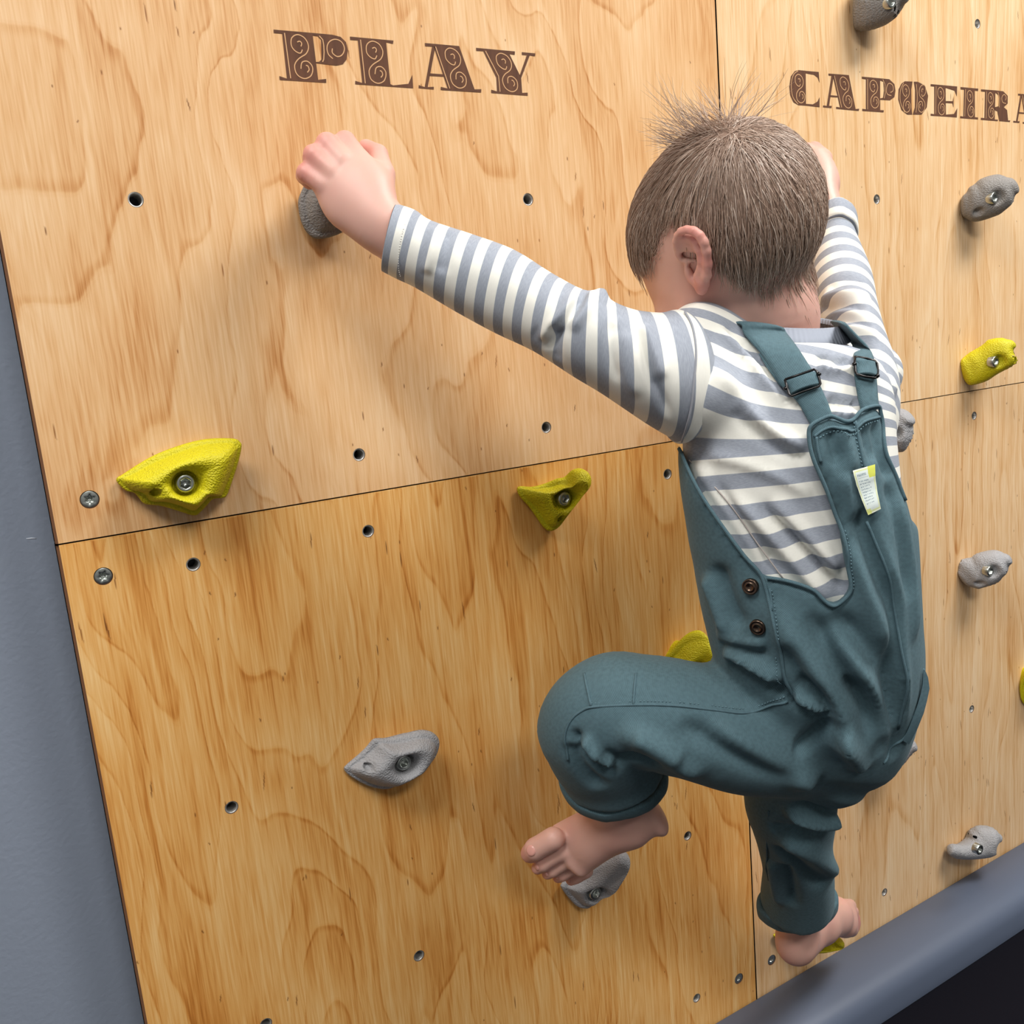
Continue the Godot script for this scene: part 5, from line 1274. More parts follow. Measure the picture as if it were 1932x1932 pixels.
func build_child() -> void:
	var root := thing("person", "toddler in a grey-striped shirt and teal dungarees, barefoot, climbing with arms spread", "person", Vector3.ZERO)
	var m_skin := mat(Color.WHITE, 0.48)
	m_skin.vertex_color_use_as_albedo = true
	m_skin.subsurf_scatter_enabled = true
	m_skin.subsurf_scatter_strength = 0.12
	var m_teal := mat(Color(0.335, 0.45, 0.487), 0.88)
	m_teal.albedo_texture = twill_tex()
	m_teal.uv1_triplanar = true
	m_teal.uv1_scale = Vector3(30, 30, 30)
	m_teal.uv1_triplanar_sharpness = 4.0
	m_teal.rim_enabled = true
	m_teal.rim = 0.25
	var m_hem := mat(Color(0.345, 0.46, 0.50), 0.88)
	m_hem.albedo_texture = m_teal.albedo_texture
	m_hem.uv1_triplanar = true
	m_hem.uv1_scale = Vector3(30, 30, 30)
	var m_thread := mat(Color(0.40, 0.52, 0.56), 0.8)
	var m_stripe := mat(Color.WHITE, 0.88)
	m_stripe.albedo_texture = stripe_tex()
	m_stripe.rim_enabled = true
	m_stripe.rim = 0.2
	var m_steel := mat(Color(0.23, 0.225, 0.225), 0.3, 1.0)
	var m_bronze := mat(Color(0.44, 0.37, 0.32), 0.3, 1.0)
	var c_shirt := Chain.new([0.56782, 0.08048, 0.25644, -0.05156, 0.00686, -0.05588, 0.03126, -0.02641, -0.03208, 0.55685, 0.05593, 0.26596, -0.0581, 0.00424, -0.06287, 0.04293, -0.02095, -0.04108, 0.55181, 0.01927, 0.27091, -0.05822, 0.00414, -0.06331, 0.0488, -0.00717, -0.04534, 0.55334, -0.02448, 0.2749, -0.05805, 0.00038, -0.06302, 0.05073, 0.00204, -0.04672, 0.56102, -0.07268, 0.27691, -0.05731, -0.00131, -0.06265, 0.05131, 0.0071, -0.04708, 0.56663, -0.11762, 0.27532, -0.05209, -0.00266, -0.05646, 0.04801, 0.00756, -0.04465], 5, 0.15, 2.5)
	var c_sleeve_l := Chain.new([0.27759, 0.22291, 0.10794, 0.00684, 0.02586, 0.00632, -0.01276, -0.00214, 0.02255, 0.28932, 0.21616, 0.11394, 0.00799, 0.02652, 0.00684, -0.01417, -0.00179, 0.0235, 0.30114, 0.20715, 0.12094, 0.00692, 0.02612, 0.00615, -0.01602, -0.00144, 0.02413, 0.32788, 0.18937, 0.13793, 0.00775, 0.03006, 0.00667, -0.01826, -0.00085, 0.02504, 0.35355, 0.17133, 0.15793, 0.00809, 0.0327, 0.00671, -0.02175, 0.00028, 0.02482, 0.37532, 0.15161, 0.17995, 0.00734, 0.03087, 0.00567, -0.02473, 0.00134, 0.02473, 0.39447, 0.13226, 0.20097, 0.00472, 0.03472, 0.00333, -0.02588, 0.00085, 0.02782, 0.40674, 0.12491, 0.20998, 0.00278, 0.04008, 0.00161, -0.02393, 0.00037, 0.03205, 0.41833, 0.11304, 0.219, 0.00104, 0.04168, -0.00046, -0.02408, 0.00098, 0.0344, 0.43298, 0.10169, 0.22902, 0.00054, 0.04529, -0.00182, -0.02225, 0.00183, 0.03907, 0.45008, 0.09307, 0.23802, 0.00093, 0.05018, -0.00249, -0.01863, 0.00232, 0.03979, 0.46348, 0.0895, 0.24401, 0.00362, 0.05308, -0.0007, 0.00013, 0.00046, 0.036, 0.48622, 0.08424, 0.238, 0.00232, 0.03066, -0.00041, 0.00457, -0.00011, 0.01741], 4, 0.3, 2.0)
	var c_sleeve_r := Chain.new([0.79149, 0.22401, 0.12494, -0.01012, 0.00109, -0.01187, 0.01562, -0.0163, -0.01481, 0.77779, 0.19914, 0.13786, -0.01436, 0.00039, -0.01705, 0.0178, -0.02013, -0.01545, 0.75543, 0.16387, 0.16176, -0.01887, 0.00173, -0.02255, 0.01791, -0.0262, -0.017, 0.72759, 0.13117, 0.18974, -0.01888, 0.00145, -0.02282, 0.01883, -0.03063, -0.01752, 0.70236, 0.09924, 0.21774, -0.01868, 0.00492, -0.0231, 0.02093, -0.0332, -0.02399, 0.68575, 0.06872, 0.23967, -0.01987, 0.00588, -0.02529, 0.02622, -0.03203, -0.02804, 0.66903, 0.03962, 0.25468, -0.0191, 0.00656, -0.02483, 0.0281, -0.02916, -0.02932, 0.65127, 0.0103, 0.26474, -0.01698, 0.00593, -0.02226, 0.02564, -0.02447, -0.02608], 4, 0.3, 2.0)
	var c_ov := Chain.new([0.5431, 0.06078, 0.27007, -0.05746, 0.00098, -0.06074, 0.0519, -0.00817, -0.04923, 0.5409, 0.02313, 0.27401, -0.05792, 0.00201, -0.06172, 0.05466, -0.0013, -0.05134, 0.5476, -0.01411, 0.27676, -0.06011, 0.00084, -0.06498, 0.05627, 0.00808, -0.05194, 0.55592, -0.05253, 0.27851, -0.06235, -0.00052, -0.06823, 0.0573, 0.0073, -0.05241, 0.56152, -0.1034, 0.27955, -0.06118, -0.00014, -0.06782, 0.05899, 0.00931, -0.05323, 0.57188, -0.15244, 0.27872, -0.0579, 0.00045, -0.06546, 0.05974, 0.02333, -0.05268, 0.59562, -0.20294, 0.27415, -0.05014, 0.00142, -0.059, 0.06139, 0.02838, -0.05149, 0.61021, -0.257, 0.26679, -0.03902, 0.00326, -0.04787, 0.05922, 0.01338, -0.04736, 0.60381, -0.29084, 0.25955, -0.02428, 0.00256, -0.02958, 0.0448, -0.0006, -0.03683], 6, 0.4, 2.4)
	var c_leg_l := Chain.new([0.60695, -0.25944, 0.26767, 0.01369, 0.04976, -0.01961, 0.00478, -0.02307, -0.05518, 0.5585, -0.24557, 0.25768, 0.01577, 0.05261, -0.01896, 0.00555, -0.0224, -0.05754, 0.50858, -0.23002, 0.24673, 0.01761, 0.05255, -0.01676, 0.01005, -0.021, -0.0553, 0.46412, -0.21455, 0.22875, 0.0118, 0.04577, -0.01706, 0.0155, -0.02189, -0.04801, 0.42822, -0.2014, 0.20774, 0.00567, 0.04241, -0.01894, 0.02219, -0.02071, -0.03973, 0.40607, -0.20164, 0.1896, -0.00981, 0.03951, -0.02784, 0.034, -0.01176, -0.02867, 0.39703, -0.21803, 0.17757, -0.0225, 0.03132, -0.03218, 0.03886, 0.00868, -0.01872, 0.40568, -0.24504, 0.16867, -0.03071, 0.01874, -0.03155, 0.03157, 0.02063, -0.01848, 0.42005, -0.26831, 0.16077, -0.03586, 0.0084, -0.02973, 0.02486, 0.02246, -0.02364, 0.42844, -0.28324, 0.1563, -0.03821, 0.00486, -0.02958, 0.02433, 0.022, -0.0278], 6, 0.12, 2.0)
	var c_leg_r := Chain.new([0.58878, -0.27194, 0.24463, -0.02357, 0.00285, -0.02752, 0.03748, 0.01193, -0.03087, 0.59115, -0.32876, 0.22554, -0.03095, -0.00044, -0.0322, 0.03323, 0.01895, -0.0322, 0.61019, -0.3707, 0.20859, -0.02936, -0.00012, -0.03083, 0.02952, 0.02523, -0.02821, 0.6305, -0.41371, 0.19075, -0.02837, -0.00461, -0.02593, 0.0241, 0.02277, -0.03043, 0.65728, -0.47243, 0.16978, -0.02793, -0.00488, -0.02512, 0.02343, 0.02008, -0.02995, 0.67497, -0.5267, 0.14979, -0.03056, -0.00661, -0.02579, 0.02192, 0.01845, -0.03071], 6, 0.12, 2.0)
	var c_neck := Chain.new([0.59216, 0.16106, 0.21158, -0.02893, 0.00065, -0.02973, 0.0288, -0.02178, -0.0285, 0.58753, 0.14184, 0.2216, -0.02845, 0.0027, -0.0295, 0.02801, -0.01814, -0.02868, 0.58487, 0.1261, 0.22658, -0.02857, 0.00228, -0.02981, 0.02803, -0.00777, -0.02746, 0.58619, 0.10129, 0.2317, -0.02382, 0.00209, -0.02521, 0.02012, -0.0029, -0.01926], 4, 0.3, 2.0)
	var skin := []
	var f_head := Field.new()
	f_head.ell([0.53701, 0.21461, 0.21882, -0.00948, -0.03682, -0.0758, -0.06454, -0.01086, 0.01335, -0.01648, 0.06291, -0.0285], 0.01, false)
	f_head.ell([0.53949, 0.22065, 0.23571, -0.00705, -0.02735, -0.05631, -0.0657, -0.01106, 0.01359, -0.01555, 0.05936, -0.02689], 0.01, false)
	f_head.ell([0.54414, 0.15294, 0.20314, -0.00559, -0.02171, -0.04469, -0.05411, -0.0091, 0.01119, -0.01439, 0.05493, -0.02488], 0.02, false)
	f_head.ell([0.55236, 0.10263, 0.20193, -0.00224, -0.00868, -0.01788, -0.02512, -0.00423, 0.0052, -0.00418, 0.01595, -0.00722], 0.02, false)
	f_head.cone([0.5348, 0.15242, 0.15757, 0.007, 0.53766, 0.12776, 0.15129, 0.0095], 0.01)
	f_head.ell([0.5124, 0.13023, 0.19129, -0.00246, -0.00955, -0.01966, -0.02126, -0.00358, 0.0044, -0.00557, 0.02126, -0.00963], 0.012, false)
	f_head.ell([0.50215, 0.1512, 0.14882, -0.00134, -0.00521, -0.01073, -0.01546, -0.0026, 0.0032, -0.00255, 0.00975, -0.00441], 0.008, true)
	f_head.ell([0.57424, 0.14063, 0.1785, -0.00246, -0.00955, -0.01966, -0.02126, -0.00358, 0.0044, -0.00557, 0.02126, -0.00963], 0.012, false)
	f_head.ell([0.56013, 0.16095, 0.13683, -0.00134, -0.00521, -0.01073, -0.01546, -0.0026, 0.0032, -0.00255, 0.00975, -0.00441], 0.008, true)
	f_head.ell([0.54503, 0.10993, 0.17245, -0.00112, -0.00434, -0.00894, -0.01739, -0.00293, 0.0036, -0.00139, 0.00532, -0.00241], 0.006, false)
	f_head.chain(Chain.new([0.59216, 0.16106, 0.21158, -0.02893, 0.00065, -0.02973, 0.0288, -0.02178, -0.0285, 0.58753, 0.14184, 0.2216, -0.02845, 0.0027, -0.0295, 0.02801, -0.01814, -0.02868, 0.58487, 0.1261, 0.22658, -0.02857, 0.00228, -0.02981, 0.02803, -0.00777, -0.02746, 0.58619, 0.10129, 0.2317, -0.02382, 0.00209, -0.02521, 0.02012, -0.0029, -0.01926], 4, 0.3, 2.0), 0.018)
	skin.append(surface_net(f_head, Vector3(0.4637, 0.078, 0.1308), Vector3(0.6473, 0.2943, 0.3069), 0.0032))
	var f_ear := Field.new()
	f_ear.cone([0.4758, 0.1849, 0.23526, 0.002, 0.4722, 0.18861, 0.23649, 0.0022], 0.003)
	f_ear.cone([0.4722, 0.18861, 0.23649, 0.0022, 0.46837, 0.19372, 0.23943, 0.0023], 0.003)
	f_ear.cone([0.46837, 0.19372, 0.23943, 0.0023, 0.46518, 0.19786, 0.24284, 0.0024], 0.003)
	f_ear.cone([0.46518, 0.19786, 0.24284, 0.0024, 0.46267, 0.20167, 0.248, 0.0025], 0.003)
	f_ear.cone([0.46267, 0.20167, 0.248, 0.0025, 0.46123, 0.20403, 0.25427, 0.0027], 0.003)
	f_ear.cone([0.46123, 0.20403, 0.25427, 0.0027, 0.46185, 0.20433, 0.2604, 0.0028], 0.003)
	f_ear.cone([0.46185, 0.20433, 0.2604, 0.0028, 0.46358, 0.20246, 0.26624, 0.003], 0.003)
	f_ear.cone([0.46358, 0.20246, 0.26624, 0.003, 0.46627, 0.19858, 0.26959, 0.0032], 0.003)
	f_ear.cone([0.46627, 0.19858, 0.26959, 0.0032, 0.46921, 0.19321, 0.27075, 0.0034], 0.003)
	f_ear.cone([0.46921, 0.19321, 0.27075, 0.0034, 0.47269, 0.18652, 0.26945, 0.0034], 0.003)
	f_ear.cone([0.47269, 0.18652, 0.26945, 0.0034, 0.47761, 0.17725, 0.26495, 0.0033], 0.003)
	f_ear.cone([0.47761, 0.17725, 0.26495, 0.0033, 0.48217, 0.16883, 0.25816, 0.0034], 0.003)
	f_ear.cone([0.48217, 0.16883, 0.25816, 0.0034, 0.48602, 0.16278, 0.25073, 0.0036], 0.003)
	f_ear.cone([0.48602, 0.16278, 0.25073, 0.0036, 0.48913, 0.1586, 0.24449, 0.0036], 0.003)
	f_ear.cone([0.4843, 0.16641, 0.24851, 0.0046, 0.48903, 0.15997, 0.24344, 0.0042], 0.005)
	f_ear.cone([0.47033, 0.1956, 0.25875, 0.0024, 0.47372, 0.18849, 0.25997, 0.0026], 0.004)
	f_ear.cone([0.47372, 0.18849, 0.25997, 0.0026, 0.47718, 0.18132, 0.25807, 0.0027], 0.004)
	f_ear.cone([0.47718, 0.18132, 0.25807, 0.0027, 0.48036, 0.17476, 0.25346, 0.0028], 0.004)
	f_ear.cone([0.48036, 0.17476, 0.25346, 0.0028, 0.48187, 0.17, 0.24707, 0.0032], 0.004)
	f_ear.cone([0.46913, 0.19747, 0.24205, 0.0028, 0.47533, 0.19054, 0.2626, 0.0028], 0.004)
	f_ear.cone([0.46675, 0.20092, 0.247, 0.0026, 0.47114, 0.19623, 0.26279, 0.0026], 0.004)
	f_ear.cone([0.47248, 0.19259, 0.24099, 0.0026, 0.47578, 0.18943, 0.25217, 0.0026], 0.004)
	f_ear.cone([0.47786, 0.18505, 0.26065, 0.0026, 0.4821, 0.17519, 0.25652, 0.0026], 0.004)
	f_ear.cone([0.4821, 0.17519, 0.25652, 0.0026, 0.48523, 0.16747, 0.25005, 0.003], 0.004)
	f_ear.cone([0.4758, 0.1849, 0.23526, 0.002, 0.47817, 0.18258, 0.24009, 0.0019], 0.003)
	f_ear.cone([0.47817, 0.18258, 0.24009, 0.0019, 0.48062, 0.18198, 0.24807, 0.0018], 0.003)
	f_ear.cone([0.48017, 0.17821, 0.23748, 0.0024, 0.48249, 0.1732, 0.23639, 0.0026], 0.004)
	f_ear.cone([0.48249, 0.1732, 0.23639, 0.0026, 0.48554, 0.16794, 0.23705, 0.003], 0.004)
	f_ear.cone([0.48554, 0.16794, 0.23705, 0.003, 0.4868, 0.16451, 0.24115, 0.0036], 0.004)
	skin.append(surface_net(f_ear, Vector3(0.4525, 0.149, 0.2273), Vector3(0.4992, 0.2131, 0.2801), 0.0013))
	var f_hand_l := Field.new()
	f_hand_l.chain(Chain.new([0.30165, 0.20723, 0.12097, 0.00543, 0.02041, 0.00482, 0.01013, 0.00109, -0.01604, 0.28586, 0.22145, 0.11196, 0.00663, 0.02012, 0.00555, 0.00979, 0.00109, -0.01566, 0.27134, 0.23501, 0.10396, 0.00921, 0.01933, 0.00671, 0.01098, -0.00028, -0.01426, 0.26201, 0.25402, 0.09296, 0.02169, 0.01674, 0.01159, 0.00993, -0.00313, -0.01406, 0.25634, 0.27036, 0.08548, 0.02353, 0.01297, 0.01167, 0.00804, -0.00369, -0.01211, 0.25344, 0.28114, 0.07899, 0.02166, 0.01031, 0.01041, 0.00627, -0.00386, -0.00922], 6, 0.5, 2.0), 0.006)
	f_hand_l.cone([0.23764, 0.26877, 0.08, 0.0085, 0.22677, 0.28047, 0.07, 0.0076], 0.003)
	f_hand_l.cone([0.22677, 0.28047, 0.07, 0.0076, 0.23192, 0.2819, 0.05, 0.0068], 0.002)
	f_hand_l.cone([0.23192, 0.2819, 0.05, 0.0068, 0.23925, 0.27831, 0.04, 0.006], 0.002)
	f_hand_l.cone([0.24506, 0.27818, 0.083, 0.0095, 0.23426, 0.29359, 0.073, 0.0086], 0.003)
	f_hand_l.cone([0.23426, 0.29359, 0.073, 0.0086, 0.23953, 0.29559, 0.052, 0.0076], 0.002)
	f_hand_l.cone([0.23953, 0.29559, 0.052, 0.0076, 0.24753, 0.29136, 0.04, 0.0066], 0.002)
	f_hand_l.cone([0.25445, 0.28616, 0.085, 0.01, 0.24633, 0.30231, 0.074, 0.0092], 0.003)
	f_hand_l.cone([0.24633, 0.30231, 0.074, 0.0092, 0.25219, 0.30393, 0.052, 0.0082], 0.002)
	f_hand_l.cone([0.25219, 0.30393, 0.052, 0.0082, 0.25902, 0.29764, 0.042, 0.007], 0.002)
	f_hand_l.cone([0.26714, 0.2891, 0.084, 0.0098, 0.26294, 0.30488, 0.072, 0.009], 0.003)
	f_hand_l.cone([0.26294, 0.30488, 0.072, 0.009, 0.27066, 0.30655, 0.05, 0.008], 0.002)
	f_hand_l.cone([0.27066, 0.30655, 0.05, 0.008, 0.2746, 0.29862, 0.043, 0.007], 0.002)
	f_hand_l.cone([0.27802, 0.2569, 0.096, 0.013, 0.28647, 0.27606, 0.088, 0.0105], 0.008)
	f_hand_l.cone([0.28647, 0.27606, 0.088, 0.0105, 0.28986, 0.29503, 0.076, 0.008], 0.002)
	f_hand_l.cone([0.28986, 0.29503, 0.076, 0.008, 0.28498, 0.30388, 0.062, 0.0066], 0.002)
	skin.append(surface_net(f_hand_l, Vector3(0.2132, 0.1751, 0.0274), Vector3(0.3248, 0.3205, 0.1494), 0.002))
	var f_hand_r := Field.new()
	f_hand_r.chain(Chain.new([0.78025, 0.19444, 0.1399, -0.01224, 0, -0.01466, -0.01336, 0.00984, 0.01116, 0.79024, 0.2261, 0.12394, -0.00898, -0.00101, -0.01077, -0.01348, 0.00958, 0.01034, 0.79814, 0.25409, 0.10795, -0.0085, -0.00049, -0.01001, -0.01228, 0.01057, 0.00991, 0.81028, 0.2794, 0.09193, -0.01062, -0.00108, -0.01253, -0.01248, 0.01057, 0.00967, 0.81472, 0.30112, 0.07795, -0.00922, -0.00052, -0.01066, -0.01071, 0.0079, 0.00888], 4, 0.5, 2.0), 0.006)
	f_hand_r.cone([0.82532, 0.30121, 0.08, 0.011, 0.82937, 0.31379, 0.064, 0.0098], 0.003)
	f_hand_r.cone([0.82937, 0.31379, 0.064, 0.0098, 0.83427, 0.31269, 0.048, 0.0085], 0.002)
	f_hand_r.cone([0.83427, 0.31269, 0.048, 0.0085, 0.83019, 0.30154, 0.045, 0.0075], 0.002)
	f_hand_r.cone([0.81505, 0.301, 0.08, 0.011, 0.81417, 0.31185, 0.066, 0.0098], 0.003)
	f_hand_r.cone([0.81417, 0.31185, 0.066, 0.0098, 0.81979, 0.30963, 0.05, 0.0085], 0.002)
	f_hand_r.cone([0.81979, 0.30963, 0.05, 0.0085, 0.81856, 0.29881, 0.046, 0.0075], 0.002)
	f_hand_r.cone([0.80644, 0.29745, 0.08, 0.0105, 0.80211, 0.30704, 0.066, 0.0095], 0.003)
	f_hand_r.cone([0.80211, 0.30704, 0.066, 0.0095, 0.80759, 0.30476, 0.05, 0.008], 0.002)
	f_hand_r.cone([0.80759, 0.30476, 0.05, 0.008, 0.80918, 0.29538, 0.045, 0.007], 0.002)
	f_hand_r.cone([0.79887, 0.29018, 0.082, 0.0095, 0.79118, 0.2985, 0.068, 0.0085], 0.003)
	f_hand_r.cone([0.79118, 0.2985, 0.068, 0.0085, 0.79658, 0.29612, 0.052, 0.007], 0.002)
	f_hand_r.cone([0.79658, 0.29612, 0.052, 0.007, 0.79926, 0.2881, 0.046, 0.0062], 0.002)
	f_hand_r.cone([0.81029, 0.26931, 0.098, 0.012, 0.8406, 0.29011, 0.074, 0.0095], 0.008)
	f_hand_r.cone([0.8406, 0.29011, 0.074, 0.0095, 0.84443, 0.29916, 0.058, 0.0075], 0.002)
	skin.append(surface_net(f_hand_r, Vector3(0.7501, 0.1726, 0.0315), Vector3(0.8579, 0.3296, 0.1703), 0.0026))
	var f_foot_l := Field.new()
	f_foot_l.chain(Chain.new([0.47231, -0.34506, 0.158, 0.00901, 0.00986, -0.00026, 0.01035, -0.00971, -0.00936, 0.45931, -0.34729, 0.14595, 0.00997, 0.01989, -0.00692, 0.01606, -0.01248, -0.01274, 0.44266, -0.35448, 0.12988, 0.00557, 0.02253, -0.01211, 0.02058, -0.01116, -0.0113, 0.42821, -0.3701, 0.11183, -0.00196, 0.02146, -0.01654, 0.01835, -0.00513, -0.00883, 0.41857, -0.38372, 0.09682, -0.00651, 0.02056, -0.01877, 0.01351, -0.00276, -0.00771, 0.41138, -0.391, 0.08982, -0.00947, 0.01946, -0.01974, 0.00979, -0.00264, -0.00731], 6, 0.8, 2.0), 0.01)
	f_foot_l.cone([0.44961, -0.34116, 0.138, 0.026, 0.42085, -0.26817, 0.162, 0.03], 0.02)
	f_foot_l.cone([0.39266, -0.36822, 0.093, 0.0118, 0.37951, -0.38277, 0.077, 0.0114], 0.005)
	f_foot_l.cone([0.37951, -0.38277, 0.077, 0.0114, 0.37777, -0.39129, 0.068, 0.01], 0.002)
	f_foot_l.cone([0.40326, -0.38705, 0.092, 0.0085, 0.38851, -0.40368, 0.076, 0.0076], 0.003)
	f_foot_l.cone([0.38851, -0.40368, 0.076, 0.0076, 0.38496, -0.41118, 0.068, 0.0068], 0.002)
	f_foot_l.cone([0.41143, -0.39865, 0.092, 0.0082, 0.39875, -0.41394, 0.077, 0.0073], 0.003)
	f_foot_l.cone([0.39875, -0.41394, 0.077, 0.0073, 0.39535, -0.42045, 0.07, 0.0066], 0.002)
	f_foot_l.cone([0.42043, -0.40998, 0.091, 0.008, 0.40993, -0.42282, 0.078, 0.0071], 0.003)
	f_foot_l.cone([0.40993, -0.42282, 0.078, 0.0071, 0.40726, -0.42906, 0.071, 0.0064], 0.002)
	f_foot_l.cone([0.43093, -0.4214, 0.09, 0.0078, 0.42476, -0.43085, 0.08, 0.0069], 0.003)
	f_foot_l.cone([0.42476, -0.43085, 0.08, 0.0069, 0.42087, -0.43612, 0.074, 0.0063], 0.002)
	skin.append(surface_net(f_foot_l, Vector3(0.3618, -0.4484, 0.052), Vector3(0.5002, -0.2322, 0.198), 0.0022))
	var f_foot_r := Field.new()
	f_foot_r.cone([0.68605, -0.59597, 0.136, 0.0235, 0.7588, -0.62295, 0.108, 0.0165], 0.01)
	f_foot_r.cone([0.7589, -0.62002, 0.108, 0.018, 0.84605, -0.67032, 0.07, 0.017], 0.016)
	f_foot_r.cone([0.82289, -0.64013, 0.078, 0.0135, 0.86648, -0.67347, 0.06, 0.012], 0.012)
	f_foot_r.cone([0.84111, -0.67544, 0.074, 0.013, 0.86773, -0.69721, 0.062, 0.011], 0.012)
	f_foot_r.cone([0.69228, -0.57274, 0.136, 0.022, 0.65762, -0.47171, 0.165, 0.029], 0.02)
	f_foot_r.cone([0.72716, -0.58874, 0.122, 0.02, 0.81783, -0.63931, 0.084, 0.014], 0.02)
	f_foot_r.cone([0.84693, -0.64953, 0.068, 0.0085, 0.87576, -0.66828, 0.056, 0.0085], 0.004)
	f_foot_r.cone([0.85867, -0.66549, 0.064, 0.007, 0.8878, -0.68458, 0.052, 0.007], 0.004)
	f_foot_r.cone([0.86395, -0.67773, 0.062, 0.0066, 0.89323, -0.69708, 0.05, 0.0066], 0.004)
	f_foot_r.cone([0.86583, -0.68745, 0.062, 0.0064, 0.89519, -0.70704, 0.05, 0.0064], 0.004)
	f_foot_r.cone([0.86008, -0.69271, 0.064, 0.0062, 0.88932, -0.71244, 0.052, 0.0062], 0.004)
	skin.append(surface_net(f_foot_r, Vector3(0.6226, -0.7246, 0.0374), Vector3(0.9076, -0.4367, 0.2), 0.0024))
	var f_trunk := Field.new()
	f_trunk.chain(Chain.new([0.58673, 0.10474, 0.24482, -0.01801, 0.00447, -0.01962, 0.0112, -0.01344, -0.01334, 0.56413, 0.06761, 0.26325, -0.03527, 0.0035, -0.03833, 0.0231, -0.01362, -0.02249, 0.55337, -0.00349, 0.27609, -0.03785, 0.00217, -0.04149, 0.03315, -0.00211, -0.03036, 0.56715, -0.10005, 0.27817, -0.03556, 0, -0.03951, 0.03308, 0.00671, -0.02977, 0.59351, -0.21299, 0.27351, -0.0248, 0.00283, -0.03028, 0.0345, 0.00918, -0.02739], 3, 0.5, 2.0), 0.01)
	f_trunk.cone([0.50048, 0.07416, 0.255, 0.0216, 0.38544, 0.13764, 0.19, 0.01872], 0.02)
	f_trunk.cone([0.38544, 0.13764, 0.19, 0.01872, 0.30098, 0.20938, 0.122, 0.01296], 0.02)
	f_trunk.cone([0.65492, 0.04841, 0.25, 0.0216, 0.72959, 0.12452, 0.19, 0.01872], 0.02)
	f_trunk.cone([0.72959, 0.12452, 0.19, 0.01872, 0.77957, 0.19665, 0.14, 0.01296], 0.02)
	f_trunk.cone([0.60277, -0.26198, 0.262, 0.036, 0.39471, -0.1928, 0.19, 0.02448], 0.02)
	f_trunk.cone([0.39471, -0.1928, 0.19, 0.02448, 0.42578, -0.28226, 0.158, 0.02016], 0.02)
	f_trunk.cone([0.61593, -0.2869, 0.25, 0.0324, 0.62265, -0.39116, 0.2, 0.02376], 0.02)
	f_trunk.cone([0.62265, -0.39116, 0.2, 0.02376, 0.66026, -0.4874, 0.162, 0.01872], 0.02)
	skin.append(surface_net(f_trunk, Vector3(0.282, -0.5121, 0.103), Vector3(0.7985, 0.2283, 0.3493), 0.008))
	var sv := PackedVector3Array()
	var si := PackedInt32Array()
	for q in skin:
		var base := sv.size()
		sv.append_array(relax(q[0], q[1], 2, 0.5))
		for i in q[1]:
			si.append(i + base)
	var warm := v3([0.2268, 0.2805, 0.07, 0.2343, 0.2936, 0.073, 0.2463, 0.3023, 0.074, 0.2629, 0.3049, 0.072, 0.2884, 0.2988, 0.07, 0.3791, -0.3903, 0.066, 0.389, -0.4146, 0.062, 0.4032, -0.4279, 0.064, 0.4224, -0.4409, 0.066, 0.8271, 0.3133, 0.066, 0.8208, 0.311, 0.06, 0.8932, -0.6971, 0.05, 0.6795, -0.6057, 0.136, 0.8907, -0.7125, 0.05, 0.4662, 0.2008, 0.265, 0.4774, 0.1806, 0.2639, 0.4867, 0.1614, 0.2474])
	var sc := PackedColorArray()
	for p in sv:
		var t := 0.0
		for w in warm:
			t = maxf(t, exp(-p.distance_squared_to(w) / 0.00022))
		t += 0.25 * noise_a.get_noise_3d(p.x * 1500.0, p.y * 1500.0, p.z * 1500.0)
		sc.append(Color(0.70, 0.405, 0.33).lerp(Color(0.69, 0.285, 0.235), clampf(t, 0.0, 1.0)))
	var body := put("body", build(sv, si, PackedVector2Array(), true, sc), m_skin, root)
	var m_nail := mat(Color(0.86, 0.63, 0.58), 0.25)
	for q in [[Vector3(0.3704, -0.3781, 0.0831), Vector3(-0.8261, 0.3346, 0.4534), Vector3(-0.5502, -0.6524, -0.5212), 0.0055], [Vector3(0.38, -0.4052, 0.0748), Vector3(-0.9905, 0.0582, 0.125), Vector3(-0.1305, -0.6877, -0.7142), 0.0032], [Vector3(0.3902, -0.4168, 0.0755), Vector3(-0.9556, -0.0706, 0.2862), Vector3(-0.1518, -0.7143, -0.6831), 0.0028], [Vector3(0.4018, -0.425, 0.0758), Vector3(-0.9787, -0.1214, 0.1656), Vector3(-0.0353, -0.695, -0.7182), 0.0026], [Vector3(0.4158, -0.4333, 0.0778), Vector3(-0.9298, 0.1318, 0.3436), Vector3(-0.3291, -0.7161, -0.6156), 0.0024]]:
		var nail := put("toenail", rows_mesh([[0.0, 0.0006], [q[3] * 0.6, 0.0005], [q[3] * 0.95, 0.0], [q[3], -0.0006]], 20), m_nail, body)
		nail.transform = Transform3D(basis_on(q[1], q[2]), q[0])
	for q in [Vector3(0.5077, 0.1619, 0.1743), Vector3(0.5618, 0.171, 0.1631)]:
		var eye := put("eye", rows_mesh([[0.0, 0.0100], [0.0045, 0.0090], [0.0078, 0.0064], [0.0100, 0.0], [0.0078, -0.0064], [0.0, -0.0100]], 20), mat(Color(0.85, 0.82, 0.8), 0.2), body)
		eye.transform = Transform3D(basis_on(Vector3(-0.1118, -0.4342, -0.8939), Vector3(-0.2321, 0.886, -0.4014)), q)
		put("iris", rows_mesh([[0.0, 0.0105], [0.0030, 0.0101], [0.0042, 0.0093]], 20), mat(Color(0.25, 0.2, 0.18), 0.2), eye)
	put("mouth", tube(smooth_line(PackedVector3Array([Vector3(0.528, 0.1118, 0.1815), Vector3(0.5437, 0.1093, 0.1656), Vector3(0.5627, 0.1177, 0.1743)]), 6), [0.0016, 0.0026, 0.003, 0.003, 0.003, 0.003, 0.003, 0.003, 0.003, 0.003, 0.0026, 0.0016], 8), mat(Color(0.75, 0.42, 0.4), 0.4), body)
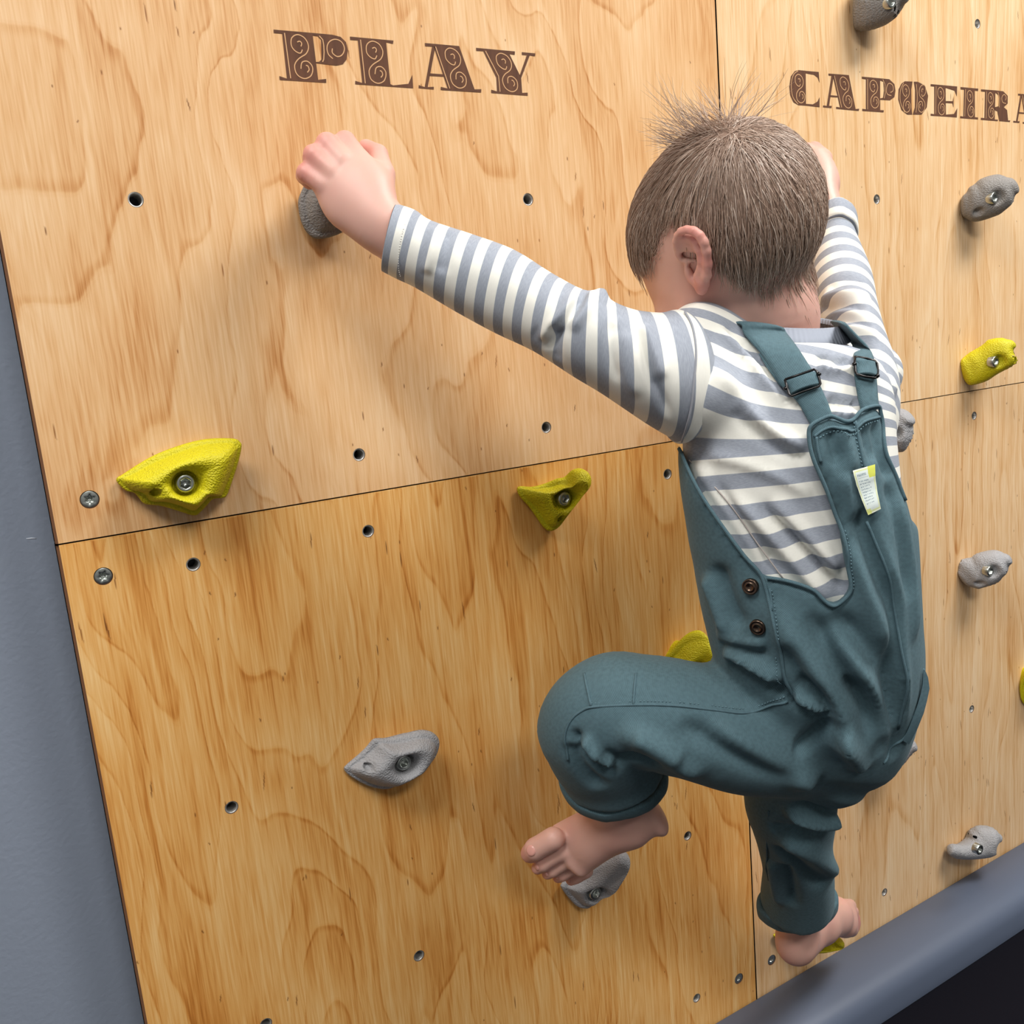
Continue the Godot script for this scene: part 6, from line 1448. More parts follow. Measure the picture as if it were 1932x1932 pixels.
	build_hair(root, f_head)
	# shirt
	var f_shirt := Field.new()
	f_shirt.chain(c_shirt, 0.012)
	f_shirt.cone([0.49399, 0.12173, 0.232, 0.0235, 0.50999, 0.1142, 0.236, 0.024], 0.02)
	f_shirt.cone([0.50999, 0.1142, 0.236, 0.024, 0.52939, 0.09817, 0.242, 0.027], 0.015)
	f_shirt.cone([0.52939, 0.09817, 0.242, 0.027, 0.55465, 0.07857, 0.25, 0.03], 0.015)
	f_shirt.cone([0.49399, 0.12173, 0.232, 0.0235, 0.4732, 0.07697, 0.252, 0.034], 0.02)
	f_shirt.cone([0.691, 0.07135, 0.245, 0.03, 0.62728, 0.07058, 0.25, 0.03], 0.02)
	f_shirt.cone([0.52894, 0.08193, 0.254, 0.031, 0.64591, 0.06875, 0.252, 0.031], 0.015)
	var shirt_net := surface_net(f_shirt, Vector3(0.4332, -0.1376, 0.1792), Vector3(0.727, 0.1512, 0.3679), 0.0034)
	var shirt_v := relax(shirt_net[0], shirt_net[1], 3, 0.6)
	var shirt_uv := PackedVector2Array()
	var marks := [2.25, 3.95, 6.1, 8.55, 11.0, 13.2]
	for p in shirt_v:
		# how far down the trunk, in stripes
		var total := 0.0
		var s := 0.0
		var across := 0.0
		for i in c_shirt.c.size() - 1:
			var g := c_shirt.c[i + 1] - c_shirt.c[i]
			var away := p - c_shirt.c[i]
			var share := exp(-away.length_squared() / 0.0032) + 1e-7
			total += share
			s += share * (i + away.dot(g) / g.length_squared())
			across += share * away.dot(c_shirt.u[i].normalized()) / 0.085
		s /= total
		across /= total
		var r := s / 5.0
		var k := clampi(int(floorf(r)), 0, marks.size() - 2)
		var v := lerpf(marks[k], marks[k + 1], r - k)
		var fade := 1.0 - smoothstep(0.6, 2.4, r)
		v += fade * 1.5 * clampf(across, -1.2, 1.2)
		v -= 3.4 * maxf(0.0, across - lerpf(0.95, 0.25, clampf((r - 1.9) / 3.0, 0.0, 1.0))) * smoothstep(1.6, 2.4, r)
		shirt_uv.append(Vector2(across * 1.5, v))
	shirt_v = fold_cloth(shirt_v, normals_of(shirt_v, shirt_net[1]), [
		[0.0045, -0.00675, [0.4698, 0.0102, 0.2619, 0.4755, -0.0159, 0.2832, 0.4856, -0.0453, 0.2996, 0.4988, -0.0743, 0.313]],
		[0.0055, 0.0075, [0.4741, 0.0001, 0.2795, 0.4904, -0.0355, 0.3069, 0.5075, -0.0675, 0.3239, 0.527, -0.0978, 0.337]],
		[0.004, -0.009, [0.4858, -0.0104, 0.3012, 0.5021, -0.0388, 0.3207, 0.518, -0.0655, 0.335, 0.5355, -0.0899, 0.3457]],
		[0.006, 0.00525, [0.4703, 0.0222, 0.2462, 0.471, -0.0025, 0.2704, 0.4793, -0.0301, 0.2903, 0.491, -0.0609, 0.3051]],
		[0.006, 0.006, [0.4908, -0.0083, 0.3077, 0.5117, -0.0434, 0.3307, 0.5304, -0.0706, 0.3452]],
		[0.005, 0.006, [0.4851, 0.1303, 0.2595, 0.5053, 0.1014, 0.277, 0.5058, 0.0842, 0.2946, 0.5122, 0.0649, 0.3127]],
		[0.004, -0.006, [0.4924, 0.1306, 0.2609, 0.51, 0.1022, 0.2799, 0.51, 0.0825, 0.3, 0.5143, 0.0626, 0.316]],
		[0.006, 0.006, [0.4737, 0.0737, 0.2861, 0.4948, 0.0516, 0.2993, 0.5044, 0.0368, 0.315, 0.5154, 0.0277, 0.3287]],
		[0.005, -0.006, [0.477, 0.0642, 0.2851, 0.4916, 0.0439, 0.2981, 0.5022, 0.0287, 0.3151, 0.5146, 0.0187, 0.3301]],
		[0.007, 0.0045, [0.4613, 0.0991, 0.2742, 0.4822, 0.0762, 0.2862, 0.4951, 0.0499, 0.3006, 0.5076, 0.0283, 0.3209]],
		[0.004, -0.006, [0.5409, 0.0987, 0.312, 0.5471, 0.0928, 0.3248, 0.5663, 0.0919, 0.3302]],
		[0.005, 0.006, [0.5369, 0.0914, 0.3179, 0.5469, 0.0862, 0.3274, 0.562, 0.0864, 0.3351]],
		[0.004, -0.0075, [0.5324, 0.0662, 0.3305, 0.5411, 0.0588, 0.3391, 0.5546, 0.0615, 0.3441]],
		[0.005, 0.0075, [0.5325, 0.0589, 0.3338, 0.5402, 0.054, 0.3398, 0.5513, 0.0578, 0.3447]],
		[0.005, 0.0045, [0.4705, 0.0253, 0.2591, 0.4791, 0.0215, 0.2863, 0.497, 0.0083, 0.3136, 0.515, -0.0095, 0.3341]]])
	var shirt := put("shirt", build(shirt_v, shirt_net[1], shirt_uv), m_stripe, root)
	var sh := loft(c_sleeve_l, 80, 4, [0, 1, 2, 4, 6, 8, 10, 11, 12, 13, 14, 15.1, 15.3])
	var inner := PackedVector3Array()
	for q in sh[0][0]:
		inner.append(c_sleeve_l.c[0].lerp(q, 0.93) + (c_sleeve_l.c[1] - c_sleeve_l.c[0]) * 0.9)
	sh[0].push_front(inner)
	sh[1].push_front(sh[1][0])
	var sleeve := put("sleeve", cloth(sh[0], sh[1], [
		[0.0045, -0.006, [0.3942, 0.1664, 0.2173, 0.3775, 0.1556, 0.2255, 0.367, 0.1434, 0.2246, 0.3579, 0.13, 0.2155, 0.356, 0.1174, 0.2026]],
		[0.005, 0.005, [0.3856, 0.1669, 0.2166, 0.3689, 0.1511, 0.2229, 0.357, 0.1374, 0.2142, 0.3531, 0.1268, 0.2031]],
		[0.005, 0.005, [0.3993, 0.1647, 0.22, 0.3809, 0.1497, 0.232, 0.3675, 0.1347, 0.2278]],
		[0.007, -0.002, [0.3485, 0.1375, 0.2003, 0.3531, 0.1308, 0.2061, 0.3576, 0.1188, 0.2066]],
		[0.006, -0.004, [0.3614, 0.1417, 0.2195, 0.3598, 0.1257, 0.2159, 0.3622, 0.1093, 0.2059]],
		[0.004, -0.0045, [0.4122, 0.1461, 0.2517, 0.4089, 0.1241, 0.2616, 0.4106, 0.0997, 0.2681, 0.4203, 0.0764, 0.27, 0.4292, 0.0567, 0.2654]],
		[0.006, 0.004, [0.4172, 0.1398, 0.2572, 0.4144, 0.1154, 0.2681, 0.4189, 0.0908, 0.2729]],
		[0.005, 0.0045, [0.408, 0.1661, 0.2139, 0.4052, 0.16, 0.2325, 0.4034, 0.1503, 0.2449]],
		[0.004, -0.004, [0.3975, 0.1567, 0.2343, 0.404, 0.1528, 0.2423, 0.4069, 0.1448, 0.2511]],
		[0.005, -0.003, [0.3968, 0.1417, 0.2474, 0.3888, 0.1181, 0.2487, 0.3928, 0.0894, 0.2504]],
		[0.006, 0.003, [0.4034, 0.1328, 0.2545, 0.3965, 0.1052, 0.2572, 0.4047, 0.0759, 0.2569]],
		[0.005, 0.003, [0.3038, 0.2275, 0.1408, 0.2945, 0.208, 0.1507, 0.2904, 0.1884, 0.1446]],
		[0.005, -0.003, [0.3129, 0.2238, 0.1456, 0.3043, 0.207, 0.1562, 0.2981, 0.1872, 0.1528]]]), m_stripe, shirt)
	var m_white_thread := mat(Color(0.9, 0.9, 0.88), 0.8)
	put("stitching", dashes(smooth_line(v3([0.2896, 0.2404, 0.1301, 0.2781, 0.2263, 0.1376, 0.273, 0.2105, 0.1357, 0.2736, 0.1968, 0.1293, 0.2773, 0.1895, 0.1231]), 4), 0.0011, 0.0009, 0.00032), m_white_thread, sleeve).set_meta("kind", "stuff")
	put("armhole_seam", tube(smooth_line(v3([0.458, 0.1421, 0.2575, 0.4552, 0.1318, 0.2681, 0.4513, 0.1182, 0.2757, 0.4474, 0.1042, 0.2797, 0.4436, 0.0883, 0.2804, 0.4424, 0.072, 0.2782, 0.4429, 0.0552, 0.2714, 0.4496, 0.0392, 0.2555]), 4), [0.0009], 6), mat(Color(0.60, 0.61, 0.64), 0.9), shirt)
	put("side_seam", tube(smooth_line(v3([0.4715, 0.0201, 0.238, 0.4701, 0.0018, 0.2673, 0.4758, -0.018, 0.2845, 0.4855, -0.0461, 0.2998, 0.4986, -0.0751, 0.3131]), 4), [0.0006], 6), mat(Color(0.74, 0.70, 0.68), 0.9), shirt)
	sh = loft(c_sleeve_r, 80, 4, [0, 1.5, 3.6, 5.6, 7.5, 9.4, 11.2, 13])
	put("sleeve", cloth(sh[0], sh[1], [
		[0.006, -0.006, [0.6899, 0.1323, 0.1881, 0.6822, 0.1391, 0.2233, 0.6914, 0.133, 0.2456]],
		[0.006, 0.005, [0.6969, 0.1426, 0.1823, 0.6911, 0.1473, 0.2192, 0.7126, 0.1427, 0.232]],
		[0.006, -0.006, [0.6803, 0.1194, 0.1993, 0.6706, 0.125, 0.2387, 0.6809, 0.1143, 0.2623]],
		[0.006, 0.005, [0.6751, 0.1095, 0.2036, 0.6642, 0.1152, 0.2497, 0.6754, 0.1039, 0.2703]],
		[0.005, -0.004, [0.6972, 0.1519, 0.1921, 0.7098, 0.1625, 0.2072, 0.7223, 0.153, 0.2215]],
		[0.006, -0.004, [0.6573, 0.1059, 0.2551, 0.658, 0.0909, 0.2771, 0.6616, 0.067, 0.2904]],
		[0.006, 0.004, [0.6573, 0.0958, 0.2721, 0.6604, 0.0764, 0.2871, 0.6654, 0.0526, 0.2929]]]), m_stripe, shirt)
	var turned := put("sleeve_cuff", cuff([Vector3(0.7892, 0.2198, 0.127), Vector3(-0.0126, 0.0011, -0.0148), Vector3(0.018, -0.019, -0.0167), Vector3(0.4346, 0.8065, -0.4009)], 0.024, 0.006, 0.0012), m_stripe, shirt)
	turned.set_meta("label", "turned-up striped cuff")
	# collar of ribbed knit
	var m_rib := mat(Color(0.585, 0.61, 0.66), 0.85)
	var crow := []
	for q in [[0.3, 0.94], [0.0, 0.97], [-0.04, 1.0], [0.05, 1.03], [0.5, 1.07], [0.95, 1.12], [1.05, 1.10], [1.1, 1.0]]:
		var row := PackedVector3Array()
		for j in 320:
			var w := TAU * j / 320.0
			row.append(Vector3(0.6059, 0.1274, 0.222) + (Vector3(0.0435, -0.0063, 0.0259) * cos(w) + Vector3(-0.0369, -0.0067, 0.046) * sin(w)) * q[1] * (1.0 + 0.006 * sin(w * 80.0)) + Vector3(-0.0043, -0.0136, 0.0052) * q[0])
		crow.append(row)
	put("collar", grid(crow, true), m_rib, shirt)
	# dungarees
	var f_ov := Field.new()
	f_ov.chain(c_ov, 0.01)
	f_ov.chain(c_leg_l, 0.005)
	f_ov.chain(c_leg_r, 0.018)
	var f_plain := Field.new()
	f_plain.chain(c_ov, 0.01)
	f_plain.chain(c_leg_l, 0.005)
	f_plain.chain(c_leg_r, 0.018)
	f_ov.cut_poly = PackedVector2Array([Vector2(-0.0986, 0.1858), Vector2(-0.0963, 0.1033), Vector2(-0.0904, 0.0566), Vector2(-0.0836, 0.0445), Vector2(-0.0727, 0.0219), Vector2(-0.0638, 0.0058), Vector2(-0.0532, -0.0105), Vector2(-0.0428, -0.0255), Vector2(-0.0305, -0.0424), Vector2(-0.0183, -0.0568), Vector2(-0.0134, -0.0592), Vector2(0, -0.0609), Vector2(0.0128, -0.0644), Vector2(0.0227, -0.0688), Vector2(0.0287, -0.0751), Vector2(0.0339, -0.0796), Vector2(0.0386, -0.0802), Vector2(0.0445, -0.0756), Vector2(0.0491, -0.0692), Vector2(0.0494, -0.0621), Vector2(0.0469, -0.0495), Vector2(0.0452, -0.0371), Vector2(0.0418, -0.0205), Vector2(0.0369, -0.007), Vector2(0.0318, 0.008), Vector2(0.0267, 0.0201), Vector2(0.022, 0.0314), Vector2(0.0189, 0.0422), Vector2(0.0177, 0.0539), Vector2(0.0192, 0.0586), Vector2(0.025, 0.063), Vector2(0.033, 0.0661), Vector2(0.0384, 0.0645), Vector2(0.045, 0.0622), Vector2(0.0505, 0.0639), Vector2(0.0573, 0.0715), Vector2(0.0696, 0.0758), Vector2(0.0719, 0.0699), Vector2(0.0736, 0.061), Vector2(0.0742, 0.0493), Vector2(0.0769, 0.0373), Vector2(0.0842, 0.0222), Vector2(0.0929, 0.0023), Vector2(0.0977, -0.015), Vector2(0.1263, -0.0168), Vector2(0.1302, 0.1852)])
	f_ov.cut_origin = Vector3(0.6177, -0.0454, 0.204)
	f_ov.cut_axes = Basis(Vector3(0.682885, -0.029373, 0.729935), Vector3(0.161633, 0.980502, -0.111758), Vector3(-0.712421, 0.194300, 0.674318)).inverse()
	var ov_net := surface_net(f_ov, Vector3(0.3429, -0.5553, 0.1007), Vector3(0.7216, 0.0923, 0.391), 0.0034)
	var ov_v := relax(ov_net[0], ov_net[1], 4, 0.6)
	var ov_folds := [
		[0.005, 0.007, [0.5427, -0.0253, 0.3648, 0.5534, -0.0634, 0.369, 0.5642, -0.0976, 0.3711, 0.5667, -0.1369, 0.3714, 0.5743, -0.1737, 0.3684, 0.5802, -0.2104, 0.3608, 0.5855, -0.246, 0.3493]],
		[0.007, -0.008, [0.5236, 0.0078, 0.3555, 0.5332, -0.0295, 0.3612, 0.547, -0.0734, 0.3675, 0.5591, -0.1022, 0.3706, 0.5625, -0.1383, 0.3706, 0.5682, -0.1819, 0.3659]],
		[0.006, 0.006, [0.5154, -0.0222, 0.3513, 0.5286, -0.0594, 0.3579, 0.5383, -0.0904, 0.3634, 0.55, -0.1227, 0.3676, 0.5592, -0.1654, 0.3669]],
		[0.009, -0.0095, [0.512, -0.0971, 0.3446, 0.5287, -0.1179, 0.3567, 0.5452, -0.1443, 0.3646, 0.5599, -0.1761, 0.3653, 0.574, -0.2165, 0.3582]],
		[0.012, 0.012, [0.4836, -0.0846, 0.3112, 0.4942, -0.1202, 0.3222, 0.5087, -0.1546, 0.3336, 0.5218, -0.1813, 0.3403, 0.536, -0.2142, 0.3383, 0.5477, -0.2441, 0.3322]],
		[0.006, -0.0095, [0.4908, -0.1205, 0.3175, 0.5016, -0.1516, 0.3263, 0.5136, -0.1715, 0.3348, 0.5227, -0.1922, 0.336]],
		[0.008, -0.0095, [0.5011, -0.0971, 0.3331, 0.5129, -0.1263, 0.343, 0.5268, -0.1589, 0.3513, 0.5428, -0.1898, 0.3542, 0.5557, -0.2265, 0.3475]],
		[0.009, 0.01, [0.5127, -0.1106, 0.3436, 0.5275, -0.1423, 0.3552, 0.5443, -0.1724, 0.3599, 0.5598, -0.2079, 0.357, 0.5662, -0.2396, 0.347]],
		[0.006, -0.0095, [0.4987, -0.1529, 0.3223, 0.5134, -0.1752, 0.3332, 0.5238, -0.1949, 0.3361, 0.533, -0.2202, 0.332]],
		[0.007, -0.0095, [0.5229, -0.1933, 0.3358, 0.5203, -0.2109, 0.3233, 0.5168, -0.2249, 0.3118, 0.5075, -0.2265, 0.3087]],
		[0.006, 0.012, [0.4996, -0.1742, 0.3162, 0.5101, -0.1792, 0.3278, 0.5208, -0.1912, 0.3344]],
		[0.005, -0.0095, [0.4968, -0.1748, 0.3119, 0.5116, -0.1889, 0.325, 0.5213, -0.1934, 0.334]],
		[0.008, 0.012, [0.5276, -0.2001, 0.3376, 0.5428, -0.2228, 0.34, 0.5596, -0.2536, 0.3365]],
		[0.008, -0.0095, [0.5243, -0.1538, 0.3509, 0.5444, -0.1824, 0.3572, 0.5597, -0.2105, 0.356, 0.5685, -0.24, 0.3478]],
		[0.006, -0.0095, [0.5465, -0.1177, 0.3664, 0.5639, -0.1663, 0.3683, 0.5787, -0.2152, 0.3593, 0.5832, -0.2496, 0.3479]],
		[0.005, -0.0095, [0.4773, -0.1486, 0.2672, 0.4791, -0.1518, 0.2796, 0.4846, -0.1597, 0.295, 0.4928, -0.1695, 0.3073, 0.5024, -0.1769, 0.3191]],
		[0.007, 0.012, [0.4765, -0.1411, 0.2621, 0.4779, -0.145, 0.2812, 0.4844, -0.1521, 0.2985, 0.494, -0.1638, 0.3121]],
		[0.009, -0.0095, [0.4216, -0.1905, 0.2626, 0.4494, -0.2151, 0.2831, 0.4844, -0.2405, 0.3004, 0.5174, -0.2586, 0.3072]],
		[0.01, 0.01, [0.4424, -0.1945, 0.2748, 0.4739, -0.2242, 0.2964, 0.5117, -0.2549, 0.3066, 0.5357, -0.2694, 0.308]],
		[0.01, 0.008, [0.3816, -0.194, 0.231, 0.4096, -0.2195, 0.2539, 0.446, -0.2486, 0.2672]],
		[0.007, -0.0095, [0.37, -0.2205, 0.2147, 0.3871, -0.2295, 0.2235, 0.3986, -0.2275, 0.2385, 0.4161, -0.2359, 0.2495]],
		[0.006, 0.012, [0.3622, -0.2064, 0.2063, 0.3694, -0.2225, 0.2138, 0.3879, -0.2364, 0.2217]],
		[0.005, -0.0095, [0.3591, -0.2, 0.1994, 0.3618, -0.2163, 0.2056, 0.3725, -0.2356, 0.2119, 0.3926, -0.2484, 0.2181]],
		[0.008, -0.008, [0.3568, -0.2139, 0.1969, 0.3646, -0.2408, 0.1984, 0.3868, -0.2679, 0.2002]],
		[0.007, 0.008, [0.3907, -0.1992, 0.2405, 0.4071, -0.2089, 0.2545, 0.4256, -0.2261, 0.2652]],
		[0.007, 0.016, [0.5447, -0.3111, 0.2604, 0.562, -0.3257, 0.2708, 0.592, -0.3381, 0.2723, 0.5794, -0.3127, 0.2999]],
		[0.005, -0.0095, [0.5461, -0.304, 0.2733, 0.57, -0.3207, 0.2763, 0.6042, -0.3323, 0.2702]],
		[0.006, -0.008, [0.5471, -0.3459, 0.238, 0.5587, -0.3444, 0.2603, 0.5937, -0.3531, 0.2673]],
		[0.009, 0.01, [0.5525, -0.3526, 0.246, 0.5897, -0.3848, 0.2518, 0.6774, -0.4654, 0.203]],
		[0.007, -0.008, [0.556, -0.3673, 0.2353, 0.5951, -0.4116, 0.2348, 0.6492, -0.464, 0.2166]],
		[0.006, -0.0095, [0.5792, -0.4051, 0.2235, 0.6026, -0.4438, 0.2093, 0.6264, -0.4941, 0.1898]],
		[0.006, 0.008, [0.5763, -0.4044, 0.2107, 0.6015, -0.4492, 0.1897, 0.6242, -0.4997, 0.1721]],
		[0.007, 0.008, [0.4684, -0.0742, 0.2545, 0.4699, -0.1002, 0.2654, 0.4739, -0.1271, 0.274]],
		[0.008, -0.008, [0.4661, -0.0618, 0.2706, 0.4704, -0.0931, 0.2778, 0.4755, -0.1194, 0.2882]],
		[0.006, 0.006, [0.4747, -0.1291, 0.257, 0.476, -0.1297, 0.2841, 0.4852, -0.1288, 0.3076]],
		[0.005, -0.006, [0.4759, -0.1362, 0.2585, 0.4774, -0.1367, 0.2853, 0.4869, -0.1376, 0.3085]],
		[0.004, -0.006, [0.5163, 0.0449, 0.3473, 0.5175, 0.0287, 0.3508, 0.5215, 0.006, 0.3543]],
		[0.004, 0.006, [0.5237, 0.0481, 0.3509, 0.5271, 0.0277, 0.3551, 0.5298, 0.0112, 0.3583]],
		[0.004, -0.006, [0.545, 0.0457, 0.3564, 0.5459, 0.0295, 0.3593, 0.5496, 0.016, 0.3619]],
		[0.004, -0.006, [0.5576, 0.0483, 0.3561, 0.5567, 0.024, 0.3603, 0.563, -0.0015, 0.3648]],
		[0.006, 0.007, [0.5186, 0.0246, 0.3522, 0.5229, -0.0003, 0.3555, 0.532, -0.0281, 0.3607]],
		[0.005, -0.006, [0.557, 0.0036, 0.3646, 0.564, -0.0222, 0.3685, 0.5705, -0.0571, 0.3705, 0.5757, -0.1015, 0.3712]],
		[0.006, 0.006, [0.5671, -0.0104, 0.3663, 0.5734, -0.0449, 0.3699, 0.5816, -0.0942, 0.3703, 0.5834, -0.1391, 0.3707]]]
	ov_v = relax(fold_cloth(ov_v, normals_of(ov_v, ov_net[1]), ov_folds), ov_net[1], 1, 0.4)
	var dung := put("dungarees", build(ov_v, ov_net[1]), m_teal, root)
	for q in [[0.4637, 0.0309, 0.2352, 0.4564, 0.0096, 0.2577, 0.457, -0.0057, 0.2686, 0.4608, -0.0217, 0.2789, 0.4661, -0.0368, 0.2875, 0.4729, -0.0542, 0.2974, 0.4801, -0.0689, 0.3068, 0.4833, -0.089, 0.3113, 0.4883, -0.116, 0.3149, 0.4911, -0.139, 0.3159, 0.4946, -0.1584, 0.3152, 0.5006, -0.176, 0.3174],
		[0.4828, -0.0713, 0.3109, 0.4907, -0.0732, 0.3217, 0.499, -0.077, 0.3313, 0.5057, -0.0818, 0.3385, 0.5096, -0.0883, 0.3427, 0.5135, -0.0932, 0.346, 0.517, -0.094, 0.3492, 0.5216, -0.0897, 0.3531, 0.5252, -0.0833, 0.3563, 0.5257, -0.0761, 0.3565, 0.5242, -0.0633, 0.355, 0.523, -0.0504, 0.3543, 0.5198, -0.0332, 0.3533, 0.5154, -0.0189, 0.3514, 0.5113, -0.0032, 0.3487, 0.5076, 0.0094, 0.3458, 0.5043, 0.0211, 0.3429, 0.5029, 0.0321, 0.3404, 0.5035, 0.0437, 0.3387, 0.5054, 0.0488, 0.3397, 0.511, 0.0522, 0.3425, 0.5181, 0.0547, 0.3465, 0.5228, 0.0526, 0.3494, 0.5286, 0.0496, 0.3528, 0.5355, 0.0505, 0.354, 0.545, 0.0566, 0.3546, 0.5638, 0.0574, 0.3534, 0.5676, 0.0512, 0.3532, 0.5687, 0.042, 0.3542, 0.5656, 0.0309, 0.3574, 0.565, 0.0191, 0.3606, 0.5719, 0.0028, 0.3628, 0.5792, -0.0183, 0.3658]]:
		put("hem", tube(laid(smooth_line(v3(q), 4), f_plain, ov_folds), [0.0016], 8), m_hem, dung)
	for q in [[0.3574, -0.2355, 0.189, 0.3548, -0.2216, 0.1906, 0.3558, -0.2051, 0.193, 0.3604, -0.1924, 0.1985, 0.3668, -0.1843, 0.2063, 0.3728, -0.1806, 0.2141, 0.3969, -0.1779, 0.2383, 0.4236, -0.1799, 0.2577, 0.4522, -0.1866, 0.2744, 0.4715, -0.1916, 0.2852, 0.4854, -0.1928, 0.2896, 0.4943, -0.1861, 0.3004, 0.4996, -0.1826, 0.3118],
		[0.3817, -0.1594, 0.1897, 0.3751, -0.1684, 0.2029, 0.3716, -0.18, 0.2119],
		[0.4117, -0.1574, 0.225, 0.4025, -0.1667, 0.2336, 0.3969, -0.1779, 0.2383],
		[0.5058, 0.0403, 0.3417, 0.5119, 0.0445, 0.3446, 0.5189, 0.0462, 0.3486, 0.5276, 0.0421, 0.354, 0.5355, 0.0428, 0.3553, 0.5451, 0.0478, 0.3564, 0.5652, 0.0486, 0.354],
		[0.507, 0.0402, 0.3426, 0.5069, 0.0298, 0.3439, 0.5081, 0.0208, 0.3456],
		[0.5362, 0.0492, 0.3548, 0.5369, 0.0306, 0.3578, 0.5386, 0.0122, 0.361],
		[0.5388, -0.0289, 0.364, 0.5499, -0.0628, 0.3683, 0.5603, -0.0968, 0.3707, 0.5655, -0.1367, 0.3713, 0.5734, -0.1736, 0.3681, 0.581, -0.2159, 0.3591],
		[0.4839, -0.0801, 0.3123, 0.4855, -0.0979, 0.3133],
		[0.5426, -0.3254, 0.2433, 0.5636, -0.3845, 0.2175, 0.6106, -0.4624, 0.1714],
		[0.6057, -0.1664, 0.3624, 0.6049, -0.1892, 0.3609, 0.5948, -0.2052, 0.3611, 0.5908, -0.2236, 0.3569, 0.5831, -0.2373, 0.3523, 0.5749, -0.2473, 0.3469]]:
		put("seam", tube(laid(smooth_line(v3(q), 4), f_plain, ov_folds), [0.0012], 6), m_hem, dung)
	for q in [[0.3723, -0.178, 0.2113, 0.3977, -0.175, 0.2376, 0.4246, -0.1772, 0.2567, 0.4535, -0.1836, 0.2731, 0.4731, -0.1887, 0.2837, 0.4869, -0.1898, 0.2882, 0.4931, -0.1816, 0.3018, 0.497, -0.1778, 0.3116],
		[0.4895, -0.1204, 0.3165, 0.4871, -0.1021, 0.3161, 0.4843, -0.0799, 0.3136],
		[0.4885, -0.1394, 0.3121, 0.4921, -0.1612, 0.3112, 0.4966, -0.1734, 0.3133],
		[0.5086, 0.0393, 0.3443, 0.5188, 0.0434, 0.3495, 0.5273, 0.0393, 0.3542, 0.5352, 0.0401, 0.3565, 0.5454, 0.0449, 0.357, 0.5632, 0.0464, 0.3556],
		[0.5245, -0.0867, 0.3558, 0.5273, -0.0784, 0.3577, 0.5257, -0.0634, 0.3563, 0.5244, -0.0484, 0.3556, 0.5212, -0.0311, 0.3547],
		[0.5342, 0.0486, 0.355, 0.5347, 0.0309, 0.3576, 0.5363, 0.0125, 0.3609]]:
		put("stitching", dashes(laid(smooth_line(v3(q), 4), f_plain, ov_folds), 0.0018, 0.0012, 0.00045), m_thread, dung).set_meta("kind", "stuff")
	var out := Vector3(-0.4, 0.2, 0.88)
	for q in [[[0.5059, 0.1331, 0.2255, 0.5497, 0.1267, 0.2272], [0.5079, 0.1311, 0.2455, 0.5517, 0.1247, 0.2472], [0.5099, 0.1291, 0.2655, 0.5537, 0.1227, 0.2672], [0.5093, 0.1213, 0.2698, 0.5592, 0.117, 0.2676], [0.511, 0.1049, 0.2848, 0.535, 0.1066, 0.3008], [0.5103, 0.0922, 0.2963, 0.53, 0.0954, 0.3146], [0.5096, 0.0788, 0.3068, 0.5295, 0.0846, 0.3231], [0.5135, 0.0665, 0.3185, 0.53, 0.0722, 0.3297], [0.5152, 0.0565, 0.3245, 0.5302, 0.0632, 0.3343], [0.5171, 0.0457, 0.3298, 0.5305, 0.0526, 0.3384]], [[0.6366, 0.1239, 0.2481, 0.5876, 0.121, 0.3048], [0.6376, 0.1139, 0.2581, 0.5886, 0.111, 0.3148], [0.6386, 0.1039, 0.2681, 0.5896, 0.101, 0.3248], [0.5642, 0.0962, 0.3315, 0.5806, 0.093, 0.3368], [0.5542, 0.0804, 0.3408, 0.5734, 0.0786, 0.3446], [0.5513, 0.0631, 0.3463, 0.5675, 0.0635, 0.3505], [0.5512, 0.0538, 0.3492, 0.5664, 0.0546, 0.3527]]]:
		put("strap", ribbon(q, 0.0024, out, 0.001), m_teal, dung)
	put("strap_end", ribbon([[0.5115, 0.1037, 0.2825, 0.5228, 0.1037, 0.2933], [0.5102, 0.091, 0.2935, 0.5219, 0.093, 0.3048], [0.511, 0.0774, 0.3055, 0.5219, 0.0805, 0.315]], 0.0022, out), m_teal, dung)
	for q in [[[0.5088, 0.0809, 0.311, 0.5298, 0.0878, 0.3246], [0.5095, 0.0767, 0.3139, 0.5278, 0.0831, 0.3277], [0.5092, 0.0727, 0.3173, 0.5277, 0.0782, 0.3298]], [[0.5573, 0.0933, 0.3385, 0.5763, 0.0899, 0.342], [0.5564, 0.088, 0.3402, 0.573, 0.0847, 0.346], [0.5527, 0.083, 0.3436, 0.5685, 0.0794, 0.3495]]]:
		put("strap_loop", ribbon(q, 0.0022, out, 0.0025), m_teal, dung)
	for q in [[0.509, 0.0834, 0.3114, 0.518, 0.0865, 0.3188, 0.5283, 0.0892, 0.3233, 0.5289, 0.0879, 0.3253, 0.5274, 0.0831, 0.3286, 0.5269, 0.0782, 0.3304, 0.5254, 0.0764, 0.3301, 0.5147, 0.0734, 0.3239, 0.5082, 0.0707, 0.3187, 0.5072, 0.0721, 0.317, 0.5084, 0.0773, 0.3139, 0.509, 0.0834, 0.3114],
		[0.5604, 0.0959, 0.3355, 0.5689, 0.0939, 0.3391, 0.5758, 0.0912, 0.342, 0.5735, 0.0892, 0.3457, 0.572, 0.0836, 0.3473, 0.5674, 0.0791, 0.3503, 0.565, 0.0789, 0.3498, 0.5582, 0.0804, 0.3474, 0.5518, 0.083, 0.3443, 0.5529, 0.0846, 0.3419, 0.555, 0.0902, 0.3398, 0.5604, 0.0959, 0.3355]]:
		put("buckle", tube(v3(q), [0.0010], 8), m_steel, dung)
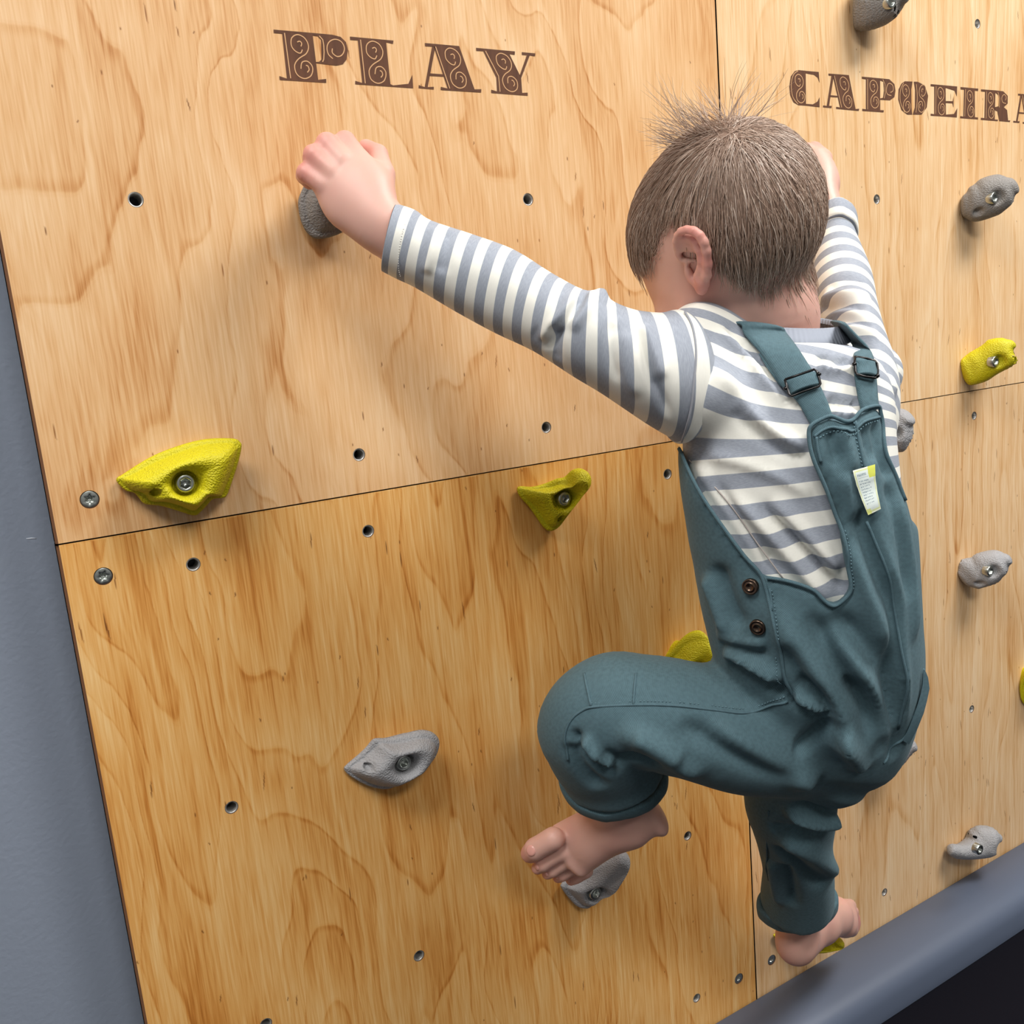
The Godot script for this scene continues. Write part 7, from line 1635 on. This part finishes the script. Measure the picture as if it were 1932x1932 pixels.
	for q in [Vector3(0.5073, 0.0766, 0.3133), Vector3(0.528, 0.0855, 0.3281), Vector3(0.5548, 0.0906, 0.3395), Vector3(0.5677, 0.0803, 0.3501)]:
		var b := put("buckle_knob", rows_mesh([[0.0, 0.0018], [0.0012, 0.0014], [0.0018, 0.0], [0.0012, -0.0014], [0.0, -0.0018]], 12), m_steel, dung)
		b.position = q
	for q in [[Vector3(0.4765, -0.0792, 0.2994), Vector3(-0.8977, 0.0021, 0.4405)], [Vector3(0.4804, -0.1136, 0.302), Vector3(-0.8876, -0.1127, 0.4465)]]:
		var b := put("button", rows_mesh([[0.0, 0.0022], [0.0026, 0.0023], [0.0030, 0.0029], [0.0035, 0.0029], [0.0039, 0.0023], [0.0053, 0.0022], [0.0060, 0.0028], [0.0066, 0.0020], [0.0066, -0.002]], 32), m_bronze, dung)
		b.transform = Transform3D(basis_on(q[1]), q[0] + q[1] * 0.001)
	var rows := []
	var uvs := []
	var patch := [[0.5257, 0.0128, 0.3603, 0.5285, 0.0133, 0.3614, 0.5313, 0.0138, 0.3625, 0.5343, 0.0142, 0.3635, 0.5377, 0.0146, 0.3641, 0.541, 0.015, 0.3649, 0.5447, 0.0153, 0.3653],
		[0.5253, 0.0102, 0.3614, 0.5283, 0.0106, 0.3622, 0.531, 0.0111, 0.3633, 0.5338, 0.0115, 0.3643, 0.537, 0.0119, 0.365, 0.5401, 0.0123, 0.3658, 0.5436, 0.0126, 0.3662],
		[0.5261, 0.0074, 0.3615, 0.5287, 0.0078, 0.3626, 0.5313, 0.0082, 0.3636, 0.5344, 0.0086, 0.3643, 0.5372, 0.009, 0.3651, 0.5402, 0.0093, 0.3659, 0.5432, 0.0097, 0.3666],
		[0.5268, 0.0045, 0.3618, 0.5292, 0.005, 0.3628, 0.5317, 0.0054, 0.3638, 0.5343, 0.0058, 0.3647, 0.5367, 0.0062, 0.3658, 0.5394, 0.0066, 0.3667, 0.5426, 0.0069, 0.3671],
		[0.5273, 0.0017, 0.3621, 0.5297, 0.0021, 0.3631, 0.5321, 0.0025, 0.3641, 0.5349, 0.0028, 0.3647, 0.5375, 0.0032, 0.3655, 0.5402, 0.0035, 0.3663, 0.5433, 0.0038, 0.3667],
		[0.5286, -0.0013, 0.3623, 0.5308, -0.0009, 0.3632, 0.5331, -0.0005, 0.3642, 0.5355, -0.0001, 0.365, 0.5383, 0.0003, 0.3656, 0.5409, 0.0006, 0.3663, 0.5435, 0.001, 0.367],
		[0.5292, -0.0042, 0.3629, 0.5314, -0.0038, 0.3638, 0.5336, -0.0033, 0.3647, 0.5362, -0.003, 0.3653, 0.5386, -0.0025, 0.366, 0.541, -0.0021, 0.3667, 0.5436, -0.0018, 0.3674],
		[0.5302, -0.0072, 0.3633, 0.5323, -0.0067, 0.3641, 0.5344, -0.0063, 0.365, 0.5366, -0.0058, 0.3657, 0.5392, -0.0054, 0.3662, 0.5415, -0.005, 0.3669, 0.5439, -0.0046, 0.3675],
		[0.5305, -0.01, 0.3642, 0.5324, -0.0095, 0.365, 0.5344, -0.009, 0.3659, 0.5365, -0.0085, 0.3666, 0.5389, -0.0081, 0.3671, 0.5411, -0.0076, 0.3678, 0.5434, -0.0072, 0.3684],
		[0.5314, -0.0131, 0.3649, 0.5333, -0.0126, 0.3656, 0.5352, -0.012, 0.3664, 0.5375, -0.0116, 0.3669, 0.5395, -0.0111, 0.3675, 0.5416, -0.0106, 0.3682, 0.5438, -0.0101, 0.3688],
		[0.5321, -0.0161, 0.3657, 0.5337, -0.0155, 0.3666, 0.5355, -0.0149, 0.3673, 0.5374, -0.0144, 0.3679, 0.5394, -0.0138, 0.3686, 0.5417, -0.0134, 0.3689, 0.5437, -0.0129, 0.3695],
		[0.5333, -0.0192, 0.3661, 0.5352, -0.0187, 0.3666, 0.537, -0.0181, 0.3673, 0.5387, -0.0175, 0.3679, 0.5406, -0.017, 0.3685, 0.5424, -0.0164, 0.3691, 0.5443, -0.0158, 0.3697],
		[0.5343, -0.0223, 0.3667, 0.5362, -0.0218, 0.3671, 0.5382, -0.0213, 0.3675, 0.5399, -0.0207, 0.3681, 0.5416, -0.0201, 0.3686, 0.5434, -0.0195, 0.3692, 0.5452, -0.0189, 0.3697]]
	for r in patch.size():
		var row := v3(patch[r])
		var uv := PackedVector2Array()
		for j in row.size():
			uv.append(Vector2(float(j) / (row.size() - 1), float(r) / (patch.size() - 1)))
		rows.append(row)
		uvs.append(uv)
	var m_patch := mat(Color.WHITE, 0.8)
	m_patch.albedo_texture = patch_tex()
	var pa := rows_to_arrays(rows, uvs)
	put("label_patch", build(pa[0], pa[1], pa[2]), m_patch, dung)
	put("cuff", cuff([Vector3(0.4315, -0.2908, 0.151), Vector3(0.0387, 0.0034, 0.0306), Vector3(-0.019, -0.0217, 0.0264), Vector3(0.3904, -0.829, -0.4004)], 0.016, 0.0065, 0.002), m_teal, dung)
	put("cuff", cuff([Vector3(0.6751, -0.5306, 0.15), Vector3(0.0362, 0.0054, 0.0222), Vector3(-0.011, -0.0116, 0.0208), Vector3(0.3291, -0.8882, -0.3206)], 0.022, 0.0065, 0.002), m_teal, dung)
	var prow := []
	for q in [[0.6, -0.1638, 0.3665, 0.6039, -0.1677, 0.3661, 0.6073, -0.1734, 0.3657], [0.6011, -0.1775, 0.3652, 0.6063, -0.1807, 0.3653, 0.6104, -0.1844, 0.3649], [0.5992, -0.1865, 0.3645, 0.6038, -0.1916, 0.3646, 0.608, -0.1948, 0.3642], [0.5959, -0.1977, 0.3633, 0.601, -0.2024, 0.3637, 0.6052, -0.2052, 0.3632], [0.5909, -0.2117, 0.3609, 0.596, -0.216, 0.3612, 0.6002, -0.2189, 0.3607], [0.5876, -0.2277, 0.3561, 0.5925, -0.2311, 0.3561, 0.5963, -0.234, 0.3554]]:
		prow.append(v3(q))
	put("back_pocket", grid(prow, false), m_hem, dung)

func _ready() -> void:
	var cam := Camera3D.new()
	cam.name = "camera"
	add_child(cam)
	cam.transform = Transform3D(Basis(Vector3(0.859602, -0.086979, 0.503507), Vector3(0.168053, 0.978710, -0.117836), Vector3(-0.482538, 0.185908, 0.855918)), Vector3(-0.02981, 0.13120, 0.81690))
	cam.fov = 59.2827
	cam.near = 0.02
	cam.current = true
	var world := WorldEnvironment.new()
	world.name = "world"
	var env := Environment.new()
	env.background_mode = Environment.BG_COLOR
	env.background_color = Color(0.02, 0.02, 0.02)
	env.ambient_light_source = Environment.AMBIENT_SOURCE_DISABLED
	env.tonemap_mode = Environment.TONE_MAPPER_LINEAR
	env.tonemap_exposure = 1.0
	env.sdfgi_enabled = true
	env.ssao_enabled = true
	env.ssil_enabled = true
	world.environment = env
	add_child(world)
	lamps()
	build_place()
	build_child()

# LED ceiling panels: each a glowing diffuser in a frame and an area light of the same size just below it
func lamps() -> void:
	var glow := mat(Color(0.9, 0.9, 0.9), 0.6)
	glow.emission_enabled = true
	glow.emission = Color(1.0, 0.99, 0.975)
	glow.emission_energy_multiplier = 3.0
	var frame := mat(Color(0.85, 0.85, 0.85), 0.5)
	for q in [[-0.9, 1.0, 1.2, 0.6, 4.4, "square LED ceiling panel left of the climbing wall"], [1.6, 1.1, 1.2, 0.6, 6.6, "square LED ceiling panel right of the climbing wall"], [0.3, 2.5, 1.2, 0.6, 3.9, "square LED ceiling panel in the middle of the room"]]:
		var root := thing("ceiling_light", q[5], "ceiling light", Vector3(q[0], 1.88, q[1]), "LED panels on the ceiling")
		put("frame", box_mesh(Vector3(-q[2] / 2 - 0.02, 0.0, -q[3] / 2 - 0.02), Vector3(q[2] / 2 + 0.02, 0.02, q[3] / 2 + 0.02)), frame, root)
		put("diffuser", box_mesh(Vector3(-q[2] / 2, -0.004, -q[3] / 2), Vector3(q[2] / 2, 0.001, q[3] / 2)), glow, root)
		var l := AreaLight3D.new()
		l.name = "glow"
		l.area_size = Vector2(q[2], q[3])
		l.light_energy = q[4]
		l.light_color = Color(1.0, 0.99, 0.975)
		l.area_range = 12.0
		l.shadow_enabled = true
		root.add_child(l)
		l.position = Vector3(0, -0.012, 0)
		l.rotation.x = -PI / 2
